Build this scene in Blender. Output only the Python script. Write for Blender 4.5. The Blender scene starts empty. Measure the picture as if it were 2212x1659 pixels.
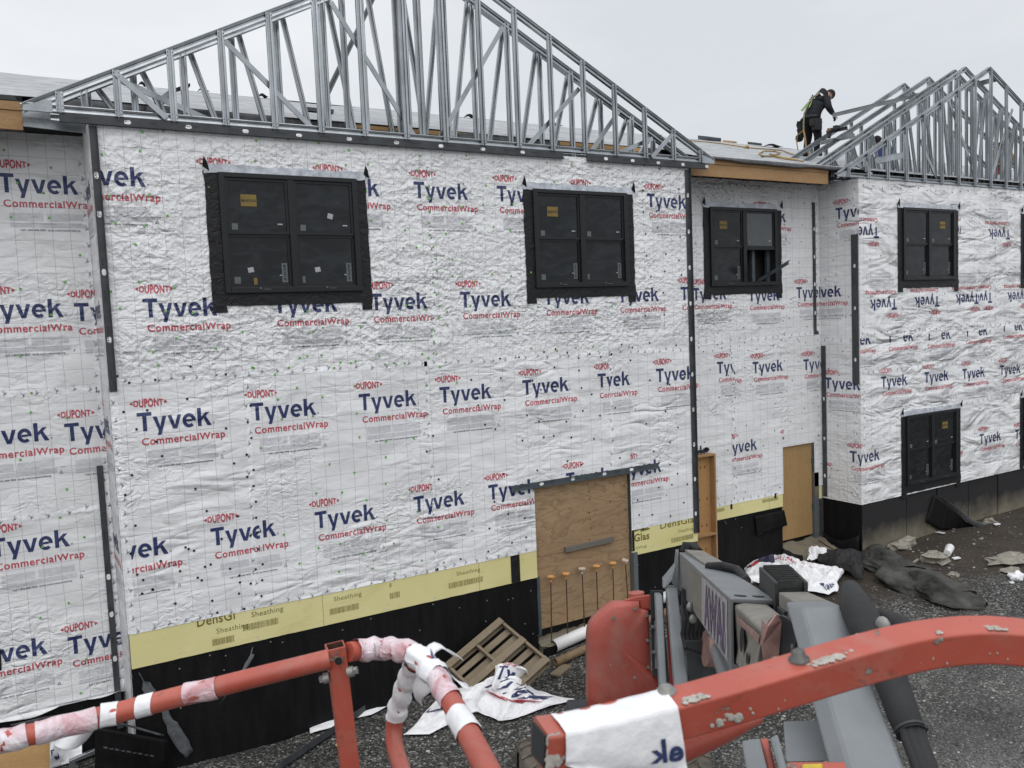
import bpy, bmesh, math, random
from mathutils import Vector, Matrix, noise as mnoise

random.seed(7)
SC = bpy.context.scene
COL = SC.collection
R = math.radians

# ------------------------------------------------------------------ camera
CAM = Vector((-1.031, -11.155, 4.094))
FPX = 1833.3                      # focal length in pixels of a 2212 px wide picture
_rx, _ry, _rz = R(-4.4014), R(2.3766), R(-30.7136)
MR = Matrix.Rotation(_rz, 3, 'Z') @ Matrix.Rotation(_rx, 3, 'X') @ Matrix.Rotation(_ry, 3, 'Y')
RT, FW, UP = MR.col[0].copy(), MR.col[1].copy(), MR.col[2].copy()
cd = bpy.data.cameras.new("Camera")
cam = bpy.data.objects.new("Camera", cd)
COL.objects.link(cam)
mw = Matrix.Identity(4)
for i in range(3):
    mw[i][0], mw[i][1], mw[i][2], mw[i][3] = RT[i], UP[i], -FW[i], CAM[i]
cam.matrix_world = mw
cd.sensor_width = 36.0
cd.lens = FPX / 2212 * 36
cd.clip_start = 0.05
cd.clip_end = 2000
cd.dof.use_dof = True
cd.dof.focus_distance = 11.0
cd.dof.aperture_fstop = 10.0
SC.camera = cam

# ------------------------------------------------------------------ world, sun, exposure
SUN_EL, SUN_AZ = 52, 200           # degrees; azimuth clockwise from +Y
w = bpy.data.worlds.new("World")
SC.world = w
w.use_nodes = True
nt = w.node_tree
for n in list(nt.nodes):
    nt.nodes.remove(n)
N_ = nt.nodes.new
out = N_('ShaderNodeOutputWorld')
bg = N_('ShaderNodeBackground')
sky = N_('ShaderNodeTexSky')
sky.sky_type = 'NISHITA'
sky.sun_disc = False
sky.sun_elevation = R(SUN_EL)
sky.sun_rotation = R(SUN_AZ)
sky.air_density = 1.0
sky.dust_density = 4.0
geo = N_('ShaderNodeTexCoord')
mp = N_('ShaderNodeMapping')
mp.inputs['Scale'].default_value = (1.0, 1.0, 3.0)
nz = N_('ShaderNodeTexNoise')
nz.inputs['Scale'].default_value = 2.1
nz.inputs['Detail'].default_value = 5
nz.inputs['Roughness'].default_value = 0.5
nt.links.new(geo.outputs['Generated'], mp.inputs['Vector'])
nt.links.new(mp.outputs['Vector'], nz.inputs['Vector'])
rmp = N_('ShaderNodeValToRGB')
rmp.color_ramp.elements[0].position = 0.32
rmp.color_ramp.elements[0].color = (7.0, 7.3, 7.7, 1)
rmp.color_ramp.elements[1].position = 0.72
rmp.color_ramp.elements[1].color = (8.9, 9.1, 9.35, 1)
dotn = N_('ShaderNodeVectorMath'); dotn.operation = 'DOT_PRODUCT'
dotn.inputs[1].default_value = (-0.78, 0.42, 0.25)       # the cloud is thinner towards this side
nt.links.new(geo.outputs['Generated'], dotn.inputs[0])
mad = N_('ShaderNodeMath'); mad.operation = 'MULTIPLY_ADD'; mad.inputs[1].default_value = 0.30
nt.links.new(dotn.outputs['Value'], mad.inputs[0]); nt.links.new(nz.outputs['Fac'], mad.inputs[2])
nt.links.new(mad.outputs[0], rmp.inputs['Fac'])
mix = N_('ShaderNodeMix')
mix.data_type = 'RGBA'
mix.inputs['Factor'].default_value = 0.93     # a closed deck of cloud over the clear sky
nt.links.new(sky.outputs['Color'], mix.inputs[6])
nt.links.new(rmp.outputs['Color'], mix.inputs[7])
nt.links.new(mix.outputs[2], bg.inputs['Color'])
zs = N_('ShaderNodeSeparateXYZ'); nt.links.new(geo.outputs['Generated'], zs.inputs[0])
zr = N_('ShaderNodeMapRange'); zr.inputs['From Min'].default_value = 0.42; zr.inputs['From Max'].default_value = 1.0
zr.inputs['To Min'].default_value = 1.0; zr.inputs['To Max'].default_value = 1.75      # an overcast sky is brightest overhead
nt.links.new(zs.outputs[2], zr.inputs['Value'])
vs_ = N_('ShaderNodeVectorMath'); vs_.operation = 'SCALE'
nt.links.new(mix.outputs[2], vs_.inputs[0]); nt.links.new(zr.outputs[0], vs_.inputs['Scale']); nt.links.new(vs_.outputs[0], bg.inputs['Color'])
bg.inputs['Strength'].default_value = 0.105
nt.links.new(bg.outputs['Background'], out.inputs['Surface'])

sl = bpy.data.lights.new("Sun", 'SUN')
sl.energy = 0.92
sl.angle = R(70)
sl.color = (1.0, 0.985, 0.96)
so = bpy.data.objects.new("Sun", sl)
COL.objects.link(so)
_el, _az = R(SUN_EL), R(SUN_AZ)
sdir = Vector((math.sin(_az) * math.cos(_el), math.cos(_az) * math.cos(_el), math.sin(_el)))
so.rotation_euler = sdir.to_track_quat('Z', 'Y').to_euler()
so.location = (0, -20, 30)
SC.view_settings.view_transform = 'Standard'
SC.view_settings.look = 'None'
SC.view_settings.exposure = 0.0
SC.view_settings.gamma = 1.0

# ------------------------------------------------------------------ picking points on real planes
def ray(x, y):
    return RT * ((x - 1106) / FPX) + FW - UP * ((y - 829.5) / FPX)
def atY(x, y, Y=0.0):
    d = ray(x, y); return CAM + d * ((Y - CAM.y) / d.y)
def atX(x, y, X):
    d = ray(x, y); return CAM + d * ((X - CAM.x) / d.x)
def atZ(x, y, Z):
    d = ray(x, y); return CAM + d * ((Z - CAM.z) / d.z)
def atD(x, y, t):
    return CAM + ray(x, y) * t
K = 0.548611
def crop(ox, oy, s):
    return lambda x, y: ((ox + x * s) * K, (oy + y * s) * K)
ROOF0, ROOFS = 6.76, 0.31
def roofz(y):
    return ROOF0 + ROOFS * y
def atRoof(x, y, up=0.0):
    d = ray(x, y)
    t = (ROOF0 + up + ROOFS * CAM.y - CAM.z) / (d.z - ROOFS * d.y)
    return CAM + d * t
def sstep(a, b, v):
    v = max(0.0, min(1.0, (v - a) / (b - a))); return v * v * (3 - 2 * v)
def ground(x, y):
    z = -1.42 + 0.028 * max(0.0, min(16.0, x - 4)) * (1 - 0.75 * sstep(-0.5, -6, y))
    z += 0.20 * math.exp(-((x - 7.4) / 1.5) ** 2 - ((y + .1) / 0.9) ** 2)
    z += 0.10 * math.exp(-((x - 15.5) / 3.0) ** 2 - ((y + 0.9) / 1.0) ** 2)
    if -14 < y < 1.2 and -6 < x < 26:
        z += 0.035 * mnoise.noise(Vector((x * 0.9, y * 0.9, 0))) + 0.014 * mnoise.noise(Vector((x * 3.1, y * 3.1, 4)))
    return z
def atG(x, y, up=0.0):
    p = atZ(x, y, -1.3)
    for _ in range(6):
        p = atZ(x, y, ground(p.x, p.y) + up)
    return p

# ------------------------------------------------------------------ mesh builder
class MB:
    def __init__(s):
        s.v, s.f, s.m, s.sm = [], [], [], []
    def add(s, vs, fs, mat=0, smooth=False):
        o = len(s.v)
        s.v += [Vector(v) for v in vs]
        for f in fs:
            s.f.append([i + o for i in f]); s.m.append(mat); s.sm.append(smooth)
    def hexa(s, a, b, mat=0):
        """two matching quads a, b -> closed solid"""
        s.add(list(a) + list(b), [(3, 2, 1, 0), (4, 5, 6, 7), (0, 1, 5, 4), (1, 2, 6, 5), (2, 3, 7, 6), (3, 0, 4, 7)], mat)
    def box(s, c, d, rot=None, mat=0):
        c = Vector(c); h = [q / 2 for q in d]
        P = [Vector((x * h[0], y * h[1], z * h[2])) for z in (-1, 1) for x, y in ((-1, -1), (1, -1), (1, 1), (-1, 1))]
        if rot is not None:
            P = [rot @ p for p in P]
        P = [p + c for p in P]
        s.hexa(P[:4], P[4:], mat)
    def b2(s, lo, hi, mat=0):
        lo, hi = Vector(lo), Vector(hi)
        s.box((lo + hi) / 2, hi - lo, None, mat)
    def quad(s, a, b, c, d, mat=0):
        s.add([a, b, c, d], [(0, 1, 2, 3)], mat)
    def grid(s, fn, nu, nv, mat=0, smooth=True, thick=0.0, close_u=False):
        vs = [fn(i / nu, j / nv) for j in range(nv + 1) for i in range(nu + 1)]
        W = nu + 1
        fs = [(j * W + i, j * W + i + 1, (j + 1) * W + i + 1, (j + 1) * W + i) for j in range(nv) for i in range(nu)]
        if thick:
            vs = [Vector(v) for v in vs]
            ns = [Vector() for _ in vs]
            for f in fs:
                n = (vs[f[1]] - vs[f[0]]).cross(vs[f[3]] - vs[f[0]])
                for i in f: ns[i] += n
            off = [v - (n.normalized() if n.length > 1e-12 else Vector((0, 0, 1))) * thick for v, n in zip(vs, ns)]
            L = len(vs)
            rim = [i for i in range(W)] + [j * W + nu for j in range(1, nv + 1)] + [nv * W + i for i in range(nu - 1, -1, -1)] + [j * W for j in range(nv - 1, 0, -1)]
            fs2 = [tuple(i + L for i in reversed(f)) for f in fs]
            for a, b in zip(rim, rim[1:] + rim[:1]):
                fs2.append((b, a, a + L, b + L))
            s.add(vs + off, fs + fs2, mat, smooth)
        else:
            s.add(vs, fs, mat, smooth)
    def tube(s, path, r, n=12, mat=0, cap=True, smooth=True, sx=1.0, sy=1.0, up=None, twist=0.0, prof=None):
        path = [Vector(p) for p in path]
        L = len(path)
        rs = list(r) if isinstance(r, (list, tuple)) else [r] * L
        base = len(s.v)
        prev = None
        if prof is None:
            prof = [(math.cos(2 * math.pi * k / n), math.sin(2 * math.pi * k / n)) for k in range(n)]
        n = len(prof)
        vs = []
        for i, p in enumerate(path):
            t = (path[min(i + 1, L - 1)] - path[max(i - 1, 0)]).normalized()
            if prev is None:
                u = up if up is not None else (Vector((0, 0, 1)) if abs(t.z) < 0.9 else Vector((1, 0, 0)))
            else:
                u = prev
            a = (u - t * u.dot(t)).normalized()
            prev = a
            b = t.cross(a)
            for (cx, cy) in prof:
                vs.append(p + a * (cx * rs[i] * sx) + b * (cy * rs[i] * sy))
        fs = [(i * n + k, i * n + (k + 1) % n, (i + 1) * n + (k + 1) % n, (i + 1) * n + k) for i in range(L - 1) for k in range(n)]
        s.add(vs, fs, mat, smooth)
        if cap:
            s.add(vs[:n], [tuple(reversed(range(n)))], mat)
            s.add(vs[-n:], [tuple(range(n))], mat)
    def extr(s, pts, vec, mat=0, smooth=False):
        """closed outline pts (3D) extruded by vec"""
        pts = [Vector(p) for p in pts]; n = len(pts); vec = Vector(vec)
        s.add(pts + [p + vec for p in pts], [tuple(reversed(range(n))), tuple(range(n, 2 * n))] +
              [(i, (i + 1) % n, (i + 1) % n + n, i + n) for i in range(n)], mat, smooth)
    def disc(s, c, nrm, r, h=0.004, n=8, mat=0):
        c = Vector(c); nrm = Vector(nrm).normalized()
        s.tube([c, c + nrm * h], r, n, mat, True, False)
    def ball(s, c, r, nu=8, nv=6, mat=0, sc=(1, 1, 1), jit=0.0, rot=None):
        c = Vector(c)
        def f(u, v):
            th, ph = 2 * math.pi * u, math.pi * v
            d = Vector((math.sin(ph) * math.cos(th), math.sin(ph) * math.sin(th), math.cos(ph)))
            k = 1 + (jit * mnoise.noise(d * 1.7 + c * 3) if jit else 0)
            d = Vector((d.x * sc[0], d.y * sc[1], d.z * sc[2])) * r * k
            if rot is not None: d = rot @ d
            return c + d
        s.grid(f, nu, nv, mat, True)
    def build(s, name, mats, parent=None, bevel=0.0, weld=False, autosmooth=False, **props):
        me = bpy.data.meshes.new(name)
        off = parent.location if parent is not None else Vector()
        me.from_pydata([tuple(v) for v in s.v], [], s.f)
        if not isinstance(mats, (list, tuple)): mats = [mats]
        for m in mats: me.materials.append(m)
        me.polygons.foreach_set('material_index', s.m)
        me.polygons.foreach_set('use_smooth', s.sm)
        me.update()
        if weld:
            bm = bmesh.new(); bm.from_mesh(me)
            bmesh.ops.remove_doubles(bm, verts=bm.verts, dist=0.0004)
            bmesh.ops.recalc_face_normals(bm, faces=bm.faces)
            bm.to_mesh(me); bm.free()
        o = bpy.data.objects.new(name, me)
        COL.objects.link(o)
        if parent is not None:
            o.parent = parent
            if parent.type == 'EMPTY': o.matrix_parent_inverse = Matrix.Translation(-parent.location)
        if bevel:
            b = o.modifiers.new('bev', 'BEVEL'); b.width = bevel; b.segments = 2; b.limit_method = 'ANGLE'; b.angle_limit = R(35)
        for k, v in props.items(): o[k] = v
        return o
def thing(name, label, cat, loc=(0, 0, 0), group=None):
    o = bpy.data.objects.new(name, None)
    COL.objects.link(o)
    o.location = loc
    o.empty_display_size = 0.2
    o['label'] = label; o['category'] = cat
    if group: o['group'] = group
    return o
def tag(o, label, cat, group=None):
    o['label'] = label; o['category'] = cat
    if group: o['group'] = group
    return o
def rot_to(zdir, xhint=(1, 0, 0)):
    z = Vector(zdir).normalized(); x = Vector(xhint); x = (x - z * x.dot(z)).normalized(); y = z.cross(x)
    return Matrix((x, y, z)).transposed()

# ------------------------------------------------------------------ materials
def mat(name):
    m = bpy.data.materials.new(name); m.use_nodes = True
    nt = m.node_tree
    return m, nt, nt.nodes['Principled BSDF']
def node(nt, typ, **kw):
    n = nt.nodes.new('ShaderNode' + typ)
    for k, v in kw.items():
        if k in n.inputs: n.inputs[k].default_value = v
        else: setattr(n, k, v)
    return n
def lk(nt, a, b): nt.links.new(a, b)
def pos(nt): return nt.nodes.new('ShaderNodeNewGeometry').outputs['Position']
def objco(nt): return nt.nodes.new('ShaderNodeTexCoord').outputs['Object']
def mapped(nt, vec, scale=(1, 1, 1), rot=(0, 0, 0), loc=(0, 0, 0)):
    m = node(nt, 'Mapping'); m.inputs['Scale'].default_value = scale; m.inputs['Rotation'].default_value = rot; m.inputs['Location'].default_value = loc
    lk(nt, vec, m.inputs['Vector']); return m.outputs['Vector']
def noise(nt, vec, scale, detail=3, rough=0.5, dist=0.0):
    n = node(nt, 'TexNoise', Scale=scale, Detail=detail, Roughness=rough, Distortion=dist)
    lk(nt, vec, n.inputs['Vector']); return n.outputs['Fac']
def ramp(nt, fac, *stops):
    r = node(nt, 'ValToRGB'); cr = r.color_ramp
    while len(cr.elements) < len(stops): cr.elements.new(0.5)
    for e, (p, c) in zip(cr.elements, stops):
        e.position = p; e.color = (c if isinstance(c, tuple) else (c, c, c)) + (1,)
    lk(nt, fac, r.inputs['Fac']); return r.outputs['Color']
def mixc(nt, fac, a, b):
    m = node(nt, 'Mix'); m.data_type = 'RGBA'
    for i, v in ((0, fac), (6, a), (7, b)):
        if isinstance(v, (int, float)): m.inputs[i].default_value = v
        elif isinstance(v, tuple): m.inputs[i].default_value = v + (1,)
        else: lk(nt, v, m.inputs[i])
    return m.outputs[2]
def math_(nt, op, a, b=0.0, c=0.0):
    m = node(nt, 'Math'); m.operation = op
    for i, v in enumerate((a, b, c)):
        if isinstance(v, (int, float)): m.inputs[i].default_value = v
        else: lk(nt, v, m.inputs[i])
    return m.outputs[0]
def bump(nt, bsdf, h, strength=0.5, dist=0.01):
    b = node(nt, 'Bump', Strength=strength, Distance=dist)
    lk(nt, h, b.inputs['Height']); lk(nt, b.outputs['Normal'], bsdf.inputs['Normal'])
def simple(name, c, rough=0.6, metal=0.0, var=0.25, scale=8.0, bumps=0.15, spec=0.5, bscale=None, bdist=0.004, co='pos'):
    m, nt, b = mat(name)
    p = pos(nt) if co == 'pos' else objco(nt)
    n = noise(nt, p, scale, 5, 0.6)
    lo = tuple(q * (1 - var) for q in c); hi = tuple(min(1, q * (1 + var)) for q in c)
    lk(nt, ramp(nt, n, (0.3, lo), (0.7, hi)), b.inputs['Base Color'])
    b.inputs['Roughness'].default_value = rough; b.inputs['Metallic'].default_value = metal
    b.inputs['Specular IOR Level'].default_value = spec
    if bumps:
        bump(nt, b, noise(nt, p, bscale or scale * 4, 4), bumps, bdist)
    return m
M = {}

# --- building wrap: one relief shared by the sheet and the ink printed on it
def wrap_relief():
    g = bpy.data.node_groups.new('wrap_relief', 'ShaderNodeTree')
    g.interface.new_socket('Normal', in_out='OUTPUT', socket_type='NodeSocketVector')
    go = g.nodes.new('NodeGroupOutput')
    p = pos(g)
    sep = node(g, 'SeparateXYZ'); lk(g, p, sep.inputs[0])
    # long soft drag folds
    f1 = noise(g, mapped(g, p, (0.8, 0.8, 1.7), (0, R(32), 0)), 1.0, 1.5, 0.45, 0.6)
    f2 = noise(g, mapped(g, p, (1.9, 1.9, 0.7), (0, R(-24), 0)), 0.9, 1.5, 0.45, 0.5)
    def billow(scale, st, rot, det=2.0):
        n_ = noise(g, mapped(g, p, (1, 1, st), (0, R(rot), 0)), scale, det, .5, .5)
        return math_(g, 'ABSOLUTE', math_(g, 'SUBTRACT', n_, .5))
    # sharp crinkles: two sizes of faceted creases, pushed about by noise
    def crease(scale, wamp, rot, sy):
        nv = node(g, 'TexNoise', Scale=scale * .45, Detail=3.0); lk(g, p, nv.inputs['Vector'])
        sub = node(g, 'VectorMath'); sub.operation = 'MULTIPLY_ADD'
        lk(g, nv.outputs['Color'], sub.inputs[0]); sub.inputs[1].default_value = (wamp,) * 3
        lk(g, mapped(g, p, (1, 1, sy), (0, R(rot), 0)), sub.inputs[2])
        v = node(g, 'TexVoronoi', Scale=scale, Randomness=1.0); lk(g, sub.outputs[0], v.inputs['Vector'])
        return v.outputs['Distance']
    c1 = crease(8.5, .26, 24, 1.35); c2 = crease(18.0, .12, -30, .8)
    X, Y, Zc = sep.outputs
    def step(q, k, o): return math_(g, 'MINIMUM', math_(g, 'MAXIMUM', math_(g, 'MULTIPLY_ADD', q, k, o), 0.0), 1.0)
    upper = step(Zc, 2.5, -8.4)                         # above the lap at 3.5 m
    bayx = math_(g, 'MULTIPLY', step(X, 6.0, 0.0), step(X, -1.2, 14.5))
    patch = ramp(g, noise(g, p, 0.6, 2), (0.44, 0.0), (0.62, 1.0))
    mask = math_(g, 'MULTIPLY', math_(g, 'MULTIPLY', upper, bayx), math_(g, 'MULTIPLY_ADD', patch, .5, .55))
    mask = math_(g, 'MAXIMUM', mask, math_(g, 'MULTIPLY', patch, .16))
    bw = math_(g, 'ADD', math_(g, 'MULTIPLY', billow(4.2, 1.5, 40), 1.25), math_(g, 'MULTIPLY', billow(9.0, .75, -34), .7))
    crink = math_(g, 'ADD', math_(g, 'MULTIPLY', c1, .40), math_(g, 'MULTIPLY', c2, .20))
    crink = math_(g, 'MULTIPLY', math_(g, 'ADD', crink, bw), mask)
    # loose billows on the right-hand block, crossed by tight pulls
    blk = step(X, 3.0, -41.4)
    bl = noise(g, mapped(g, p, (0.8, 0.8, 2.0), (0, R(14), 0)), 1.2, 2.2, 0.5, 0.9)
    bl2 = noise(g, mapped(g, p, (3.2, 3.2, 1.0), (0, R(33), 0)), 1.0, 3, 0.5, 0.6)
    bil = math_(g, 'MULTIPLY', math_(g, 'ADD', math_(g, 'MULTIPLY', bl, 3.4), math_(g, 'MULTIPLY', bl2, .7)), blk)
    h = math_(g, 'ADD', math_(g, 'MULTIPLY', f1, 1.0), math_(g, 'MULTIPLY', f2, 0.55))
    pull = billow(1.9, 2.4, -36, 2.5)
    h = math_(g, 'ADD', h, math_(g, 'MULTIPLY', pull, math_(g, 'MULTIPLY', ramp(g, noise(g, p, .8, 2), (.42, .15), (.66, 1.0)), .75)))
    # drag folds fanning down from the laps and the window corners
    fan = billow(1.5, 3.0, -48, 1.5)
    low = math_(g, 'SUBTRACT', 1.0, math_(g, 'MULTIPLY', upper, bayx))
    fmask = ramp(g, noise(g, p, .55, 1.5), (.47, .0), (.62, 1.0))
    h = math_(g, 'ADD', h, math_(g, 'MULTIPLY', math_(g, 'MULTIPLY', fan, 1.4), math_(g, 'MULTIPLY', low, fmask)))
    small = math_(g, 'MULTIPLY', math_(g, 'MULTIPLY', billow(6.5, 1.4, 22, 2.5), .8), ramp(g, noise(g, mapped(g, p, (1, 1, 1), (0, 0, 0), (3, 1, 7)), .9, 2), (.50, .03), (.68, 1.0)))
    h = math_(g, 'ADD', h, math_(g, 'MULTIPLY', small, low))
    h = math_(g, 'ADD', math_(g, 'ADD', math_(g, 'MULTIPLY', h, 1.6), bil), math_(g, 'MULTIPLY', crink, 1.15))
    fine = noise(g, p, 38, 3)
    h = math_(g, 'ADD', h, math_(g, 'MULTIPLY', fine, 0.02))
    b = node(g, 'Bump', Strength=1.0, Distance=0.05)
    lk(g, h, b.inputs['Height'])
    lk(g, b.outputs['Normal'], go.inputs[0])
    return g
RELIEF = wrap_relief()
def wrapmat(name, c, grid=False, rough=0.42):
    m, nt, b = mat(name)
    p = pos(nt)
    if grid:
        sep = node(nt, 'SeparateXYZ'); lk(nt, p, sep.inputs[0])
        u = math_(nt, 'ADD', sep.outputs[0], sep.outputs[1])
        wv = math_(nt, 'MULTIPLY', noise(nt, p, 2.2, 3), 0.035)
        def line(q, off):
            f = math_(nt, 'FRACT', math_(nt, 'MULTIPLY', math_(nt, 'ADD', math_(nt, 'ADD', q, wv), off), 1 / 0.2032))
            return math_(nt, 'LESS_THAN', math_(nt, 'ABSOLUTE', math_(nt, 'SUBTRACT', f, 0.5)), 0.013)
        ln = math_(nt, 'MAXIMUM', line(u, 20.05), line(sep.outputs[2], 10.02))
        ln = math_(nt, 'MULTIPLY', ln, 0.62)
        tone = ramp(nt, noise(nt, p, 0.7, 4), (0.3, tuple(q * 0.93 for q in c)), (0.7, c))
        dirt = ramp(nt, noise(nt, mapped(nt, p, (1, 1, 0.35)), 2.6, 6, 0.65), (0.62, 0.0), (0.85, 0.35))
        tone = mixc(nt, dirt, tone, (0.52, 0.49, 0.45))
        lk(nt, mixc(nt, ln, tone, (0.20, 0.21, 0.23)), b.inputs['Base Color'])
    else:
        lk(nt, ramp(nt, noise(nt, p, 22, 4, 0.7), (0.25, tuple(min(1, q * 1.5 + 0.03) for q in c)), (0.6, c)), b.inputs['Base Color'])
    b.inputs['Roughness'].default_value = rough
    b.inputs['Specular IOR Level'].default_value = 0.45
    g = nt.nodes.new('ShaderNodeGroup'); g.node_tree = RELIEF
    lk(nt, g.outputs[0], b.inputs['Normal'])
    return m
M['wrap'] = wrapmat('building_wrap', (0.80, 0.805, 0.815), True, 0.34)
M['navy'] = wrapmat('ink_navy', (0.018, 0.028, 0.10))
M['red_ink'] = wrapmat('ink_red', (0.42, 0.062, 0.085))
M['grey_ink'] = wrapmat('ink_grey', (0.42, 0.42, 0.46))
M['black_ink'] = wrapmat('ink_black', (0.10, 0.10, 0.12))
M['seam'] = wrapmat('seam_tape', (0.74, 0.75, 0.77))
M['loose_wrap'] = simple('loose_wrap', (0.80, 0.80, 0.82), 0.5, 0, 0.06, 3, 0.6, 0.4, 14, 0.03)
M['nail_green'] = simple('cap_green', (0.15, 0.40, 0.09), 0.5, 0, 0.15, 20, 0)
M['nail_black'] = simple('cap_black', (0.012, 0.013, 0.018), 0.5, 0, 0.15, 20, 0)
def sheathing():
    m, nt, b = mat('sheathing_yellow'); p = pos(nt)
    t = ramp(nt, noise(nt, p, 1.2, 4), (0.3, (0.66, 0.60, 0.27)), (0.7, (0.74, 0.68, 0.35)))
    sp = ramp(nt, noise(nt, mapped(nt, p, (1, 1, 1.6)), 5.5, 5, 0.6), (0.60, 0.0), (0.72, 0.6))
    t = mixc(nt, sp, t, (0.52, 0.50, 0.36))
    sx = node(nt, 'SeparateXYZ'); lk(nt, p, sx.inputs[0])
    jt = math_(nt, 'FRACT', math_(nt, 'MULTIPLY', math_(nt, 'ADD', sx.outputs[0], 1.22), 1 / 2.44))
    jt = math_(nt, 'LESS_THAN', math_(nt, 'ABSOLUTE', math_(nt, 'SUBTRACT', jt, .5)), .0018)
    t = mixc(nt, math_(nt, 'MULTIPLY', jt, .8), t, (0.25, 0.22, 0.09))
    sm = ramp(nt, noise(nt, mapped(nt, p, (.7, .7, 2.0)), 2.2, 5, .7, .8), (.55, 0.0), (.75, .45))
    lk(nt, mixc(nt, sm, t, (0.50, 0.44, 0.18)), b.inputs['Base Color'])
    b.inputs['Roughness'].default_value = 0.8
    bump(nt, b, noise(nt, p, 160, 3), 0.3, 0.002)
    return m
M['yellow'] = sheathing()
M['yellow_ink'] = simple('sheathing_print', (0.17, 0.145, 0.035), 0.8, 0, 0.3, 30, 0)
M['barcode'] = simple('sheathing_barcode', (0.33, 0.29, 0.11), 0.8, 0, 0.5, 60, 0)
def membrane():
    m, nt, b = mat('black_membrane'); p = pos(nt)
    t = ramp(nt, noise(nt, mapped(nt, p, (3, 3, 0.5)), 2.0, 6, 0.7), (0.35, (0.003, 0.003, 0.0035)), (0.75, (0.011, 0.011, 0.012)))
    sc = ramp(nt, noise(nt, mapped(nt, p, (5, 5, 0.8)), 3.0, 6, 0.75, 0.6), (0.70, 0.0), (0.78, 0.35))
    lk(nt, mixc(nt, sc, t, (0.11, 0.105, 0.095)), b.inputs['Base Color'])
    b.inputs['Roughness'].default_value = 0.6
    b.inputs['Specular IOR Level'].default_value = 0.18
    h = math_(nt, 'ADD', math_(nt, 'MULTIPLY', noise(nt, mapped(nt, p, (1.2, 1.2, 0.4)), 2.2, 3), 3.0), noise(nt, p, 30, 3))
    bump(nt, b, h, 0.6, 0.01)
    return m
M['membrane'] = membrane()
M['membrane_grey'] = simple('membrane_underside_lit_edge', (0.085, 0.09, 0.097), 0.6, 0, 0.35, 14, 0.4)
def blackpaint():
    m, nt, b = mat('flashing_tape'); p = pos(nt)
    b.inputs['Base Color'].default_value = (0.010, 0.010, 0.011, 1); b.inputs['Roughness'].default_value = 0.48
    b.inputs['Specular IOR Level'].default_value = 0.35
    h = math_(nt, 'ADD', noise(nt, p, 7, 4, 0.6, 1.2), math_(nt, 'MULTIPLY', noise(nt, p, 30, 3), 0.3))
    bump(nt, b, h, 0.9, 0.02)
    return m
M['flash'] = blackpaint()
M['frame'] = simple('window_frame_black', (0.011, 0.012, 0.014), 0.4, 0, 0.15, 20, 0.05, 0.4)
M['clear_tape'] = simple('silver_seam_tape', (0.50, 0.53, 0.58), 0.3, 0, 0.35, 9, 0.7, 0.6, 20, 0.01)
def glass():
    m, nt, b = mat('window_glass'); p = pos(nt)
    sep = node(nt, 'SeparateXYZ'); lk(nt, p, sep.inputs[0])
    # faint plastic film over the panes
    film = ramp(nt, noise(nt, mapped(nt, p, (1, 1, 2.2), (0, R(30), 0)), 2.2, 5, 0.6, 1.5), (0.42, (0.009, 0.011, 0.013)), (0.75, (0.028, 0.032, 0.035)))
    lk(nt, film, b.inputs['Base Color'])
    b.inputs['Roughness'].default_value = 0.12
    b.inputs['IOR'].default_value = 1.45
    b.inputs['Specular IOR Level'].default_value = 0.35
    bump(nt, b, noise(nt, p, 2.5, 2, 0.5, 1.0), 0.08, 0.02)
    return m
M['glass'] = glass()
M['glass_reflection'] = simple('window_glass_reflection', (0.075, 0.086, 0.092), 0.2, 0, 0.12, 2, 0)  # paler copy of the glass: one pane's reflection put into its colour
M['sticker_yellow'] = simple('sticker_yellow', (0.20, 0.135, 0.025), 0.5, 0, 0.15, 5, 0)
M['sticker_white'] = simple('sticker_white', (0.36, 0.37, 0.39), 0.5, 0, 0.1, 30, 0)
M['sticker_grey'] = simple('sticker_grey', (0.105, 0.12, 0.125), 0.5, 0, 0.1, 9, 0)
M['sticker_ink'] = simple('sticker_ink', (0.03, 0.03, 0.03), 0.5, 0, 0.1, 9, 0)
def galv():
    m, nt, b = mat('galvanized_steel'); p = pos(nt)
    a = noise(nt, mapped(nt, p, (1, 1, 0.5)), 3.0, 4, 0.6)
    sp = noise(nt, p, 45, 2)
    a = math_(nt, 'ADD', math_(nt, 'MULTIPLY', a, .8), math_(nt, 'MULTIPLY', sp, .2))
    lk(nt, ramp(nt, a, (0.3, (0.27, 0.29, 0.305)), (0.7, (0.50, 0.525, 0.545))), b.inputs['Base Color'])
    b.inputs['Metallic'].default_value = 0.95
    lk(nt, ramp(nt, a, (0.3, 0.36), (0.7, 0.22)), b.inputs['Roughness'])
    bump(nt, b, noise(nt, p, 4, 2), 0.15, 0.01)
    return m
M['galv'] = galv()
M['primer'] = simple('primed_steel', (0.050, 0.054, 0.060), 0.55, 0.1, 0.3, 5, 0.15)
M['primer_blue'] = simple('primed_steel_blue', (0.060, 0.075, 0.085), 0.5, 0.1, 0.3, 5, 0.15)
M['marks'] = simple('paint_marks', (0.018, 0.019, 0.02), 0.7, 0, 0.4, 30, 0)
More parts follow.
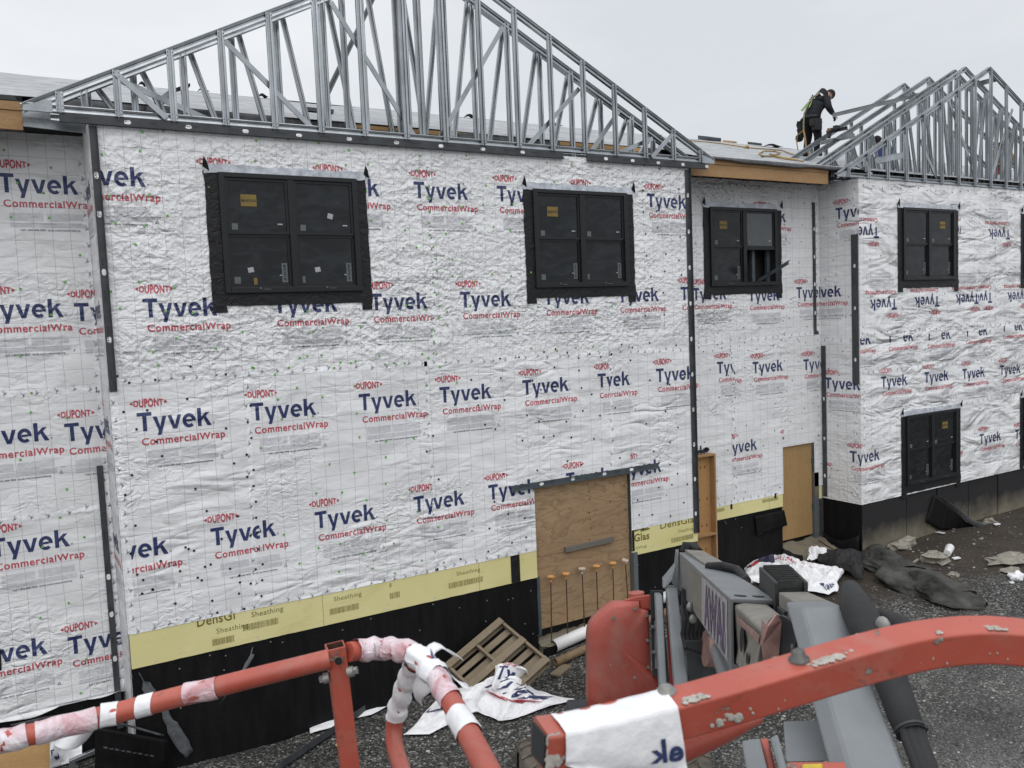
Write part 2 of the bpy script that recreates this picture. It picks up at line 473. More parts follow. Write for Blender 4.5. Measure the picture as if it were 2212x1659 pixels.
def wood(name, c1, c2, scale=3.0, stretch=(1, 1, 6), dist=3.0, rings=True, knots=True, dirt=0.0):
    m, nt, b = mat(name); p = objco(nt)
    n = noise(nt, mapped(nt, p, stretch), scale, 4, 0.55, 0.4)
    if rings:
        r_ = math_(nt, 'FRACT', math_(nt, 'MULTIPLY', n, 11.0))
        r_ = math_(nt, 'POWER', r_, 3.0)
    else:
        r_ = n
    big = noise(nt, mapped(nt, p, tuple(q * 0.4 for q in stretch)), scale, 3)
    t = mixc(nt, math_(nt, 'MULTIPLY', r_, 0.8), c1, c2)
    t = mixc(nt, ramp(nt, big, (0.4, 0.0), (0.7, 0.5)), t, c2)
    fine = noise(nt, mapped(nt, p, tuple(q * 5 for q in stretch)), scale * 6, 3)
    t = mixc(nt, ramp(nt, fine, (0.45, 0.0), (0.8, 0.35)), t, tuple(q * 0.6 for q in c2))
    if dirt:
        d = ramp(nt, noise(nt, p, 2.5, 5, 0.7), (0.5, 0.0), (0.75, dirt))
        t = mixc(nt, d, t, (0.16, 0.145, 0.12))
    lk(nt, t, b.inputs['Base Color'])
    b.inputs['Roughness'].default_value = 0.75
    bump(nt, b, fine, 0.25, 0.004)
    return m
M['plywood'] = wood('plywood', (0.40, 0.275, 0.155), (0.215, 0.130, 0.066), 0.75, (0.8, 1.0, 2.6), dirt=0.2)
M['plywood_dark'] = wood('plywood_dark', (0.37, 0.235, 0.10), (0.27, 0.16, 0.06), 1.6, (4, 4, 0.6))
M['pine'] = wood('pine', (0.42, 0.26, 0.125), (0.27, 0.15, 0.062), 2.0, (1.2, 6, 6))
M['pine_panel'] = wood('pine_panel', (0.46, 0.26, 0.105), (0.32, 0.165, 0.06), 2.0, (5, 5, 0.7))
M['osb'] = wood('roof_deck_edge', (0.58, 0.36, 0.16), (0.42, 0.24, 0.10), 2.0, (1, 6, 6))
M['oldwood'] = wood('weathered_wood', (0.235, 0.185, 0.125), (0.13, 0.10, 0.065), 2.4, (3, 3, 3), dirt=0.5)
M['greywood'] = wood('grey_wood', (0.17, 0.15, 0.13), (0.09, 0.08, 0.07), 2.4, (1, 6, 6))
M['knot'] = simple('wood_knot', (0.085, 0.042, 0.016), 0.7, 0, 0.4, 30, 0)
def concrete(name, black):
    m, nt, b = mat(name); p = pos(nt)
    t = ramp(nt, noise(nt, p, 3, 6, 0.6), (0.3, (0.145, 0.125, 0.09)), (0.7, (0.21, 0.187, 0.138)))
    if black:
        sep = node(nt, 'SeparateXYZ'); lk(nt, p, sep.inputs[0])
        # sprayed-on black damp-proofing with a ragged lower edge
        k = math_(nt, 'ADD', sep.outputs[2], math_(nt, 'MULTIPLY', noise(nt, p, 1.6, 5, 0.6), 0.75))
        f = ramp(nt, math_(nt, 'ADD', k, 1.0), (0.38, 0.0), (0.88, 1.0))
        t = mixc(nt, f, t, (0.012, 0.012, 0.013))
        st = ramp(nt, noise(nt, mapped(nt, p, (4, 4, 0.4)), 2.2, 5, 0.7), (0.6, 0.0), (0.75, 0.5))
        t = mixc(nt, math_(nt, 'MULTIPLY', st, 0.5), t, (0.02, 0.02, 0.02))
    lk(nt, t, b.inputs['Base Color']); b.inputs['Roughness'].default_value = 0.85
    bump(nt, b, noise(nt, p, 40, 5), 0.4, 0.006)
    return m
M['concrete_black'] = concrete('sprayed_concrete', True)
M['concrete'] = concrete('bare_concrete', False)
M['rubble'] = simple('rubble', (0.27, 0.25, 0.21), 0.9, 0, 0.3, 9, 0.6, 0.3, 30, 0.02)
M['splash'] = simple('dried_concrete', (0.40, 0.375, 0.335), 0.9, 0, 0.2, 60, 0.3)
def groundmat():
    m, nt, b = mat('crushed_stone'); p = pos(nt)
    v = node(nt, 'TexVoronoi', Scale=38.0); lk(nt, p, v.inputs['Vector'])
    sep = node(nt, 'SeparateColor'); lk(nt, v.outputs['Color'], sep.inputs[0])
    grav = ramp(nt, sep.outputs[0], (0.0, (0.014, 0.014, 0.013)), (0.45, (0.055, 0.053, 0.050)), (0.80, (0.13, 0.126, 0.118)), (1.0, (0.40, 0.39, 0.37)))
    dirt = ramp(nt, noise(nt, p, 12, 6, 0.7), (0.3, (0.034, 0.025, 0.017)), (0.7, (0.085, 0.064, 0.044)))
    ps = node(nt, 'SeparateXYZ'); lk(nt, p, ps.inputs[0])
    # bare soil in a strip along the right-hand foundation, stone elsewhere
    k = math_(nt, 'ADD', math_(nt, 'MULTIPLY', ps.outputs[1], 0.42), math_(nt, 'MULTIPLY', noise(nt, p, 0.8, 4), 1.3))
    k = math_(nt, 'ADD', k, math_(nt, 'MULTIPLY', math_(nt, 'SUBTRACT', ps.outputs[0], 14.5), 0.05))
    kx = math_(nt, 'GREATER_THAN', ps.outputs[0], 9.5)
    k = math_(nt, 'ADD', k, .42)
    f = math_(nt, 'MULTIPLY', ramp(nt, k, (0.0, 0.0), (0.35, 1.0)), kx)
    big = ramp(nt, noise(nt, p, 0.9, 5, 0.6), (0.3, 0.5), (0.7, 1.3))
    paler = math_(nt, 'ADD', math_(nt, 'MULTIPLY_ADD', ps.outputs[1], -.22, -.75), math_(nt, 'MULTIPLY', noise(nt, p, .7, 4), .9))  # gravel turns paler with distance from the building
    grav = mixc(nt, ramp(nt, paler, (.35, 0.0), (.95, .6)), grav, mixc(nt, sep.outputs[1], (.10, .098, .094), (.24, .235, .225)))
    c = mixc(nt, f, grav, dirt)
    mm = node(nt, 'Mix'); mm.data_type = 'RGBA'; mm.blend_type = 'MULTIPLY'; mm.inputs[0].default_value = 1.0
    lk(nt, c, mm.inputs[6]); lk(nt, big, mm.inputs[7])
    lk(nt, mm.outputs[2], b.inputs['Base Color'])
    b.inputs['Roughness'].default_value = 0.85
    h = math_(nt, 'ADD', math_(nt, 'MULTIPLY', v.outputs['Distance'], -1.3), math_(nt, 'MULTIPLY', noise(nt, p, 9, 6, 0.7), 2.0))
    bump(nt, b, h, 1.0, 0.03)
    return m
M['ground'] = groundmat()
def stonemat():
    m, nt, b = mat('loose_stone')
    oi = node(nt, 'NewGeometry')
    lk(nt, ramp(nt, oi.outputs['Random Per Island'], (0.0, (0.03, 0.028, 0.026)), (0.55, (0.10, 0.096, 0.088)), (0.85, (0.22, 0.21, 0.195)), (1.0, (0.45, 0.44, 0.41))), b.inputs['Base Color'])
    b.inputs['Roughness'].default_value = 0.85
    return m
M['stone'] = stonemat()
def underlay():
    m, nt, b = mat('roof_underlayment'); p = pos(nt)
    t = ramp(nt, noise(nt, p, 1.2, 5, 0.6), (0.3, (0.30, 0.312, 0.325)), (0.7, (0.43, 0.445, 0.46)))
    # rows of faint print and laps along the sheet
    mv = mapped(nt, p, (0.9, 5.5, 0.0))
    sp = ramp(nt, noise(nt, mv, 2.4, 4, 0.6), (0.52, 0.0), (0.57, 0.85))
    t = mixc(nt, sp, t, (0.17, 0.18, 0.195))
    sep = node(nt, 'SeparateXYZ'); lk(nt, p, sep.inputs[0])
    wob = math_(nt, 'MULTIPLY', noise(nt, p, 0.6, 3), 0.25)
    lap = math_(nt, 'FRACT', math_(nt, 'MULTIPLY', math_(nt, 'ADD', sep.outputs[1], wob), 1.0))
    t = mixc(nt, math_(nt, 'MULTIPLY', math_(nt, 'LESS_THAN', lap, 0.045), 0.6), t, (0.12, 0.125, 0.13))
    lk(nt, t, b.inputs['Base Color']); b.inputs['Roughness'].default_value = 0.65
    h = math_(nt, 'ADD', math_(nt, 'MULTIPLY', noise(nt, mapped(nt, p, (0.8, 2.5, 1)), 1.4, 4), 2.0), math_(nt, 'MULTIPLY', lap, 0.4))
    bump(nt, b, h, 0.7, 0.03)
    return m
M['underlay'] = underlay()
M['ice_shield'] = simple('ice_shield', (0.008, 0.008, 0.009), 0.85, 0, 0.3, 6, 0.3, 0.1)
M['felt_grey'] = simple('roof_felt_edge', (0.075, 0.078, 0.082), 0.7, 0, 0.35, 8, 0.5, 0.3, 12, 0.03)
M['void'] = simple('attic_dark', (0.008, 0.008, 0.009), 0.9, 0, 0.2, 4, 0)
def redpaint():
    m, nt, b = mat('red_lift_paint'); p = objco(nt)
    t = ramp(nt, noise(nt, p, 3.5, 5, 0.6), (0.3, (0.34, 0.062, 0.040)), (0.7, (0.45, 0.094, 0.062)))
    dust = ramp(nt, noise(nt, p, 6, 6, 0.7, 0.5), (0.5, 0.0), (0.75, 0.5))
    t = mixc(nt, dust, t, (0.34, 0.22, 0.18))
    chip = ramp(nt, noise(nt, p, 21, 8, 0.68, 0.5), (0.635, 0.0), (0.66, 1.0))
    edge = ramp(nt, noise(nt, p, 21, 8, 0.68, 0.5), (0.605, 0.0), (0.635, .7))
    t = mixc(nt, edge, t, (0.16, 0.045, 0.03))
    t = mixc(nt, chip, t, ramp(nt, noise(nt, p, 60, 4), (0.3, (0.17, 0.155, 0.135)), (0.7, (0.33, 0.31, 0.28))))
    scr = ramp(nt, noise(nt, mapped(nt, p, (9, 9, 2)), 9, 5, 0.7), (0.69, 0.0), (0.72, 0.8))
    t = mixc(nt, scr, t, (0.055, 0.025, 0.02))
    lk(nt, t, b.inputs['Base Color'])
    lk(nt, mixc(nt, chip, (0.38,) * 3, (0.9,) * 3), b.inputs['Roughness'])
    h = math_(nt, 'ADD', chip, math_(nt, 'MULTIPLY', noise(nt, p, 90, 3), 0.3))
    bump(nt, b, h, 0.5, 0.003)
    return m
M['red'] = redpaint()
def hoodmat():
    m, nt, b = mat('red_hood_plastic'); p = pos(nt)
    t = ramp(nt, noise(nt, p, 1.6, 5, 0.6), (0.3, (0.36, 0.070, 0.050)), (0.7, (0.45, 0.105, 0.080)))
    d = ramp(nt, noise(nt, mapped(nt, p, (1, 1, .6)), 4.0, 6, 0.7), (0.45, 0.0), (0.8, 0.65))
    t = mixc(nt, d, t, (0.33, 0.215, 0.175))
    s = ramp(nt, noise(nt, mapped(nt, p, (6, 6, 2), (0, .5, .3)), 6, 5, 0.75), (0.68, 0.0), (0.74, 0.5))
    lk(nt, mixc(nt, s, t, (0.40, 0.26, 0.22)), b.inputs['Base Color'])
    b.inputs['Roughness'].default_value = 0.55
    return m
M['hood'] = hoodmat()
M['hood_dark'] = simple('red_hood_darker', (0.30, 0.03, 0.022), 0.5, 0, 0.2, 5, 0.05)
def liftgrey():
    m, nt, b = mat('grey_lift_paint'); p = pos(nt)
    t = ramp(nt, noise(nt, p, 4, 6, 0.6), (0.3, (0.15, 0.163, 0.172)), (0.7, (0.19, 0.204, 0.214)))
    d = ramp(nt, noise(nt, p, 10, 7, 0.7), (0.55, 0.0), (0.8, 0.45))
    t = mixc(nt, d, t, (0.19, 0.175, 0.15))
    lk(nt, t, b.inputs['Base Color']); b.inputs['Roughness'].default_value = 0.42
    bump(nt, b, noise(nt, p, 120, 3), 0.12, 0.002)
    return m
M['lift'] = liftgrey()
M['lift_dirty'] = simple('dusty_lift_steel', (0.20, 0.19, 0.165), 0.55, 0.1, 0.25, 9, 0.15)
M['lift_dark'] = simple('dark_lift_steel', (0.030, 0.034, 0.038), 0.5, 0.1, 0.3, 8, 0.1)
M['faded'] = simple('faded_red_paint', (0.27, 0.155, 0.135), 0.6, 0, 0.35, 14, 0.15)
M['decal'] = simple('lift_decal', (0.36, 0.345, 0.36), 0.55, 0, 0.25, 12, 0)
M['decal_ink'] = simple('lift_decal_purple', (0.095, 0.07, 0.14), 0.55, 0, 0.4, 18, 0)
M['rubber'] = simple('black_rubber', (0.013, 0.013, 0.014), 0.75, 0, 0.35, 14, 0.35)
M['ribs'] = simple('cable_chain_plastic', (0.026, 0.027, 0.027), 0.7, 0, 0.5, 40, 0.4)
M['bolt'] = simple('zinc_bolt', (0.27, 0.265, 0.25), 0.5, 0.5, 0.25, 30, 0.1)
M['mud'] = simple('muddy_tyre', (0.115, 0.10, 0.082), 0.9, 0, 0.3, 12, 0.5, 0.3, 30, 0.01)
def pinkwrap():
    m, nt, b = mat('plastic_strip'); p = objco(nt)
    t = ramp(nt, noise(nt, p, 13, 5, 0.6, 0.8), (0.36, (0.52, 0.26, 0.28)), (0.52, (0.66, 0.52, 0.56)), (0.68, (0.78, 0.77, 0.79)))
    lk(nt, t, b.inputs['Base Color']); b.inputs['Roughness'].default_value = 0.38
    b.inputs['Specular IOR Level'].default_value = 0.5
    bump(nt, b, noise(nt, p, 24, 5, 0.6, 1.0), 0.8, 0.012)
    return m
M['pink'] = pinkwrap()
M['white_strip'] = simple('white_strip', (0.78, 0.78, 0.80), 0.45, 0, 0.08, 20, 0.6, 0.5, 40, 0.006, co='obj')
M['strip_ink'] = simple('strip_ink', (0.028, 0.04, 0.12), 0.5, 0, 0.3, 60, 0, co='obj')
M['pipe'] = simple('white_pvc', (0.72, 0.72, 0.72), 0.35, 0, 0.05, 6, 0)
M['cardboard'] = simple('cardboard_tube', (0.20, 0.135, 0.075), 0.75, 0, 0.25, 10, 0.1)
M['rust'] = simple('rusty_rebar', (0.080, 0.040, 0.022), 0.85, 0.2, 0.4, 30, 0.4)
M['cap_orange'] = simple('cap_orange', (0.62, 0.30, 0.095), 0.55, 0, 0.2, 20, 0.05)
M['cap_pale'] = simple('cap_pale', (0.50, 0.42, 0.33), 0.6, 0, 0.2, 20, 0.05)
M['tarp'] = simple('filter_fabric', (0.055, 0.054, 0.050), 0.85, 0, 0.75, 2.6, 1.0, 0.2, 11, 0.05)
M['rope'] = simple('yellow_rope', (0.33, 0.225, 0.085), 0.8, 0, 0.25, 40, 0.4)
M['jacket'] = simple('dark_jacket', (0.022, 0.023, 0.027), 0.85, 0, 0.3, 12, 0.6, 0.2, 18, 0.03)
M['trousers'] = simple('black_trousers', (0.010, 0.010, 0.011), 0.85, 0, 0.3, 12, 0.6, 0.2, 18, 0.03)
M['hat'] = simple('black_hat', (0.010, 0.010, 0.012), 0.9, 0, 0.3, 30, 0.4)
M['glove'] = simple('black_glove', (0.013, 0.013, 0.014), 0.8, 0, 0.3, 30, 0.3)
M['skin'] = simple('skin', (0.42, 0.25, 0.18), 0.55, 0, 0.08, 20, 0.05)
M['hiviz'] = simple('lime_harness', (0.20, 0.32, 0.07), 0.7, 0, 0.15, 20, 0.1)
M['harness'] = simple('grey_harness', (0.22, 0.205, 0.14), 0.7, 0, 0.25, 20, 0.2)
M['brown'] = simple('brown_coat', (0.15, 0.095, 0.055), 0.85, 0, 0.3, 12, 0.5)
M['rust_red'] = simple('rust_red_cloth', (0.18, 0.035, 0.022), 0.8, 0, 0.3, 12, 0.3)
M['blue'] = simple('blue_cloth', (0.02, 0.045, 0.16), 0.8, 0, 0.3, 12, 0.3)
M['bag_navy'] = simple('bag_navy', (0.022, 0.020, 0.055), 0.4, 0, 0.2, 10, 0.4, 0.5, 20, 0.02)
M['bag_red'] = simple('bag_red', (0.42, 0.03, 0.03), 0.4, 0, 0.2, 10, 0.2)
M['bag_white'] = simple('bag_white', (0.60, 0.62, 0.66), 0.4, 0, 0.12, 10, 0.2)
M['label_yellow'] = simple('warning_yellow', (0.55, 0.40, 0.03), 0.5, 0, 0.2, 20, 0)

# ------------------------------------------------------------------ lettering (flat letter shapes, built as faces)
_TX = {}
def letters(txt, bold=0.0, wx=1.0, res=3, sp=1.07):
    """-> (points, faces), cap height 1, starting at x = 0, base line at y = 0"""
    key = (txt, bold, wx, res, sp)
    if key in _TX: return _TX[key]
    cu = bpy.data.curves.new('lettering', 'FONT')
    cu.body = txt; cu.size = 1.0; cu.space_character = sp; cu.resolution_u = res; cu.offset = bold; cu.fill_mode = 'FRONT'
    ob = bpy.data.objects.new('lettering', cu)
    COL.objects.link(ob)
    dg = bpy.context.evaluated_depsgraph_get(); dg.update()
    me = ob.evaluated_get(dg).to_mesh()
    vs = [v.co.copy() for v in me.vertices]; fs = [tuple(p.vertices) for p in me.polygons]
    ob.evaluated_get(dg).to_mesh_clear()
    bpy.data.objects.remove(ob); bpy.data.curves.remove(cu)
    cap = 0.729
    x0 = min(v.x for v in vs)
    P = [((v.x - x0) / cap * wx, v.y / cap) for v in vs]
    _TX[key] = (P, fs)
    return _TX[key]
def fit(txt, width, height, bold=0.0, res=3, sp=1.07, tall=False):
    P, F = letters(txt, bold, 1.0, res, sp)
    if tall:                    # a larger x-height, as in the printed lettering
        P = [(x, y * 1.13 if 0 < y < .63 else (y if y <= 0 else .712 + (y - .63) * (.288 / .37))) for x, y in P]
    w_ = max(p[0] for p in P)
    return [(p[0] * width / w_, p[1] * height) for p in P], F
def clip2(P, F, x0=None, x1=None, y0=None, y1=None):
    if all(q is None for q in (x0, x1, y0, y1)): return P, F
    bm = bmesh.new()
    vs = [bm.verts.new((p[0], p[1], 0)) for p in P]
    for f in F:
        try: bm.faces.new([vs[i] for i in f])
        except ValueError: pass
    for co, no in ((x0, (-1, 0, 0)), (x1, (1, 0, 0)), (y0, (0, -1, 0)), (y1, (0, 1, 0))):
        if co is None: continue
        pc = (co, 0, 0) if no[0] else (0, co, 0)
        bmesh.ops.bisect_plane(bm, geom=bm.verts[:] + bm.edges[:] + bm.faces[:], plane_co=pc, plane_no=no, clear_outer=True)
    bm.verts.index_update()
    r = ([(v.co.x, v.co.y) for v in bm.verts], [tuple(v.index for v in f.verts) for f in bm.faces])
    bm.free()
    return r
def stamp(mb, P, F, org, ux, uy, mat=0):
    org, ux, uy = Vector(org), Vector(ux), Vector(uy)
    mb.add([org + ux * p[0] + uy * p[1] for p in P], F, mat)
def rect2(x0, y0, x1, y1): return [(x0, y0), (x1, y0), (x1, y1), (x0, y1)], [(0, 1, 2, 3)]

# the print on the wrap: pieces relative to the top left corner of the big T, in metres
def _print():
    out = []
    P, F = [], []
    def poly(*pts):
        o = len(P); P.extend(pts); F.append(tuple(range(o, o + len(pts))))
    poly((0, .81), (.80, .81), (.80, 1.0), (0, 1.0)); poly((.295, 0), (.515, 0), (.515, .81), (.295, .81))
    poly((.86, .74), (1.145, -.02), (1.07, -.27), (1.28, -.27), (1.62, .74), (1.405, .74), (1.245, .20), (1.08, .74))
    poly((1.68, .74), (1.945, 0), (2.185, 0), (2.45, .74), (2.24, .74), (2.07, .20), (1.90, .74))
    ex, ey = 2.88, .37
    ang = [R(-9 + 321 * k / 22) for k in range(23)]; o = len(P)
    for a_ in ang:
        P.append((ex + .375 * math.cos(a_), ey + .39 * math.sin(a_))); P.append((ex + .175 * math.cos(a_), ey + .205 * math.sin(a_)))
    F += [(o + 2 * k, o + 2 * k + 2, o + 2 * k + 3, o + 2 * k + 1) for k in range(22)]
    poly((ex - .165, .31), (ex + .165, .31), (ex + .165, .43), (ex - .165, .43))
    poly((3.37, 0), (3.59, 0), (3.59, 1.0), (3.37, 1.0))
    poly((3.59, .50), (3.59, .30), (3.72, .41), (4.09, .74), (3.84, .74)); poly((3.72, .41), (3.92, 0), (4.18, 0), (3.857, .532))
    out.append((2, [(p[0] * .868 / 4.18, (p[1] - 1) * .230) for p in P], F))
    # tail-less y sits low: shapes come from the letter outlines themselves
    P, F = fit('CommercialWrap', 0.985, 0.088, 0.022, 3, 1.12, True)
    out.append((3, [(p[0] + 0.036, p[1] - 0.402) for p in P], F))
    P, F = fit('DUPONT', 0.340, 0.088, 0.036, 3)
    Q = []
    for x, y in P:
        k = 1 - ((x - 0.170) / 0.170) ** 2
        h = 0.72 + 0.50 * max(0, k)
        Q.append((x - 0.026, 0.115 + (y - 0.0425) * h))
    out.append((3, Q, F))
    for sx, x0 in ((-1, -0.036), (1, 0.324)):
        pts = [(x0, 0.137), (x0 + sx * 0.016, 0.131), (x0 + sx * 0.036, 0.115), (x0 + sx * 0.016, 0.099), (x0, 0.093)]
        out.append((3, pts, [tuple(range(5))] if sx < 0 else [tuple(reversed(range(5)))]))
    # small print: two columns, then three long lines
    for i in range(7):
        y = -0.478 - i * 0.0145
        out.append((4,) + rect2(0.09, y - 0.0048, 0.455, y))
        out.append((4,) + rect2(0.49, y - 0.0048, 0.49 + 0.41 * (1 if i < 6 else 0.6), y))
    for i in range(4):
        y = -0.592 - i * 0.0155
        out.append((4,) + rect2(0.09, y - 0.006, 0.92, y))
    P, F = fit('Call 1-800-448-9835  tyvek.com/commercialwrap', 0.66, 0.025, 0.022, 1)
    out.append((5, [(p[0] + 0.195, p[1] - 0.692) for p in P], F))
    P, F = fit('USA', 0.05, 0.013, 0.01, 1)
    out.append((5, [(p[0] + 0.965, p[1] - 0.59) for p in P], F))
    a, b_ = 0.966, -0.650
    tri = [(a, b_ + .028), (a + .022, b_ - .018), (a - .022, b_ - .018), (a, b_ + .017), (a + .013, b_ - .011), (a - .013, b_ - .011)]
    out.append((5, tri, [(0, 2, 5, 3), (2, 1, 4, 5), (1, 0, 3, 4)]))
    # registered ring
    for cx, cy, r, m in ((0.89, -0.205, 0.013, 2), (1.045, -0.398, 0.008, 3)):
        ring = [(cx + r * q * math.cos(k * math.pi / 5), cy + r * q * math.sin(k * math.pi / 5)) for q in (1, .68) for k in range(10)]
        out.append((m, ring, [(k, (k + 1) % 10, 10 + (k + 1) % 10, 10 + k) for k in range(10)]))
    return out
PRINT = _print()
HOLES = []                       # openings (x0, z0, x1, z1) of the wall being printed, in world metres
def minus(P, F, hs):
    """letter faces minus rectangular openings"""
    todo = [(P, F)]
    for hx0, hy0, hx1, hy1 in hs:
        nxt = []
        for P_, F_ in todo:
            if not F_: continue
            xs = [p[0] for p in P_]; ys = [p[1] for p in P_]
            if max(xs) < hx0 or min(xs) > hx1 or max(ys) < hy0 or min(ys) > hy1: nxt.append((P_, F_)); continue
            for c in (dict(x1=hx0), dict(x0=hx1), dict(x0=hx0, x1=hx1, y1=hy0), dict(x0=hx0, x1=hx1, y0=hy1)):
                nxt.append(clip2(P_, F_, **c))
        todo = nxt
    return [t for t in todo if t[1]]
def logo(mb, org, ux, uy, x0=None, x1=None, y0=None, y1=None, flip=False, eps=None):
    """org = top left of the T on the sheet; x0..y1 cut the print in sheet metres relative to org"""
    for m, P, F in PRINT:
        P2, F2 = clip2(P, F, x0, x1, y0, y1)
        hs = []
        if HOLES and abs(ux[0]) > .5:
            for a_, b_, c_, d_ in HOLES:
                q = sorted(((a_ - org[0]) * ux[0], (c_ - org[0]) * ux[0])); r = sorted(((b_ - org[2]) * uy[2], (d_ - org[2]) * uy[2]))
                hs.append((q[0], r[0], q[1], r[1]))
        for P3, F3 in (minus(P2, F2, hs) if F2 else []): stamp(mb, P3, F3, org, ux, uy, m)

WRAPM = [M['wrap'], M['seam'], M['navy'], M['red_ink'], M['grey_ink'], M['black_ink']]
def wall_sheet(mb, org, ux, uy, W, H, holes, mat=0):
    """rectangle with rectangular holes; cells subdivided along the cuts"""
    xs = sorted({0, W, *[h[0] for h in holes], *[h[2] for h in holes]}); ys = sorted({0, H, *[h[1] for h in holes], *[h[3] for h in holes]})
    xs = [x for x in xs if 0 <= x <= W]; ys = [y for y in ys if 0 <= y <= H]
    for i in range(len(xs) - 1):
        for j in range(len(ys) - 1):
            cx, cy = (xs[i] + xs[i + 1]) / 2, (ys[j] + ys[j + 1]) / 2
            if any(h[0] < cx < h[2] and h[1] < cy < h[3] for h in holes): continue
            stamp(mb, *rect2(xs[i], ys[j], xs[i + 1], ys[j + 1]), org, ux, uy, mat)
def seam(mb, org, ux, uy, n, a, b, wid=0.07, marks=True):
    """strip of seam tape from a to b (sheet metres) with its small printed squiggles"""
    org, ux, uy, n = map(Vector, (org, ux, uy, n))
    a, b = Vector(a), Vector(b); d = (b - a); L = d.length; d /= L; q = Vector((-d.y, d.x))
    pts = [a - q * wid / 2, b - q * wid / 2, b + q * wid / 2, a + q * wid / 2]
    P = lambda v, e: org + ux * v.x + uy * v.y + n * e
    mb.add([P(v, 0.002) for v in pts], [(0, 1, 2, 3)], 1)
    if marks:
        t = 0.08
        while t < L - 0.05:
            c = a + d * t + q * random.uniform(-0.3, 0.3) * wid
            ang = random.uniform(0.3, 1.2)
            for k in range(2):
                e1 = Vector((math.cos(ang), math.sin(ang))) * 0.028; e2 = Vector((-e1.y, e1.x)) * 0.28
                cc = c + e1 * (k * 0.8)
                mb.add([P(cc - e1 - e2, 0.004), P(cc + e1 - e2, 0.004), P(cc + e1 + e2, 0.004), P(cc - e1 + e2, 0.004)], [(0, 1, 2, 3)], 4)
                ang += 1.1
            t += random.uniform(0.14, 0.24)
def nails(mb, org, ux, uy, n, pts, m, r=0.0160):
    org, ux, uy, n = map(Vector, (org, ux, uy, n))
    for x, y in pts:
        c = org + ux * x + uy * y
        mb.disc(c - n * 0.004, n, r, 0.012, 7, m)
def scatter(W, H, holes, dx, dy, x0=0, y0=0, jit=0.11, drop=0.25):
    out = []
    y = y0
    while y < H:
        x = x0 + random.uniform(0, dx * 0.3)
        while x < W:
            if random.random() > drop:
                px, py = x + random.uniform(-jit, jit), y + random.uniform(-jit, jit)
                if 0.03 < px < W - 0.03 and 0.03 < py < H - 0.03 and not any(h[0] - 0.03 < px < h[2] + 0.03 and h[1] - 0.03 < py < h[3] + 0.03 for h in holes):
                    out.append((px, py))
            x += dx
        y += dy
    return out
X_, Y_, Z_ = Vector((1, 0, 0)), Vector((0, 1, 0)), Vector((0, 0, 1))

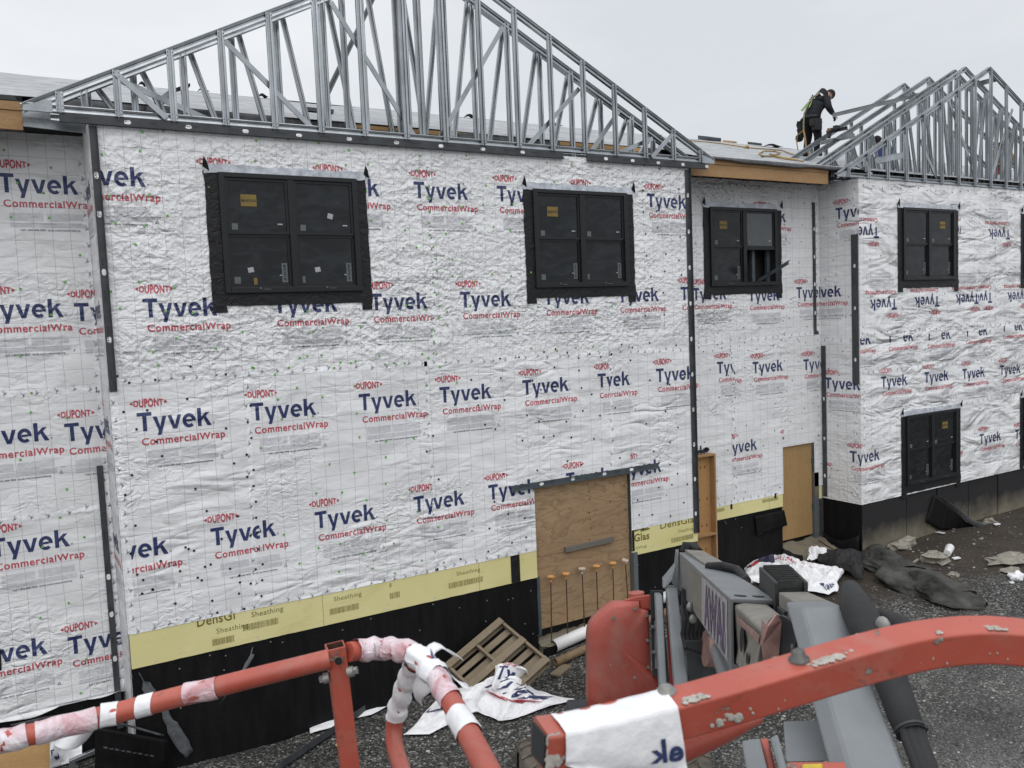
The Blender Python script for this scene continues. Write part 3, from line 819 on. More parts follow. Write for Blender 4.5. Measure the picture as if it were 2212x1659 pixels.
# ------------------------------------------------------------------ windows
def window(wing, org, W, H, pale=False, opened=False, tape=True, stick='full', film=True):
    """double unit, four panes; org = lower left corner of the frame on the wall face, wall looks towards -Y"""
    o = Vector(org)
    fr = MB()
    def bx(mb, x0, z0, x1, z1, y0, y1, m=0): mb.b2((o.x + x0, o.y + y0, o.z + z0), (o.x + x1, o.y + y1, o.z + z1), m)
    t, mid = 0.075, 0.09
    bx(fr, 0, 0, t, H, -0.045, 0.08); bx(fr, W - t, 0, W, H, -0.045, 0.08)
    bx(fr, t, H - t * 0.8, W - t, H, -0.045, 0.08); bx(fr, t, 0, W - t, t, -0.05, 0.08)
    bx(fr, W / 2 - mid / 2, t, W / 2 + mid / 2, H - t * 0.8, -0.04, 0.08)
    win = fr.build('window', M['frame'], wing, bevel=0.006)
    half = [(t, W / 2 - mid / 2), (W / 2 + mid / 2, W - t)]
    zm = H * 0.495
    for k, (a, b) in enumerate(half):
        for up in (0, 1):
            z0, z1 = (t, zm) if not up else (zm, H - t * 0.8)
            yb = 0.022 if not up else 0.0          # lower sash sits behind the upper one
            if opened and k == 1 and not up:
                continue
            sm = MB(); s_ = 0.034
            bx(sm, a, z0, a + s_, z1, yb - 0.02, yb + 0.02); bx(sm, b - s_, z0, b, z1, yb - 0.02, yb + 0.02)
            bx(sm, a + s_, z0, b - s_, z0 + s_, yb - 0.02, yb + 0.02); bx(sm, a + s_, z1 - s_, b - s_, z1, yb - 0.02, yb + 0.02)
            sm.build('sash', M['frame'], win)
            pm = MB(); bx(pm, a + s_ * .8, z0 + s_ * .8, b - s_ * .8, z1 - s_ * .8, yb - 0.003, yb + 0.004)
            pm.build('pane', M['glass_reflection'] if (opened and k == 1) else M['glass'], win)
            # stickers on the glass, each a piece of its own
            yy = o.y + yb - 0.007
            SM = [M['sticker_yellow'], M['sticker_white'], M['sticker_grey'], M['sticker_ink']]
            def q(x0, z0_, x1, z1_, m, name='sticker', txt=None, skew=0.0):
                st = MB(); w2, h2 = x1 - x0, z1_ - z0_
                st.box((o.x + (x0 + x1) / 2, yy + .001, o.z + (z0_ + z1_) / 2), (w2, .002, h2), Matrix.Rotation(R(skew), 3, 'Y'), m)
                if txt == 'h':
                    P, F = fit('MARVIN', w2 * .9, 0.036, 0.02, 2); stamp(st, P, F, (o.x + x0 + w2 * .05, yy - 0.002, o.z + z0_ + h2 * .37), X_, Z_, 3)
                elif txt == 'v':
                    P, F = fit('MARVIN', 0.15, 0.036, 0.01, 2); stamp(st, P, F, (o.x + x0 + 0.02, yy - 0.002, o.z + z0_ + 0.225), -Z_, X_, 3)
                    dd = [(x0 + 0.038 + 0.016 * math.cos(i * math.pi / 4), z0_ + 0.042 + 0.020 * math.sin(i * math.pi / 4)) for i in range(8)]
                    st.add([(o.x + x, yy - 0.002, o.z + z) for x, z in dd], [tuple(range(8))], 3)
                    st.b2((o.x + x0 - .03, yy, o.z + z0_ + .085), (o.x + x0 - .0005, yy + .002, o.z + z0_ + .098), 1)
                return st.build(name, SM, win)
            w_ = b - a
            if up and ((k == 0) == (stick != 'right')) and stick != 'none':
                x0 = a + w_ * (0.24 if k == 0 else 0.42); zz = z0 + (z1 - z0) * 0.50
                q(x0, zz, x0 + 0.20, zz + 0.15, 0, txt='h')
            if up:
                q(a + 0.06, z0 + 0.055, a + 0.135, z0 + 0.135, 2)
                q(b - 0.15, z0 + 0.125, b - 0.085, z0 + 0.142, 1)
                if stick == 'full' and k == 1: q(a + w_ * .60 - .037, z0 + (z1 - z0) * .36 - .035, a + w_ * .60 + .037, z0 + (z1 - z0) * .36 + .035, 1, skew=14)
            else:
                q(a + 0.055, z0 + 0.05, a + (0.135 if k == 0 else 0.095), z0 + 0.135, 2)
                xr = b - 0.125
                q(xr, z0 + 0.06, xr + 0.075, z0 + 0.31, 2, txt='v')
                if stick == 'full':
                    q(a + w_ * .34 - .037, z0 + (z1 - z0) * .33 - .032, a + w_ * .34 + .037, z0 + (z1 - z0) * .33 + .032, 1, skew=-10)
                    if k == 0: q(a + 0.30, z0 + 0.03, a + 0.345, z0 + 0.12, 0)
                yy = o.y - .062
                q(a + w_ * .5, t * .55, a + w_ * .62, t * .66, 2, 'sash_lift'); q(a + w_ * .44, t * .65, a + w_ * .47, t * .95, 2, 'sash_lock')
    if opened:
        a, b = half[1]
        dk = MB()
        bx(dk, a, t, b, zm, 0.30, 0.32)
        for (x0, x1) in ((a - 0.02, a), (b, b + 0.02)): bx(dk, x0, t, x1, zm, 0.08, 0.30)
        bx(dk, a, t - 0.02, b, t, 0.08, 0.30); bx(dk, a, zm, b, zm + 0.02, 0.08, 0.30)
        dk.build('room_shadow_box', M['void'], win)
        sm = MB(); bx(sm, a + 0.28, t, a + 0.36, zm, 0.10, 0.16); bx(sm, b - 0.09, t, b - 0.01, zm, 0.10, 0.16)
        sm.build('stud', M['primer_blue'], win)
        lm = MB(); bx(lm, a, zm - 0.045, b, zm, -0.03, 0.03); lm.build('rail', M['frame'], win)
    if tape:
        # self-stick black flashing around the frame, slightly ragged and puckered
        def strip(x0, z0, x1, z1, seed, name='flashing_tape', m=M['flash'], lift=0.006, rag=0.012, yfl=0.0):
            mb = MB(); rnd = random.Random(seed + int(o.x * 100))
            L = max(x1 - x0, z1 - z0); n = max(4, int(L / 0.08)); horiz = (x1 - x0) > (z1 - z0)
            ea = [rnd.uniform(-rag, rag) for _ in range(n + 1)]; eb = [rnd.uniform(-rag, rag) for _ in range(n + 1)]
            def f(u, v):
                i = int(round(u * n))
                if horiz: x, z = x0 + (x1 - x0) * u, (z0 + ea[i]) * (1 - v) + (z1 + eb[i]) * v
                else: x, z = (x0 + ea[i]) * (1 - v) + (x1 + eb[i]) * v, z0 + (z1 - z0) * u
                y = -lift - 0.009 * mnoise.noise(Vector((x * 9 + o.x, z * 9, seed))) - yfl * v
                return Vector((o.x + x, o.y + y, o.z + z))
            mb.grid(f, n, 3, 0, True)
            return mb.build(name, m, win)
        s = 0.165
        strip(-s, -0.16, W + s * 0.9, 0.01, 3, rag=0.007, lift=0.013)
        strip(-s, -0.24, 0.012, H + 0.02, 1, lift=0.010, rag=.007)
        strip(W - 0.012, -0.26, W + s * 0.85, H + 0.05, 2, lift=0.010, rag=.007)
        strip(-s, H - 0.015, W + s * 0.8, H + 0.095, 5, 'head_tape', M['clear_tape'], 0.018, 0.012)
        for sx, x in ((-1, -s * 0.95), (1, W + s * 0.8)):
            fl = MB()
            a = Vector((o.x + x, o.y - 0.02, o.z + H + 0.03))
            pts = [a + Vector((-0.02, 0, 0.03)), a + Vector((0.06, 0, -0.02)), a + Vector((0.035, -0.02, 0.09)), a + Vector((-0.01, -0.05, 0.15))]
            fl.extr(pts, (0, 0.006, 0))
            fl.build('tape_tab', M['flash'], win)
    return win

def steel_angle(wing, p0, p1, wid, face_n, slots, m='primer', name='steel_angle', marks=True, leg=None):
    """angle iron: a flat leg wid wide along p0->p1 on the wall, a return leg behind it, with slotted holes"""
    p0, p1, n = Vector(p0), Vector(p1), Vector(face_n)
    d = (p1 - p0); L = d.length; d /= L
    w_ = n.cross(d).normalized()
    mb = MB()
    t = 0.008
    a = p0 + n * 0.004
    mb.extr([a, a + d * L, a + d * L + w_ * wid, a + w_ * wid], n * t)
    lg = leg if leg is not None else 0.05
    if lg:
        mb.extr([a, a + d * L, a + d * L + w_ * t, a + w_ * t], n * lg)
    hb = mb
    for s_ in slots:
        c = a + d * s_ + w_ * wid * 0.5 + n * (t + 0.001)
        pts = []
        for k in range(10):
            th = 2 * math.pi * k / 10
            pts.append(c + d * (0.026 * math.cos(th) + (0.014 if math.cos(th) > 0 else -0.014)) + w_ * 0.024 * math.sin(th))
        hb.add(pts, [tuple(range(10))], 1)
    if marks:
        rnd = random.Random(int(p0.x * 77 + p0.z * 13) + 3)
        s_ = 0.15
        while s_ < L - 0.2:
            for k in range(rnd.randint(4, 9)):
                c = a + d * (s_ + k * 0.022) + w_ * wid * rnd.uniform(0.42, 0.55) + n * (t + 0.001)
                hb.add([c, c + d * 0.012, c + d * 0.012 + w_ * 0.018, c + w_ * 0.018], [(0, 1, 2, 3)], 2)
            s_ += rnd.uniform(0.35, 0.6)
    return mb.build(name, [M[m], M['wrap'], M['marks']], wing)
def sheath_print(mb, txt, x, z, width, h, y, bold=0.0, x1=None, m=1, y1=None):
    P, F = fit(txt, width, h, bold, 3)
    P, F = clip2(P, F, None, x1, None, y1)
    stamp(mb, P, F, (x, y, z), X_, Z_, m)

# ------------------------------------------------------------------ central gabled bay
YR = 0.967                       # the recessed walls stand this far back
bay = thing('gabled_bay', 'wide projecting two-storey bay in white wrap, with two black windows and a boarded doorway', 'building', (4.65, 0.5, -1.4))
BW, TOP = 9.315, 6.60
doors = (5.92, 7.83)
mb = MB()
W1 = (1.42, 4.56); W2 = (6.09, 4.55); WW, WH = 1.83, 1.52
org = (0, 0, 0.44)
holes = [(doors[0], -1, doors[1], 1.475 - 0.44), (W1[0] + .05, W1[1] - .39, W1[0] + WW - .05, W1[1] - .49 + WH), (W2[0] + .05, W2[1] - .39, W2[0] + WW - .05, W2[1] - .49 + WH)]
wall_sheet(mb, org, X_, Z_, BW, TOP - 0.44, holes)
HOLES[:] = [(doors[0], -1, doors[1], 1.475)] + [(q[0] + .02, q[1] + .02, q[0] + WW - .02, q[1] + WH - .02) for q in (W1, W2)]
E_ = 0.0035
def L_(x, z, x0=None, x1=None, z0=None, z1=None, y=0.0):
    logo(mb, (x, y - E_, z), X_, Z_, None if x0 is None else x0 - x, None if x1 is None else x1 - x, None if z0 is None else z0 - z, None if z1 is None else z1 - z)
for x, a, b in ((-0.29, 0.09, None), (1.24, None, None), (2.72, None, None), (4.11, None, None), (5.47, None, None), (6.86, None, None), (8.37, None, BW)):
    L_(x, 6.09, a, b)
for x, a, b in ((0.44, None, None), (2.02, None, None), (3.37, None, 4.31), (4.77, None, None), (6.24, None, None), (7.7, None, None), (9.06, None, BW)):
    L_(x, 4.52, a, b)
for x, a, b in ((0.28, None, None), (1.64, None, None), (3.12, None, 4.16), (4.36, None, None), (5.78, None, None), (7.22, None, 7.46), (7.02, 7.46, None), (8.46, None, BW)):
    L_(x, 3.14, a, b)
for x, a, b in ((-0.34, 0.10, None), (1.04, None, 1.655), (1.0, 1.66, None), (2.40, None, None), (3.86, None, 4.17), (3.82, 4.175, None), (5.10, None, 5.91), (6.53, None, None), (7.65, 7.85, BW)):
    L_(x, 1.59, a, b)
FN = Vector((0, -1, 0))
for a, b in (((0.1, 3.1), (9.2, 3.0)), ((1.55, 0.1), (1.62, 3.05)), ((4.18, 0.0), (4.16, 3.1)), ((4.33, 3.1), (4.36, 6.0)), ((7.46, 1.1), (7.5, 3.0)), ((0.03, 0.02), (5.9, 0.02)), ((0.06, 0.1), (0.05, 3.0))):
    seam(mb, org, X_, Z_, FN, a, b, 0.075 if a[1] > 0.05 else 0.05)
wrap = mb.build('wall_wrap', WRAPM, bay)
nb = MB()
g_ = [p for p in scatter(BW, TOP - 0.44, holes, 0.37, 0.37, 0.1, 0.2) ]
gl, bl = [], []
for x, z in g_:
    up = z > 3.1
    bk = (x > 8.1) or (not up and x > 4.3 + 0.6 * math.sin(z * 3)) or (not up and x < 1.7)
    (bl if bk else gl).append((x, z))
bl += [(random.uniform(0.1, 1.6), random.uniform(0.02, 1.0)) for _ in range(16)] + [(0.1 + 0.42 * i, 3.06 + random.uniform(-.06, .2)) for i in range(4)]
gl += [(1.7 + 0.24 * i + random.uniform(-.08, .08), 3.08 + random.uniform(-.1, .25)) for i in range(12)]
bl += [(6.2 + 0.22 * i, 3.05 + random.uniform(-.08, .12)) for i in range(9)] + [(1.6 + random.uniform(-.08, .08), 0.15 + 0.21 * i) for i in range(13)]
gl += [(4.36 + random.uniform(-.08, .08), 3.2 + 0.17 * i) for i in range(15)]
def ok(p): return not any(h[0] - .12 < p[0] < h[2] + .12 and h[1] - .12 < p[1] < h[3] + .12 for h in holes)
nails(nb, org, X_, Z_, FN, [p for p in gl if ok(p)], 0)
nails(nb, org, X_, Z_, FN, [p for p in bl if ok(p)], 1)
nb.build('cap_nail', [M['nail_green'], M['nail_black']], wrap, kind='stuff')
# the returns at both ends of the bay
mb = MB()
wall_sheet(mb, (0, YR, -1.5), -Y_, Z_, YR, TOP + 1.5, [])
logo(mb, (-E_, 1.14, 4.53), -Y_, Z_, x0=0.18, x1=1.12)
logo(mb, (-E_, 1.24, 6.0), -Y_, Z_, x0=0.3, x1=1.22)
logo(mb, (-E_, 1.2, 1.6), -Y_, Z_, x0=0.25, x1=1.18)
logo(mb, (-E_, 1.2, 3.1), -Y_, Z_, x0=0.25, x1=1.18)
seam(mb, (0, YR, 0), -Y_, Z_, (-1, 0, 0), (0.86, 0.0), (0.86, 5.9), 0.08)
seam(mb, (0, YR, 0), -Y_, Z_, (-1, 0, 0), (0.08, 0.0), (0.08, 5.9), 0.06)
mb.build('return_wrap', WRAPM, bay)
mb = MB()
wall_sheet(mb, (BW, 0, -0.0), Y_, Z_, YR, TOP, [])
mb.build('return_wrap', WRAPM, bay)
# yellow sheathing left bare along the foot of the wall
mb = MB()
for a, b in ((0.01, doors[0]), (doors[1], BW)):
    n_ = int((b - a) / .08)
    mb.grid(lambda u, v: Vector((a + (b - a) * u, 0.004, (.006 * mnoise.noise(Vector(((a + (b - a) * u) * 6, 0, 2)))) * (1 - v) + .47 * v)), n_, 1)
    mb.b2((a, 0.006, 0.01), (b, 0.03, 0.47))
ys = 0.0025
sheath_print(mb, 'DensGl', 0.80, 0.355, 0.47, 0.135, ys, 0.015, 1.235, y1=0.078)
sheath_print(mb, 'Sheathing', 1.03, 0.215, 0.40, 0.07, ys, 0.0, 1.235)
sheath_print(mb, 'Sheathing', 1.48, 0.33, 0.42, 0.075, ys, 0.005, y1=0.075)
sheath_print(mb, 'Sheathing', 2.60, 0.31, 0.40, 0.065, ys)
sheath_print(mb, 'Sheathing', 4.50, 0.30, 0.40, 0.065, ys)
sheath_print(mb, 'g', 3.42, 0.36, 0.04, 0.06, ys)
sheath_print(mb, 'Glas', 7.88, 0.235, 0.33, 0.13, ys, 0.03)
sheath_print(mb, 'thing', 7.90, 0.10, 0.24, 0.055, ys)
sheath_print(mb, 'DensGlass', 8.46, 0.36, 0.95, 0.115, ys, 0.015, 0.84)
sheath_print(mb, 'Sheathing', 8.86, 0.225, 0.36, 0.06, ys)
mb.add([(7.88, ys, .40), (8.02, ys, .42), (8.02, ys, .385), (8.10, ys, .385), (8.10, ys, .46), (7.88, ys, .46)], [tuple(range(6))], 1)
mb.extr([(8.12, ys, .385), (8.24, ys, .40), (8.13, ys, .468), (8.02, ys, .45)], (0, .002, 0), 1)
for x, w_, z in ((0.97, .27, .065), (1.36, .46, .17), (2.53, .42, .13), (3.42, .15, .17), (4.36, .58, .13), (8.70, .5, .07)):
    x_ = x
    while x_ < x + w_:
        ww = random.choice((0.006, 0.012, 0.018, 0.03))
        mb.add([(x_, ys, z), (x_ + ww, ys, z), (x_ + ww, ys, z + .085), (x_, ys, z + .085)], [(0, 1, 2, 3)], 2)
        x_ += ww + random.choice((0.003, 0.005, 0.008))
mb.build('sheathing_board', [M['yellow'], M['yellow_ink'], M['barcode']], bay)
mb = MB(); mb.b2((5.44, -0.004, 0.005), (5.60, 0.002, 0.43)); mb.build('black_tape', M['flash'], bay)
# black damp-proof membrane on the foundation
def memb(x0, x1, y, zt, zb, parent, seed):
    mb = MB()
    n = max(6, int((x1 - x0) / 0.12))
    def f(u, v):
        x = x0 + (x1 - x0) * u; z = zb + (zt - zb) * v
        bul = 0.022 * mnoise.noise(Vector((x * 1.3, z * 0.8, seed))) + 0.008 * mnoise.noise(Vector((x * 5, z * 3, seed)))
        k = (x % 1.22) / 1.22
        bul += 0.02 * math.exp(-((k - 0.5) / 0.02) ** 2)
        return Vector((x, y - 0.012 - abs(bul) * (1 - 0.7 * v), z))
    mb.grid(f, n, 14)
    mb.b2((x0, y + 0.06, zb), (x1, y + 0.12, zt + 0.02))
    o = mb.build('foundation_membrane', M['membrane'], parent)
    nb = MB()
    rnd = random.Random(seed)
    for i in range(int((x1 - x0) * 5)):
        c = Vector((x0 + rnd.random() * (x1 - x0), y - 0.025, zt - 0.05 - (rnd.random() ** 2) * 0.9))
        nb.disc(c, FN, 0.011, 0.006, 6)
    nb.build('washer', M['bolt'], o, kind='stuff')
    return o
memb(0.0, doors[0] - 0.02, 0.03, 0.005, -1.75, bay, 11)
memb(doors[1] + 0.1, BW, 0.03, 0.005, -1.75, bay, 12)
mb = MB()
def flap(pts, wid, off):
    path = [Vector(p) for p in pts]
    n = len(path)
    def f(u, v):
        t = u * (n - 1); i = min(int(t), n - 2); p = path[i].lerp(path[i + 1], t - i)
        wv = wid[min(int(round(t)), n - 1)] if isinstance(wid, (list, tuple)) else wid
        return p + Vector((0.8, 0.1, 0.55)) * (v - 0.5) * wv + Vector((0, -off * math.sin(u * 3.1), 0)) + Vector((0, 0.04 * mnoise.noise(p * 2 + Vector((0, 0, v))), 0))
    mb.grid(f, (n - 1) * 4, 4, 0, True, 0.003)
a7 = lambda x, y, Y=-0.04: atY(x / 3, 1106 + y / 3, Y)
flap([a7(900, 1040), a7(960, 1150), a7(1040, 1230), a7(1080, 1330), a7(1150, 1450), a7(1230, 1570)], [0.01, 0.12, 0.06, 0.10, 0.16, 0.12], 0.05)
flap([a7(1636, 875), a7(1600, 960), a7(1500, 1120), a7(1420, 1250)], [0.02, 0.16, 0.12, 0.02], 0.10)
flap([a7(780, 1370), a7(900, 1400), a7(1060, 1450)], 0.03, 0.02)
flap([a7(740, 1510), a7(850, 1530), a7(1000, 1590)], [0.01, 0.05, 0.02], 0.02)
mb.build('membrane_flap', M['membrane_grey'], bay)
# windows
window(bay, (W1[0], 0, W1[1]), WW, WH)
window(bay, (W2[0], 0, W2[1]), WW, WH, stick='left')
# steel angles
steel_angle(bay, (-0.30, -0.012, 6.552), (6.69, -0.012, 6.552), 0.112, FN, [0.72 + 0.69 * i for i in range(9)])
steel_angle(bay, (7.14, -0.012, 6.548), (9.70, -0.012, 6.548), 0.112, FN, [0.38 + 0.55 * i for i in range(5)])
steel_angle(bay, (0.085, -0.004, 3.42), (0.085, -0.004, 6.54), 0.085, FN, [0.62, 1.42, 2.1, 2.55])
steel_angle(bay, (BW - 0.0, -0.004, 0.16), (BW - 0.0, -0.004, 6.52), 0.095, FN, [0.35 + 0.62 * i for i in range(10)])
steel_angle(bay, (5.50, -0.008, 1.44), (8.42, -0.008, 1.44), 0.085, FN, [0.55, 1.15, 1.78, 2.35], 'primer_blue', 'lintel_angle')
# doorway: jambs, sill
mb = MB()
mb.b2((doors[0] - 0.01, 0.0, -0.95), (doors[0] + 0.04, 0.2, 0.0))
mb.b2((doors[1] - 0.0, 0.004, 0.07), (doors[1] + 0.06, 0.2, 1.40))
mb.build('door_jamb', M['primer_blue'], bay, bevel=0.003)
mb = MB(); mb.b2((doors[1] - 0.0, -0.03, -1.05), (doors[1] + 0.09, 0.15, 0.06)); mb.build('door_jamb', M['sticker_grey'], bay, bevel=0.004)
mb = MB()
def sillf(u, v):
    x = doors[0] - 0.02 + (doors[1] - doors[0] + 0.05) * u; y = 0.16 - 0.24 * v
    return Vector((x, y, -1.02 + 0.05 * mnoise.noise(Vector((x * 5, y * 5, 2))) - 0.09 * v + 0.03 * mnoise.noise(Vector((x * 17, y * 17, 2)))))
mb.grid(sillf, 30, 10); mb.b2((doors[0], -0.06, -1.75), (doors[1] + .02, 0.16, -1.10))
mb.build('sill', M['concrete'], bay)
mb = MB(); mb.b2((doors[0] + 0.0, -0.11, -1.75), (doors[1] + 0.1, -0.085, -1.13)); mb.build('sill_face', M['membrane'], bay)
mb = MB(); mb.b2((doors[0], 0.20, -1.1), (doors[1] + .06, 0.24, 1.48)); mb.build('door_shadow', M['void'], bay)
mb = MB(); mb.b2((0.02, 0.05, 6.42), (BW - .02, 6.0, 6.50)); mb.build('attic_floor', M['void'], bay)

# plywood board closing the doorway
pb = thing('plywood_board', 'large grainy plywood board with a grey wood cleat closing the doorway behind the rebar stakes', 'board', (6.87, 0.1, -0.9))
mb = MB(); mb.b2((doors[0] + 0.04, 0.07, 0.30), (doors[1] - 0.005, 0.09, 1.44)); mb.build('panel', M['plywood'], pb, label='wavy grained upper plywood panel')
mb = MB(); mb.b2((doors[0] + 0.04, 0.075, -0.88), (doors[1] - 0.005, 0.095, 0.296)); mb.build('panel', M['plywood'], pb, label='lower plywood panel with fine horizontal grain')
mb = MB(); mb.box((6.98, 0.045, 0.34), (0.98, 0.05, 0.085), Matrix.Rotation(R(-0.5), 3, 'Y')); mb.build('cleat', M['greywood'], pb, bevel=0.004)
mb = MB()
for x, z in ((7.0, 1.33), (7.02, 1.21), (7.03, 1.08), (7.01, .86), (7.03, .74), (7.04, .60), (7.0, .41), (7.45, .98), (7.47, .55), (7.76, .80), (7.77, .42), (7.75, 1.2)):
    mb.disc((x, 0.071, z), FN, 0.014, 0.003, 7)
mb.build('knot', M['knot'], pb)

# rebar stakes with plastic caps in front of the door
c5 = crop(2000, 1850, 560 / 1429)
stk = [((432, 1600), (430, 1075), 'o'), ((595, 1545), (584, 1045), 'o'), ((765, 1490), (743, 995), 'p'), ((898, 1375), (888, 968), 'o'), ((1058, 1320), (1053, 938), 'o'), ((1210, 1280), (1178, 915), 's')]
words = ['first', 'second', 'third', 'fourth', 'fifth', 'last']
looks = {'o': 'rusty rebar stake with an orange mushroom cap, {} from the left of the row', 'p': 'rusty rebar stake with a pale bleached cap, {} from the left of the row', 's': 'rusty rebar stake with a square pale cap at the right end of the row'}
for i, (bt, tp, k) in enumerate(stk):
    b = atY(*c5(*bt), -0.035); t = atY(*c5(*tp), -0.035)
    b.z = min(b.z, -1.02)
    r_ = thing('rebar_stake', looks[k].format(words[i]), 'stake', b, 'rebar stakes in front of the boarded door')
    mb = MB(); mb.tube([b - Z_ * 0.15, b.lerp(t, .5) + X_ * 0.004, t], 0.0095, 8); mb.build('rod', M['rust'], r_)
    mb = MB()
    if k == 's':
        mb.box(t + Z_ * 0.01, (0.10, 0.10, 0.022), Matrix.Rotation(R(35), 3, 'Z') @ Matrix.Rotation(R(18), 3, 'X')); mb.tube([t - Z_ * .05, t], .02, 8)
    else:
        mb.tube([t - Z_ * .085, t - Z_ * .05, t - Z_ * .02, t - Z_ * .004, t + Z_ * .012, t + Z_ * .017], [.017, .019, .030, .062, .062, .054], 14)
    mb.build('cap', M['cap_orange' if k == 'o' else 'cap_pale'], r_)

# ------------------------------------------------------------------ recessed wall on the left
lw = thing('recessed_wing', 'recessed white wrapped wall at the left edge, under the wooden fascia, cut by the picture', 'building', (-3, 1.2, -1.4))
mb = MB()
org = (-7, YR, -0.62)
lh = [(3.9, 1.1, 5.3, 2.1)]
wall_sheet(mb, org, X_, Z_, 7, 6.61 + 0.62, lh)
HOLES[:] = [(-3.3, .3, -1.55, 1.75), (-3.6, 4.56, -1.8, 6.04)]
for x, z, b in ((-0.95, 6.11, 0), (-1.23, 4.58, -0.27), (-0.24, 4.52, 0), (-1.50, 3.04, None), (-0.46, 3.0, 0), (-1.37, 1.66, None), (-0.62, 0.25, 0), (-1.72, 0.33, None), (-2.5, 6.1, None), (-2.65, 4.55, None), (-2.9, 3.0, None), (-2.8, 1.65, None), (-0.03 - 1.4 * 2.9, 6.1, None)):
    L_(x, z, None, b, y=YR)
for a, b in (((5.3, 4.05), (6.95, 4.02)), ((5.3, 2.47), (6.95, 2.50)), ((6.97, 0.1), (6.97, 7.1))):
    seam(mb, org, X_, Z_, FN, a, b, 0.07)
lwrap = mb.build('wall_wrap', WRAPM, lw)
nb = MB()
nails(nb, org, X_, Z_, FN, scatter(7, 7.2, lh, 0.40, 0.40, 4.5, 0.1, 0.12, 0.4), 0)
nb.build('cap_nail', [M['nail_green'], M['nail_black']], lwrap, kind='stuff')
window(lw, (-3.335, YR, 0.27), WW, WH)
window(lw, (-3.6, YR, 4.54), WW, WH)
steel_angle(lw, (-0.055, YR - 0.012, -1.1), (-0.055, YR - 0.012, 2.42), 0.075, FN, [0.15, 0.95, 1.55, 2.05], leg=0.0)
# what shows below the ragged foot of the wrap
mb = MB(); mb.b2((-7, YR + 0.01, -1.7), (-0.02, YR + 0.08, -0.60)); mb.build('foundation_wall', M['membrane'], lw)
mb = MB()
def edgef(u, v):
    x = -3 + 2.98 * u
    return Vector((x, YR - 0.015 - 0.05 * v - 0.03 * mnoise.noise(Vector((x * 3, v, 9))) * v, -0.60 - (0.07 + 0.08 * mnoise.noise(Vector((x * 2.3, 0, 5))) - 0.10 * u * u) * v))
mb.grid(edgef, 60, 4, 0, True, 0.002)
mb.build('loose_wrap_edge', M['wrap'], lw)
c12 = crop(0, 2600, 700 / 2212)
mb = MB()
p = [atY(*c12(*q), YR - 0.10) for q in ((130, 800), (560, 700), (850, 655), (860, 670), (560, 730), (300, 800))]
mb.extr(p, (0, -0.03, 0)); mb.build('steel_strip', M['primer'], lw)
bd = MB()
p = [atY(*c12(*q), 0.55) for q in ((-300, 1150), (640, 1010), (660, 1500), (-300, 1700))]
bd.extr(p, (0, 0.03, 0))
bl_ = tag(bd.build('plywood_offcut', M['osb']), 'tan plywood offcut standing under the red guard rail at the lower left corner', 'board')
sw = MB()
def swf(u, v):
    q = c12(620 + 400 * u, 930 + 420 * v - 120 * u * v)
    return atY(q[0], q[1], 0.45 - 0.08 * math.sin(u * 5 + v * 3) - 0.05 * mnoise.noise(Vector((u * 4, v * 4, 3))))
sw.grid(swf, 14, 14, 0, True, 0.002)
inkp = [swf(u, v) + Vector((0, -0.008, 0)) for u, v in ((0.02, .45), (.12, .42), (.28, .62), (.30, .75), (.2, .78), (.05, .6))]
sw.add(inkp, [tuple(range(6))], 1)
tag(sw.build('wrap_scrap', [M['loose_wrap'], M['navy']]), 'crumpled white wrap scrap with dark print hanging beside the tan offcut, lower left', 'scrap')
ang = MB()
q1 = [atY(*c12(*q), 0.30) for q in ((860, 1255), (1305, 1058), (1310, 1118), (880, 1290))]
ang.extr(q1, (0, 0.06, 0))
ang.extr([atY(*c12(*q), 0.34) for q in ((860, 1255), (935, 1270), (945, 1500), (860, 1500))], (0, 0.05, 0))
tag(ang.build('steel_bracket', M['galv'], bevel=0.004), 'bent pale steel bracket lying against the black foundation at lower left', 'bracket')
bs = MB()
def bsf(u, v):
    a = c12(1180 + 900 * u, 830 + 520 * v + 160 * u)
    return atY(a[0], a[1], -0.06 - 0.12 * (1 - v) * math.sin(2.2 * u + .3) - 0.03 * mnoise.noise(Vector((u * 3, v * 3, 8))))
bs.grid(bsf, 18, 12, 0, True, 0.006)
for k in range(9):
    u0 = 0.12 + k * 0.08
    bs.add([bsf(u0, 0.42 + .02 * (k % 2)) + FN * .01, bsf(u0 + .055, 0.42) + FN * .01, bsf(u0 + .055, .455) + FN * .01, bsf(u0, .46) + FN * .01], [(0, 1, 2, 3)], 1)
tag(bs.build('membrane_sheet', [M['membrane'], M['membrane_grey']]), 'loose black membrane sheet with a grey printed line slumped against the foundation', 'membrane')

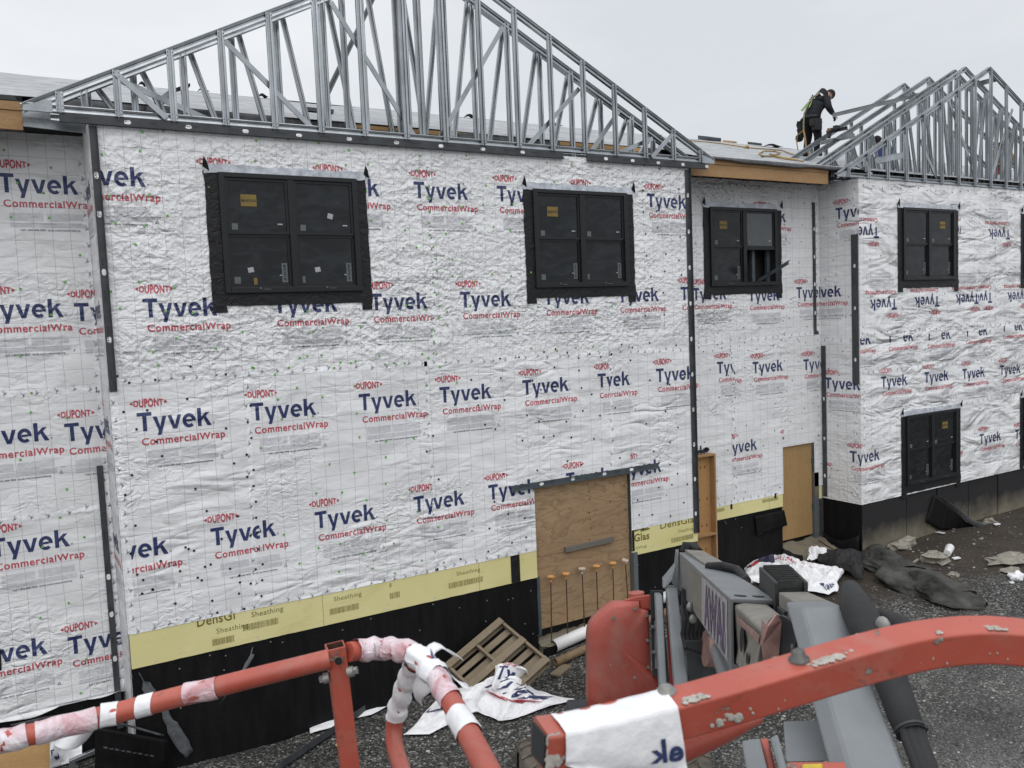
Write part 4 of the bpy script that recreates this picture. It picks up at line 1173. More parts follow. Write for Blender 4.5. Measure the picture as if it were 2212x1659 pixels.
# ------------------------------------------------------------------ recessed wall between the two gables
kw = thing('recessed_wing', 'recessed white wall between the two gables, with a partly open black window and boarded doorway', 'building', (11.5, 1.2, -1.2))
LX0, LX1 = BW, 13.83
W3 = (10.70, 4.55)
D2 = (12.62, 13.58, -0.78, 1.21)
org = (LX0, YR, 0.25)
holes = [(W3[0] - LX0 + .05, W3[1] - .2, W3[0] - LX0 + WW - .05, W3[1] - .3 + WH), (D2[0] - LX0, -1, D2[1] - LX0, D2[3] - .25)]
mb = MB()
wall_sheet(mb, org, X_, Z_, LX1 - LX0, 6.61 - 0.25, holes)
HOLES[:] = [(W3[0] + .02, W3[1] + .02, W3[0] + WW - .02, W3[1] + WH - .02), (D2[0], -1, D2[1], D2[3])]
for x, z, a, b in ((8.92, 6.0, LX0, None), (11.95, 6.05, None, None), (10.24, 4.53, None, None), (11.72, 4.47, None, None), (13.1, 4.5, None, LX1), (9.15, 4.53, LX0, None), (10.82, 3.09, None, 11.26), (10.45, 3.05, 11.27, None), (11.79, 3.03, None, None), (13.28, 2.99, None, LX1), (9.3, 3.05, LX0, None), (9.62, 1.50, None, None), (11.0, 1.48, 11.17, None), (12.62, 1.42, None, 12.66)):
    L_(x, z, a, b, y=YR)
for a, b in (((0.1, 3.2), (4.5, 3.28)), ((1.94, 0.1), (1.92, 3.1)), ((0.1, 0.02), (3.3, 0.02)), ((4.42, 1.0), (4.42, 6.2))):
    seam(mb, org, X_, Z_, FN, a, b, 0.07)
kwrap = mb.build('wall_wrap', WRAPM, kw)
nb = MB()
bl = scatter(LX1 - LX0, 6.3, holes, 0.42, 0.42, 0.1, 0.15, 0.12, 0.25)
bl += [(0.2 + 0.24 * i, 3.12 + random.uniform(-.12, .12)) for i in range(17)] + [(1.93 + random.uniform(-.04, .04), 0.1 + 0.2 * i) for i in range(15)] + [(0.15 + .2 * i, 6.25) for i in range(20)]
nails(nb, org, X_, Z_, FN, [p for p in bl if not any(h[0] - .1 < p[0] < h[2] + .1 and h[1] - .1 < p[1] < h[3] + .1 for h in holes)], 1, 0.0115)
nb.build('cap_nail', [M['nail_green'], M['nail_black']], kwrap, kind='stuff')
mb = MB(); mb.b2((LX0, YR + 0.004, -0.03), (D2[0] - 0.02, YR + 0.03, 0.27)); mb.b2((D2[1] + 0.12, YR + 0.004, -0.03), (LX1 - .02, YR + .03, 0.45))
for x, w_ in ((10.7, .22), (12.0, .45)):
    x_ = x
    while x_ < x + w_:
        ww = random.choice((0.006, 0.012, 0.02))
        mb.add([(x_, YR + .002, .13), (x_ + ww, YR + .002, .13), (x_ + ww, YR + .002, .20), (x_, YR + .002, .20)], [(0, 1, 2, 3)], 1); x_ += ww + 0.006
mb.build('sheathing_board', [M['yellow'], M['barcode']], kw)
mb = MB()
for x, z in ((11.10, .14), (12.35, .18)): mb.b2((x, YR - .004, z), (x + .05, YR + .003, z + .10))
mb.build('black_tape', M['flash'], kw)
memb(LX0, D2[0] - 0.03, YR + 0.03, -0.025, -1.6, kw, 21)
mb = MB()
def fl2(u, v): 
    return Vector((11.75 + .85 * u + .05 * v, YR - 0.022 - 0.03 * v * (0.3 + u) - .02 * mnoise.noise(Vector((u * 4, v * 3, 1))), -0.10 - 0.42 * v + 0.1 * u * v))
mb.grid(fl2, 10, 6, 0, True, .003); mb.build('membrane_flap', M['membrane'], kw)
window(kw, (W3[0], YR, W3[1]), WW, WH, opened=True, stick='left')
steel_angle(kw, (LX1 - 0.14, YR - .006, 3.50), (LX1 - 0.14, YR - .006, 6.25), 0.085, FN, [0.45, 1.05, 1.62, 2.2], leg=0.0)
mb = MB()
mb.b2((D2[1], YR - 0.0, -0.95), (D2[1] + 0.13, YR + 0.2, 0.02)); mb.build('door_jamb', M['sticker_grey'], kw, bevel=.004)
mb = MB(); mb.b2((D2[1], YR - 0.0, 0.02), (D2[1] + 0.13, YR + 0.2, 0.55)); mb.build('door_jamb', M['greywood'], kw)
mb = MB(); mb.b2((D2[0], YR + .16, -1), (D2[1] + .02, YR + .2, 1.22)); mb.build('door_shadow', M['void'], kw)
mb = MB()
def sill2(u, v):
    x = D2[0] - 0.05 + 1.2 * u; y = YR + 0.1 - 0.62 * v
    return Vector((x, y, -0.86 - .12 * v + .06 * mnoise.noise(Vector((x * 4, y * 4, 7))) + .03 * mnoise.noise(Vector((x * 15, y * 15, 7)))))
mb.grid(sill2, 20, 10); mb.grid(lambda u, v: sill2(u, 1) + Vector((0, 0.02 * v, -.55 * v)), 20, 3)
mb.build('sill', M['concrete'], kw)
d2 = thing('plywood_board', 'narrow brown plywood board closing the doorway in the recessed wall between the gables', 'board', (13.1, YR, -.8))
mb = MB(); mb.b2((D2[0] + .01, YR + .06, D2[2]), (D2[1] - .02, YR + .08, D2[3] - .005)); mb.build('panel', M['plywood_dark'], d2)
mb = MB(); mb.b2((D2[1] - .03, YR + .03, -.25), (D2[1] + .02, YR + .07, -.12)); mb.b2((D2[1] - .03, YR + .03, .75), (D2[1] + .02, YR + .07, .87)); mb.build('hinge', M['primer_blue'], d2)

# tall open-fronted pine form standing at the corner of the bay
bx0 = atY(1505.5, 990, 0.30); bx1 = atY(1551, 1205, 0.30)
PF = 0.30
pf = thing('pine_form', 'tall narrow open-fronted pine box standing beside the corner of the bay', 'form', (bx0.x + .4, PF, -1.2))
tl, tr_ = atY(1500, 983, PF), atY(1546, 977, PF); x0, x1 = tl.x - 0.15, tr_.x; zt = tr_.z - .02; zb = -1.2
mb = MB(); mb.b2((x0, PF + .13, zb), (x1, PF + .15, zt)); mb.build('back_panel', M['pine_panel'], pf)
mb = MB(); mb.b2((x1 - .035, PF, zb), (x1, PF + .13, zt)); mb.build('side_board', M['pine'], pf, bevel=.003)
mb = MB(); mb.b2((x0 - .0, PF, zb), (x0 + .035, PF + .13, zt)); mb.build('side_board', M['pine'], pf, bevel=.003)
for z in (zt - .035, zt - 1.52):
    mb = MB(); mb.b2((x0 + .035, PF + .002, z), (x1 - .035, PF + .13, z + .035)); mb.build('cross_board', M['pine'], pf, bevel=.003)
mb = MB()
rnd = random.Random(4)
for z in (zt - .25, zt - .85, zt - 1.35, zt - 1.8, zt - 2.25):
    for k in range(4):
        x = x0 + .1 + (x1 - x0 - .2) * (k / 3.3) + rnd.uniform(-.03, .03)
        mb.grid(lambda u, v: Vector((x + .014 * v * math.cos(6.283 * u), PF + .1285, z + rnd.uniform(-.0, .0) + .028 * v * math.sin(6.283 * u))), 8, 1)
mb.build('knot', M['knot'], pf)
mb = MB(); mb.box((x0 + .30, PF + .1, zt + .06), (.5, .06, .05), Matrix.Rotation(R(3), 3, 'Y')); mb.ball((x0 + .55, PF + .1, zt + .08), .06, 8, 6, 0, (1, .7, .6), .5)
tag(mb.build('black_clamp', M['rubber'], bevel=.005), 'black clamp resting across the top of the pine form', 'clamp')
# dark metal track poking out of the open window
t0, t1 = atY(1640, 605, YR - .05), atY(1704, 566, YR - .75)
tk = MB(); d_ = (t1 - t0).normalized(); s_ = d_.cross(Vector((0.3, -1, 0.2))).normalized()
tk.hexa([t0 - s_ * .05, t0 + s_ * .05, t0 + s_ * .05 + Vector((0, .03, 0)), t0 - s_ * .05 + Vector((0, .03, 0))], [t1 - s_ * .07, t1 + s_ * .05, t1 + s_ * .05 + Vector((0, .03, 0)), t1 - s_ * .07 + Vector((0, .03, 0))])
for e in (-.06, .05):
    tk.hexa([t0 + s_ * e, t0 + s_ * (e + .012), t0 + s_ * (e + .012) - Vector((0, .03, 0)), t0 + s_ * e - Vector((0, .03, 0))], [t1 + s_ * e, t1 + s_ * (e + .012), t1 + s_ * (e + .012) - Vector((0, .03, 0)), t1 + s_ * e - Vector((0, .03, 0))])
for k in (.35, .7): tk.disc(t0.lerp(t1, k) - Vector((0, .002, 0)), FN, .022, .003, 8, 1)
tag(tk.build('metal_track', [M['primer_blue'], M['void']]), 'dark metal track poking out of the open window sash', 'track')

# ------------------------------------------------------------------ right-hand gabled block
rb = thing('gabled_block', 'right-hand gabled block in loose white wrap, printed words upside down beside its upper window', 'building', (18.4, 1, -1.1))
RX0 = 13.83; RW = 12.0
WZ = -0.02
org = (RX0, 0, WZ)
W4 = (15.22, 4.55); W5 = (15.30, 0.17); W6 = (19.86, 4.55); W7 = (19.86, 0.20)
holes = [(q[0] - RX0 + .05, q[1] - WZ + .05, q[0] - RX0 + WW - .05, q[1] - WZ + WH - .05) for q in (W4, W5, W6, W7)]
mb = MB()
wall_sheet(mb, org, X_, Z_, RW, 6.62 - WZ, holes)
HOLES[:] = [(q[0] + .02, q[1] + .02, q[0] + WW - .02, q[1] + WH - .02) for q in (W4, W5, W6, W7)]
for x, z, a, b, c, d in ((14.49, 2.58, None, None, None, None), (15.96, 2.57, None, None, None, None), (17.36, 2.55, None, None, None, None), (18.85, 2.53, None, None, None, None), (20.3, 2.52, None, None, None, None),
                         (13.3, 3.5, RX0, None, None, 3.40), (14.71, 3.50, None, None, None, 3.40), (16.05, 3.48, None, None, None, 3.40), (17.47, 3.50, None, None, None, 3.40), (18.94, 3.55, None, None, None, 3.45),
                         (13.55, 1.08, RX0, None, None, None), (16.35, 1.03, 17.0, None, None, None), (18.03, 1.0, None, None, None, None), (19.50, 0.95, None, 19.75, None, None)):
    L_(x, z, a, b, c, d)
for x, z, a, b in ((14.45, 5.42, -.62, None), (16.62, 5.47, None, None), (17.75, 5.5, .45, None), (19.25, 5.45, None, None), (15.02, 3.95, None, None), (16.50, 3.97, None, None), (17.98, 3.99, None, None), (18.52, 4.0, None, .55), (20.02, 4.0, .15, None)):
    logo(mb, (x, -E_, z), -X_, -Z_, x0=None if a is None else a + (0.62 if a < 0 else 0), x1=(0.62 if a is not None and a < 0 else b))
for a, b in (((0.0, 3.5), (11, 3.48)), ((0.0, 2.72), (11, 2.66)), ((4.85, 3.6), (4.85, 6.5)), ((0.12, 0.9), (0.12, 2.6)), ((1.3, 1.70), (11, 1.98))):
    seam(mb, org, X_, Z_, FN, a, b, 0.06)
rwrap = mb.build('wall_wrap', WRAPM, rb)
mb = MB()
wall_sheet(mb, (RX0, YR, WZ), -Y_, Z_, YR, 6.60 - WZ, [])
def LR(y, z, x0=None, x1=None):
    logo(mb, (RX0 - E_, y, z), -Y_, Z_, x0=None if x0 is None else x0, x1=x1)
LR(0.55, 6.08, None, 0.55); LR(1.30, 4.50, 0.34, 1.29); LR(0.87, 2.58, None, 0.87); LR(0.27, 1.08, None, 0.27); LR(1.75, 1.1, 0.8, 1.6)
seam(mb, (RX0, YR, WZ), -Y_, Z_, (-1, 0, 0), (0.86, 0.1), (0.86, 6.5), 0.07)
seam(mb, (RX0, YR, WZ), -Y_, Z_, (-1, 0, 0), (0.03, 3.4), (0.95, 3.36), 0.06)
rret = mb.build('return_wrap', WRAPM, rb)
nb = MB()
nails(nb, org, X_, Z_, FN, [(x, z) for x, z in scatter(RW, 6.6, holes, 0.5, 0.45, 0.2, 0.2, .15, .45) if z > 3.3 or random.random() < .25] + [(0.15 + .3 * i, 6.5 + random.uniform(-.05, .03)) for i in range(22)], 1, .0115)
nails(nb, (RX0, YR, WZ), -Y_, Z_, (-1, 0, 0), scatter(YR, 6.6, [], 0.3, 0.4, 0.1, 0.3, .1, .3), 1, .0115)
nb.build('cap_nail', [M['nail_green'], M['nail_black']], rwrap, kind='stuff')
for q in (W4, W5, W6, W7):
    window(rb, (q[0], 0, q[1]), WW, WH, stick='right' if q is not W4 else 'right')
steel_angle(rb, (RX0 - .006, 0.02, 2.47), (RX0 - .006, 0.02, 5.50), 0.16, (-1, 0, 0), [0.5, 1.55, 2.4], 'primer', leg=0.0)
steel_angle(rb, (RX0 - .006, YR - .13, 0.02), (RX0 - .006, YR - .13, 3.25), 0.11, (-1, 0, 0), [0.45, 1.25, 2.1], leg=0.0)
# foundation: concrete sprayed black, joints between the pours
mb = MB()
xs = [RX0 + .01, RX0 + 1.52, RX0 + 2.62, RX0 + 3.8, RX0 + 5.0, RX0 + 6.4, RX0 + RW]
for i in range(len(xs) - 1):
    a, b = xs[i], xs[i + 1] - .025
    yy = .02 + .018 * (i % 2)
    mb.grid(lambda u, v: Vector((a + (b - a) * u, yy + .02 * mnoise.noise(Vector((a + (b - a) * u, v * 2, 3))), -1.7 + (1.7 + WZ + .03) * v)), 12, 14)
    mb.quad((b, yy, -1.7), (b + .012, .12, -1.7), (b + .012, .12, 0), (b, yy, 0)); mb.quad((b + .012, .12, -1.7), (b + .025, .02, -1.7), (b + .025, .02, 0), (b + .012, .12, 0))
mb.build('foundation_wall', M['concrete_black'], rb)
mb = MB()
mb.grid(lambda u, v: Vector((RX0 + .012, YR * u, -1.7 + (1.72 + WZ) * v)), 8, 10)
mb.build('foundation_return', M['membrane'], rb)
mb = MB()
mb.grid(lambda u, v: Vector((RX0 - .05 - .20 * math.sin(u * 2.6) * (1 - .4 * v) , YR * (1 - u) - .02, -1.35 + (.62 - .14 * math.sin(u * 3.14) + .10 * u) * v)), 14, 6, 0, True, .004)
mb.build('membrane_flap', M['membrane'], rb)
mb = MB()
pth = [atY(*((3400 + x * 632 / 1104) * K, (1500 + y * 632 / 1104) * K), Y) for x, y, Y in ((490, 778, -.01), (560, 830, -.04), (640, 900, -.10), (710, 970, -.18), (820, 1018, -.32))]
n = len(pth) - 1
def cf(u, v):
    t = u * n; i = min(int(t), n - 1); p = pth[i].lerp(pth[i + 1], t - i)
    q = Vector((p.x - .25 * (u > .02), .0, -1.15 + .10 * u)); return p.lerp(Vector((p.x - .42 + .2 * u, .0, max(-1.15, p.z - .75))), v * .75)
mb.grid(cf, 16, 8, 0, True, .004)
mb.build('membrane_flap', M['membrane'], rb)
mb = MB()
def cf2(u, v):
    t = u * n; i = min(int(t), n - 1); p = pth[i].lerp(pth[i + 1], t - i)
    return p + Vector((.05 * v * u, -.06 - .05 * v, -.03 + .13 * v * u))
mb.grid(cf2, 16, 3, 0, True, .003); mb.build('membrane_lit_edge', M['membrane_grey'], rb)  # lit rim of the flap, its brightness put into the grey band
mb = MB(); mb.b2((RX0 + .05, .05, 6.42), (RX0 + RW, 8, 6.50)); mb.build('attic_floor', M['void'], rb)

# ------------------------------------------------------------------ main roof behind the gables
rf = thing('roof', 'long low pitched roof in grey printed underlayment, with a wooden fascia, behind the steel trusses', 'roof', (8, 3, 6.7))
RIDGE = 6.5
EY = 0.22
mb = MB()
rnd = random.Random(12)
def roofpatch(x0, x1, yedge, nx, ny=26):
    def f(u, v):
        x = x0 + (x1 - x0) * u; ye = yedge(x); y = ye + (RIDGE - ye) * v
        return Vector((x, y, roofz(y) + .02 * mnoise.noise(Vector((x * .5, y * 1.2, 3))) + .05 * mnoise.noise(Vector((x * .35, 0, 8))) * v))
    mb.grid(f, nx, ny)
roofpatch(-9, -0.35, lambda x: 1.03 + .06 * mnoise.noise(Vector((x, 0, 0))), 40)
roofpatch(-0.35, 9.75, lambda x: 1.30 + .35 * sstep(3.9, -.3, x) * 0 + .12 * mnoise.noise(Vector((x * .8, 2, 0))), 60)
roofpatch(9.75, 34, lambda x: EY - .04 + .02 * mnoise.noise(Vector((x * 2, 5, 0))), 80)
mb.grid(lambda u, v: Vector((-9 + 43 * u, RIDGE + 6 * v, roofz(RIDGE) - 1.8 * v)), 20, 4)
mb.build('underlayment', M['underlay'], rf)
mb = MB()
mb.grid(lambda u, v: Vector((-9 + 8.3 * u, EY + (1.05 - EY) * v, roofz(EY + (1.05 - EY) * v) - .012)), 20, 2)
mb.build('ice_shield', M['ice_shield'], rf)
# grey rolled edge drooping over the fascia
mb = MB()
def droop(u, v):
    x = 9.7 + 4.2 * u
    d = .045 + .05 * math.sin(u * 3.0) + .03 * mnoise.noise(Vector((x * 1.7, 1, 1)))
    return Vector((x, EY + .02 - .09 * math.sin(v * 1.6) - .02 * mnoise.noise(Vector((x * 3, v, 4))), roofz(EY) + .012 - d * v * v))
mb.grid(droop, 60, 6, 0, True, .004); mb.build('felt_edge', M['felt_grey'], rf)
# flaps of felt and bare deck edge over the gap behind the bay
mb = MB(); mb2 = MB()
x = -0.2
while x < 9.5:
    L = rnd.uniform(.7, 1.4); ye = 1.30
    grey = not (3.3 < x < 5.3 or 6.9 < x < 9.2) 
    z0 = roofz(ye) - .01
    if grey:
        h0, h1 = rnd.uniform(.10, .2), rnd.uniform(.10, .22)
        mb.grid(lambda u, v: Vector((x + L * u, ye - .05 * v - .03 * mnoise.noise(Vector((x + L * u, v * 2, 4))), z0 - (h0 * (1 - u) + h1 * u) * v)), 8, 4, 0, True, .004)
    mb2.b2((x, ye + .01, z0 - .075), (x + L - .01, ye + .05, z0 - .004 - .006 * (len(mb2.v) % 3)))
    x += L
mb.build('felt_flap', M['felt_grey'], rf); mb2.build('deck_edge', M['osb'], rf)
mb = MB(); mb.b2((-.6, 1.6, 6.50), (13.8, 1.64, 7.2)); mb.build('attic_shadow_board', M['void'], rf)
mb = MB()
for x0, x1 in ((-9, -.66), (9.62, 13.2)):
    mb.b2((x0, EY, 6.485), (x1, EY + .04, 6.70))
mb.build('fascia_board', M['pine'], rf, bevel=.003, label='lower pine fascia board')
mb = MB()
for x0, x1 in ((-9, -.66), (9.62, 13.2)):
    mb.b2((x0, EY - .012, 6.703), (x1, EY + .04, 6.80))
mb.build('fascia_board', M['pine'], rf, bevel=.003, label='narrow upper fascia board')
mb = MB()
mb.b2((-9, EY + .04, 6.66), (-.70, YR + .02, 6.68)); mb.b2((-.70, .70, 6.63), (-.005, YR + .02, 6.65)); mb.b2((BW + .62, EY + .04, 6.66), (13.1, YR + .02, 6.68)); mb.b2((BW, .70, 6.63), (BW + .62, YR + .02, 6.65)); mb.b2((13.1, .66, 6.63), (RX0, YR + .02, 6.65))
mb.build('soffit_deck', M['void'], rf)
mb = MB()
for i in range(12):
    for x in ((-1.07 - .62 * i) if i < 10 else None, (9.75 + .62 * i) if i < 7 else None):
        if x is None: continue
        mb.b2((x, EY + .04, 6.60), (x + .045, YR + .02, 6.66))
mb.build('soffit_joist', M['primer'], rf)

# things lying on the roof
rp = MB()
pts = [atRoof(*q, .03) for q in ((1475, 302), (1500, 304.5), (1530, 307), (1560, 310.5), (1590, 315), (1612, 318.5), (1640, 321), (1665, 322.5), (1690, 325), (1712, 333), (1728, 337))]
rp.tube(pts, .015, 6)
pts2 = [atRoof(*q, .03) for q in ((1722, 346), (1700, 344), (1672, 338), (1648, 337.5), (1640, 331), (1650, 326), (1672, 326.5), (1686, 330), (1672, 336), (1662, 333), (1690, 340), (1716, 344), (1735, 349))]
rp.tube(pts2, .017, 6)
rp.ball(pts[5], .07, 8, 6, 0, (1, 1, .7), .5)
tag(rp.build('rope', M['rope']), 'yellow safety rope trailing and coiled across the roof towards the worker', 'rope')
def ridge_junk(name, label, cat, q0, q1, h, m, dep=.3):
    a, b = [atRoof(q[0], q[1] + 3, .0) if False else CAM + ray(*q) * ((RIDGE - .25 - CAM.y) / ray(*q).y) for q in (q0, q1)]
    z = roofz(RIDGE - .25) + .02
    mb = MB(); mb.hexa([(a.x, a.y, z), (b.x, b.y, z), (b.x, b.y + dep, z + .08), (a.x, a.y + dep, z + .08)], [(a.x, a.y, z + h), (b.x, b.y, z + h * .9), (b.x, b.y + dep, z + h + .06), (a.x, a.y + dep, z + h + .08)])
    mb.b2((a.x + .05, a.y - .02, z + h * .3), (b.x - .05, a.y - .004, z + h * .45), 1)
    tag(mb.build(name, [m, M['primer']], bevel=.01), label, cat)
ridge_junk('stud_bundle', 'small bundle of grey steel studs lying on the ridge left of the worker', 'studs', (1524, 292), (1558, 295), .11, M['primer_blue'])
ridge_junk('board_scrap', 'tan board scrap lying on the ridge between the stud bundle and the worker', 'board', (1578, 301), (1592, 303), .05, M['osb'])
ridge_junk('felt_scrap', 'dark felt scrap on the ridge just left of the worker', 'felt', (1632, 312), (1646, 313.5), .07, M['felt_grey'])
for k, (x0, x1) in enumerate(((300, 318), (430, 452), (560, 580), (690, 716), (1010, 1030), (1180, 1215), (1395, 1430), (1660, 1690))):
    a = CAM + ray(x0, 158 + .0915 * x0) * ((RIDGE - .05 - CAM.y) / ray(x0, 158 + .0915 * x0).y); b = CAM + ray(x1, 158 + .0915 * x1) * ((RIDGE - .05 - CAM.y) / ray(x1, 158 + .0915 * x1).y)
    mb = MB(); z = roofz(RIDGE)
    mb.grid(lambda u, v: Vector((a.x + (b.x - a.x) * u, RIDGE - .1 + .3 * v, z + .01 + (.09 * math.sin(u * 3.1) + .02) * math.sin(v * 2.2))), 8, 4, 0, True, .004)
    mb.build('ridge_felt', M['ice_shield'], rf)

# ------------------------------------------------------------------ light steel roof trusses
PROF = [(-.5, 1), (-.5, 0), (-.40, -.04), (-.16, .06), (-.11, .55), (.11, .55), (.16, .06), (.40, -.04), (.5, 0), (.5, 1), (.43, 1), (.43, .1), (.40, .07), (.2, .14), (.15, .65), (-.15, .65), (-.2, .14), (-.40, .07), (-.43, .1), (-.43, 1)]
FLAT = [(-.5, .5), (-.5, 0), (.5, 0), (.5, .5), (.42, .5), (.42, .08), (-.42, .08), (-.42, .5)]
def member(root, name, p0, p1, wid=.085, dep=.042, prof=PROF, face=None, m='galv', turn=False):
    """ribbed steel section from p0 to p1; its ribbed face looks along `face` (default -Y)"""
    p0, p1 = Vector(p0), Vector(p1); d = (p1 - p0).normalized()
    n = Vector(face) if face is not None else Vector((0, -1, 0))
    n = (n - d * n.dot(d)).normalized(); a = n.cross(d)
    k = len(prof)
    vs = [p + a * (u * wid) - n * (v * dep) for p in (p0, p1) for u, v in prof]
    mb = MB()
    mb.add(vs, [(i, (i + 1) % k, (i + 1) % k + k, i + k) for i in range(k)])
    return mb.build(name, M[m], root)
def truss(label, Y, x0, xc, zh, verts=(), diags=(), vy=0.0, cw=.10, top=True, group='light steel roof trusses', webflat=False, x_cut=None, zb=6.66):
    """x0 heel, xc ridge, zh top of the rafter at the heel; verts = x of uprights, diags = (xa, 'top'|'bot', xb)"""
    x1 = 2 * xc - x0; s_ = .5
    root = thing('roof_truss', label, 'roof truss', (xc, Y, 6.66), group)
    def zt(x): return zh + s_ * ((x - x0) if x < xc else (x1 - x))
    cs = cw * .5 * math.sqrt(1 + s_ * s_)
    zapex = zt(xc)
    f = Vector((0, -1, 0))
    member(root, 'top_chord', (x0, Y, zh - cs), (xc + .02, Y, zapex - cs + .01), cw, .05)
    member(root, 'top_chord', (xc - .02, Y + .001, zapex - cs + .01), (x1, Y + .001, zh - cs), cw, .05)
    # capping flange on top of each rafter
    for a, b in (((x0, zh), (xc, zapex)), ((xc, zapex), (x1, zh))):
        mb = MB(); p, q = Vector((a[0], Y - .012, a[1])), Vector((b[0], Y - .012, b[1])); o = Vector((0, .075, 0)); dn = Vector((0, 0, -.010))
        mb.hexa([p, p + o, p + o + dn, p + dn], [q, q + o, q + o + dn, q + dn]); mb.build('chord_flange', M['galv'], root)
    if x_cut is None:
        member(root, 'bottom_chord', (x0 + .02, Y, zb + .045), (x1 - .02, Y, zb + .045), .088, .05)
        for sx, xx in ((1, x0), (-1, x1)):
            mb = MB()
            mb.extr([(xx, Y - .014, zb - .005), (xx + sx * .30, Y - .014, zb - .005), (xx + sx * .30, Y - .014, zh + .06), (xx + sx * .005, Y - .014, zh - .03)][::sx], (0, .008, 0))
            mb.build('heel_plate', M['galv'], root)
    else:
        member(root, 'bottom_chord', (x_cut, Y, zt(x_cut) - .12), (x_cut + 1.0, Y, zt(x_cut) - .12), .088, .05)
    for x in verts:
        member(root, 'upright', (x, Y + vy, zb if x_cut is None else max(zb, 7.0)), (x, Y + vy, zt(x) - .035), .082, .04)
    for (xa, za, xb, zb_) in diags:
        za = zt(xa) - .09 if za == 't' else (zb + .05 if za == 'b' else za); zb2 = zt(xb) - .09 if zb_ == 't' else (zb + .05 if zb_ == 'b' else zb_)
        member(root, 'web', (xa, Y + vy + .004, za), (xb, Y + vy + .004, zb2), .072, .036, FLAT if webflat else PROF)
    return root, zt
P62 = .616
front = [4.645 + P62 * k for k in range(-8, 9)]
T1, zt1 = truss('front steel gable truss of the projecting bay, closely spaced uprights under both rafters', -.02, -.66, 4.62, 6.74, [x for x in front if -.5 < x < 9.8],
      [], vy=-.03)
for (xa, za, xb, zb) in ((.32, 7.17, .86, 6.69), (1.63, 7.72, 2.69, 6.73), (3.05, 8.41, 4.19, 6.71), (5.72, 8.45, 4.58, 6.73), (7.08, 7.68, 6.07, 6.71), (8.56, 7.01, 7.79, 6.71), (8.94, 7.10, 8.46, 6.68)):
    member(T1, 'web', (xa, -.055 if xa in (.32, 8.94) else .03, za), (xb, -.055 if xa in (.32, 8.94) else .03, zb), .066, .036, FLAT)
sc = MB()
for x in front:
    if -.5 < x < 9.8:
        for dx in (-.028, .028):
            for z in (6.69, 6.73, zt1(x) - .07, zt1(x) - .11):
                sc.disc((x + dx, -.052, z), FN, .006, .006, 6)
sc.build('screw', M['primer'], T1, kind='stuff')
T2, _z2 = truss('second steel truss of the projecting bay, close behind the front one, with few uprights', .44, -.66, 4.62, 6.775, [.02, 1.19, 3.07, 3.36, 4.30, 4.50, 4.85, 6.03, 7.22, 8.46], [(0.42, 't', 1.75, 'b'), (8.2, 't', 7.5, 'b')], webflat=True)
v3 = [.075, .613, 1.22, 1.86, 2.47, 3.13, 3.72, 4.25, 4.62, 5.05, 5.53, 6.15, 6.75, 7.36, 7.96, 8.58, 9.1]
d3 = [(a + .09, 't', a + .42, 'b') for a in v3[:8]] + [(a - .06, 't', a - .42, 'b') for a in v3[9:]]
truss('third steel truss of the projecting bay, its webs set in steep V pairs', .64, -.66, 4.62, 6.865, v3, d3)
c1 = crop(50, 0, .36166)
for za_, zb_ in ((1290, 1378), (1345, 1425)):
    member(T2, 'eave_track', atY(*c1(112, za_), .30), atY(*c1(800, zb_), .30), .055, .05, FLAT)
b0, b1 = atD(805, 0, 18.6), atRoof(688, 243)
root = thing('steel_brace', 'long dark steel brace leaning from the central truss back to the roof', 'brace', b1)
member(root, 'channel', b0 + (b0 - b1) * .25, b1, .09, .05, m='primer')
mb = MB(); mb.box(b1 + Vector((0, 0, .03)), (.5, .12, .06)); mb.build('foot_block', M['felt_grey'], root)
tb = MB()
c1 = crop(50, 0, .36166)
a, b = atY(*c1(1545, 1150), .9), atY(*c1(1700, 1040), .9)
tb.hexa([a + Z_ * .06, a - Z_ * .06, a - Z_ * .06 + Y_ * .1, a + Z_ * .06 + Y_ * .1], [b + Z_ * .07, b - Z_ * .05, b - Z_ * .05 + Y_ * .1, b + Z_ * .07 + Y_ * .1])
tb.hexa([b + Z_ * .07, b + Z_ * .03, b + Z_ * .03 + Y_ * .1, b + Z_ * .07 + Y_ * .1], [b + Vector((.28, 0, .19)), b + Vector((.28, 0, .15)), b + Vector((.28, .1, .15)), b + Vector((.28, .1, .19))], 1)
tag(tb.build('metal_offcut', [M['galv'], M['primer']], bevel=.004), 'bent steel offcut caught between the left uprights of the front truss', 'offcut')

# --- the block on the right
rp_ = [18.41 + P62 * k for k in range(-8, 9)]
B0, BC = 13.15, 18.4
K1, ztk = truss('front steel truss of the right-hand gable, evenly spaced uprights', -.02, B0, BC, 6.66, [x for x in rp_ if x < 23.5], [], vy=-.03, zb=6.605)
for (xa, za, xb, zb) in ((13.75, 6.92, 14.3, 6.70), (15.9, 7.5, 16.5, 6.7), (16.9, 8.45, 18.0, 6.72), (19.4, 8.45, 18.5, 6.72), (20.9, 7.7, 20.0, 6.72)):
    member(K1, 'web', (xa, .03, za), (xb, .03, zb), .07, .036, FLAT)
vk = [13.75 + P62 * k for k in range(16)]
def vd(shift): return [(a + .06 + shift, 't', a + .40 + shift, 'b') for a in vk if a < BC - .5] + [(a - .06 + shift, 't', a - .40 + shift, 'b') for a in vk if a > BC + .6]
truss('second steel truss of the right-hand gable, dense V webs, just behind the front one', .55, B0, BC, 6.815, vk, vd(0), zb=6.60)
truss('third steel truss of the right-hand gable, its top chord close behind the second', .80, B0, BC, 6.815, [x + .2 for x in vk[:-1]] + [17.9, 18.2, 18.6], vd(.2), zb=6.60)
truss('fourth steel truss of the right-hand gable, bare rafters resting on the roof', 1.45, B0, BC, 6.825, [14.7, 15.9, 17.1, 18.4, 19.7, 20.9], [], x_cut=13.86)
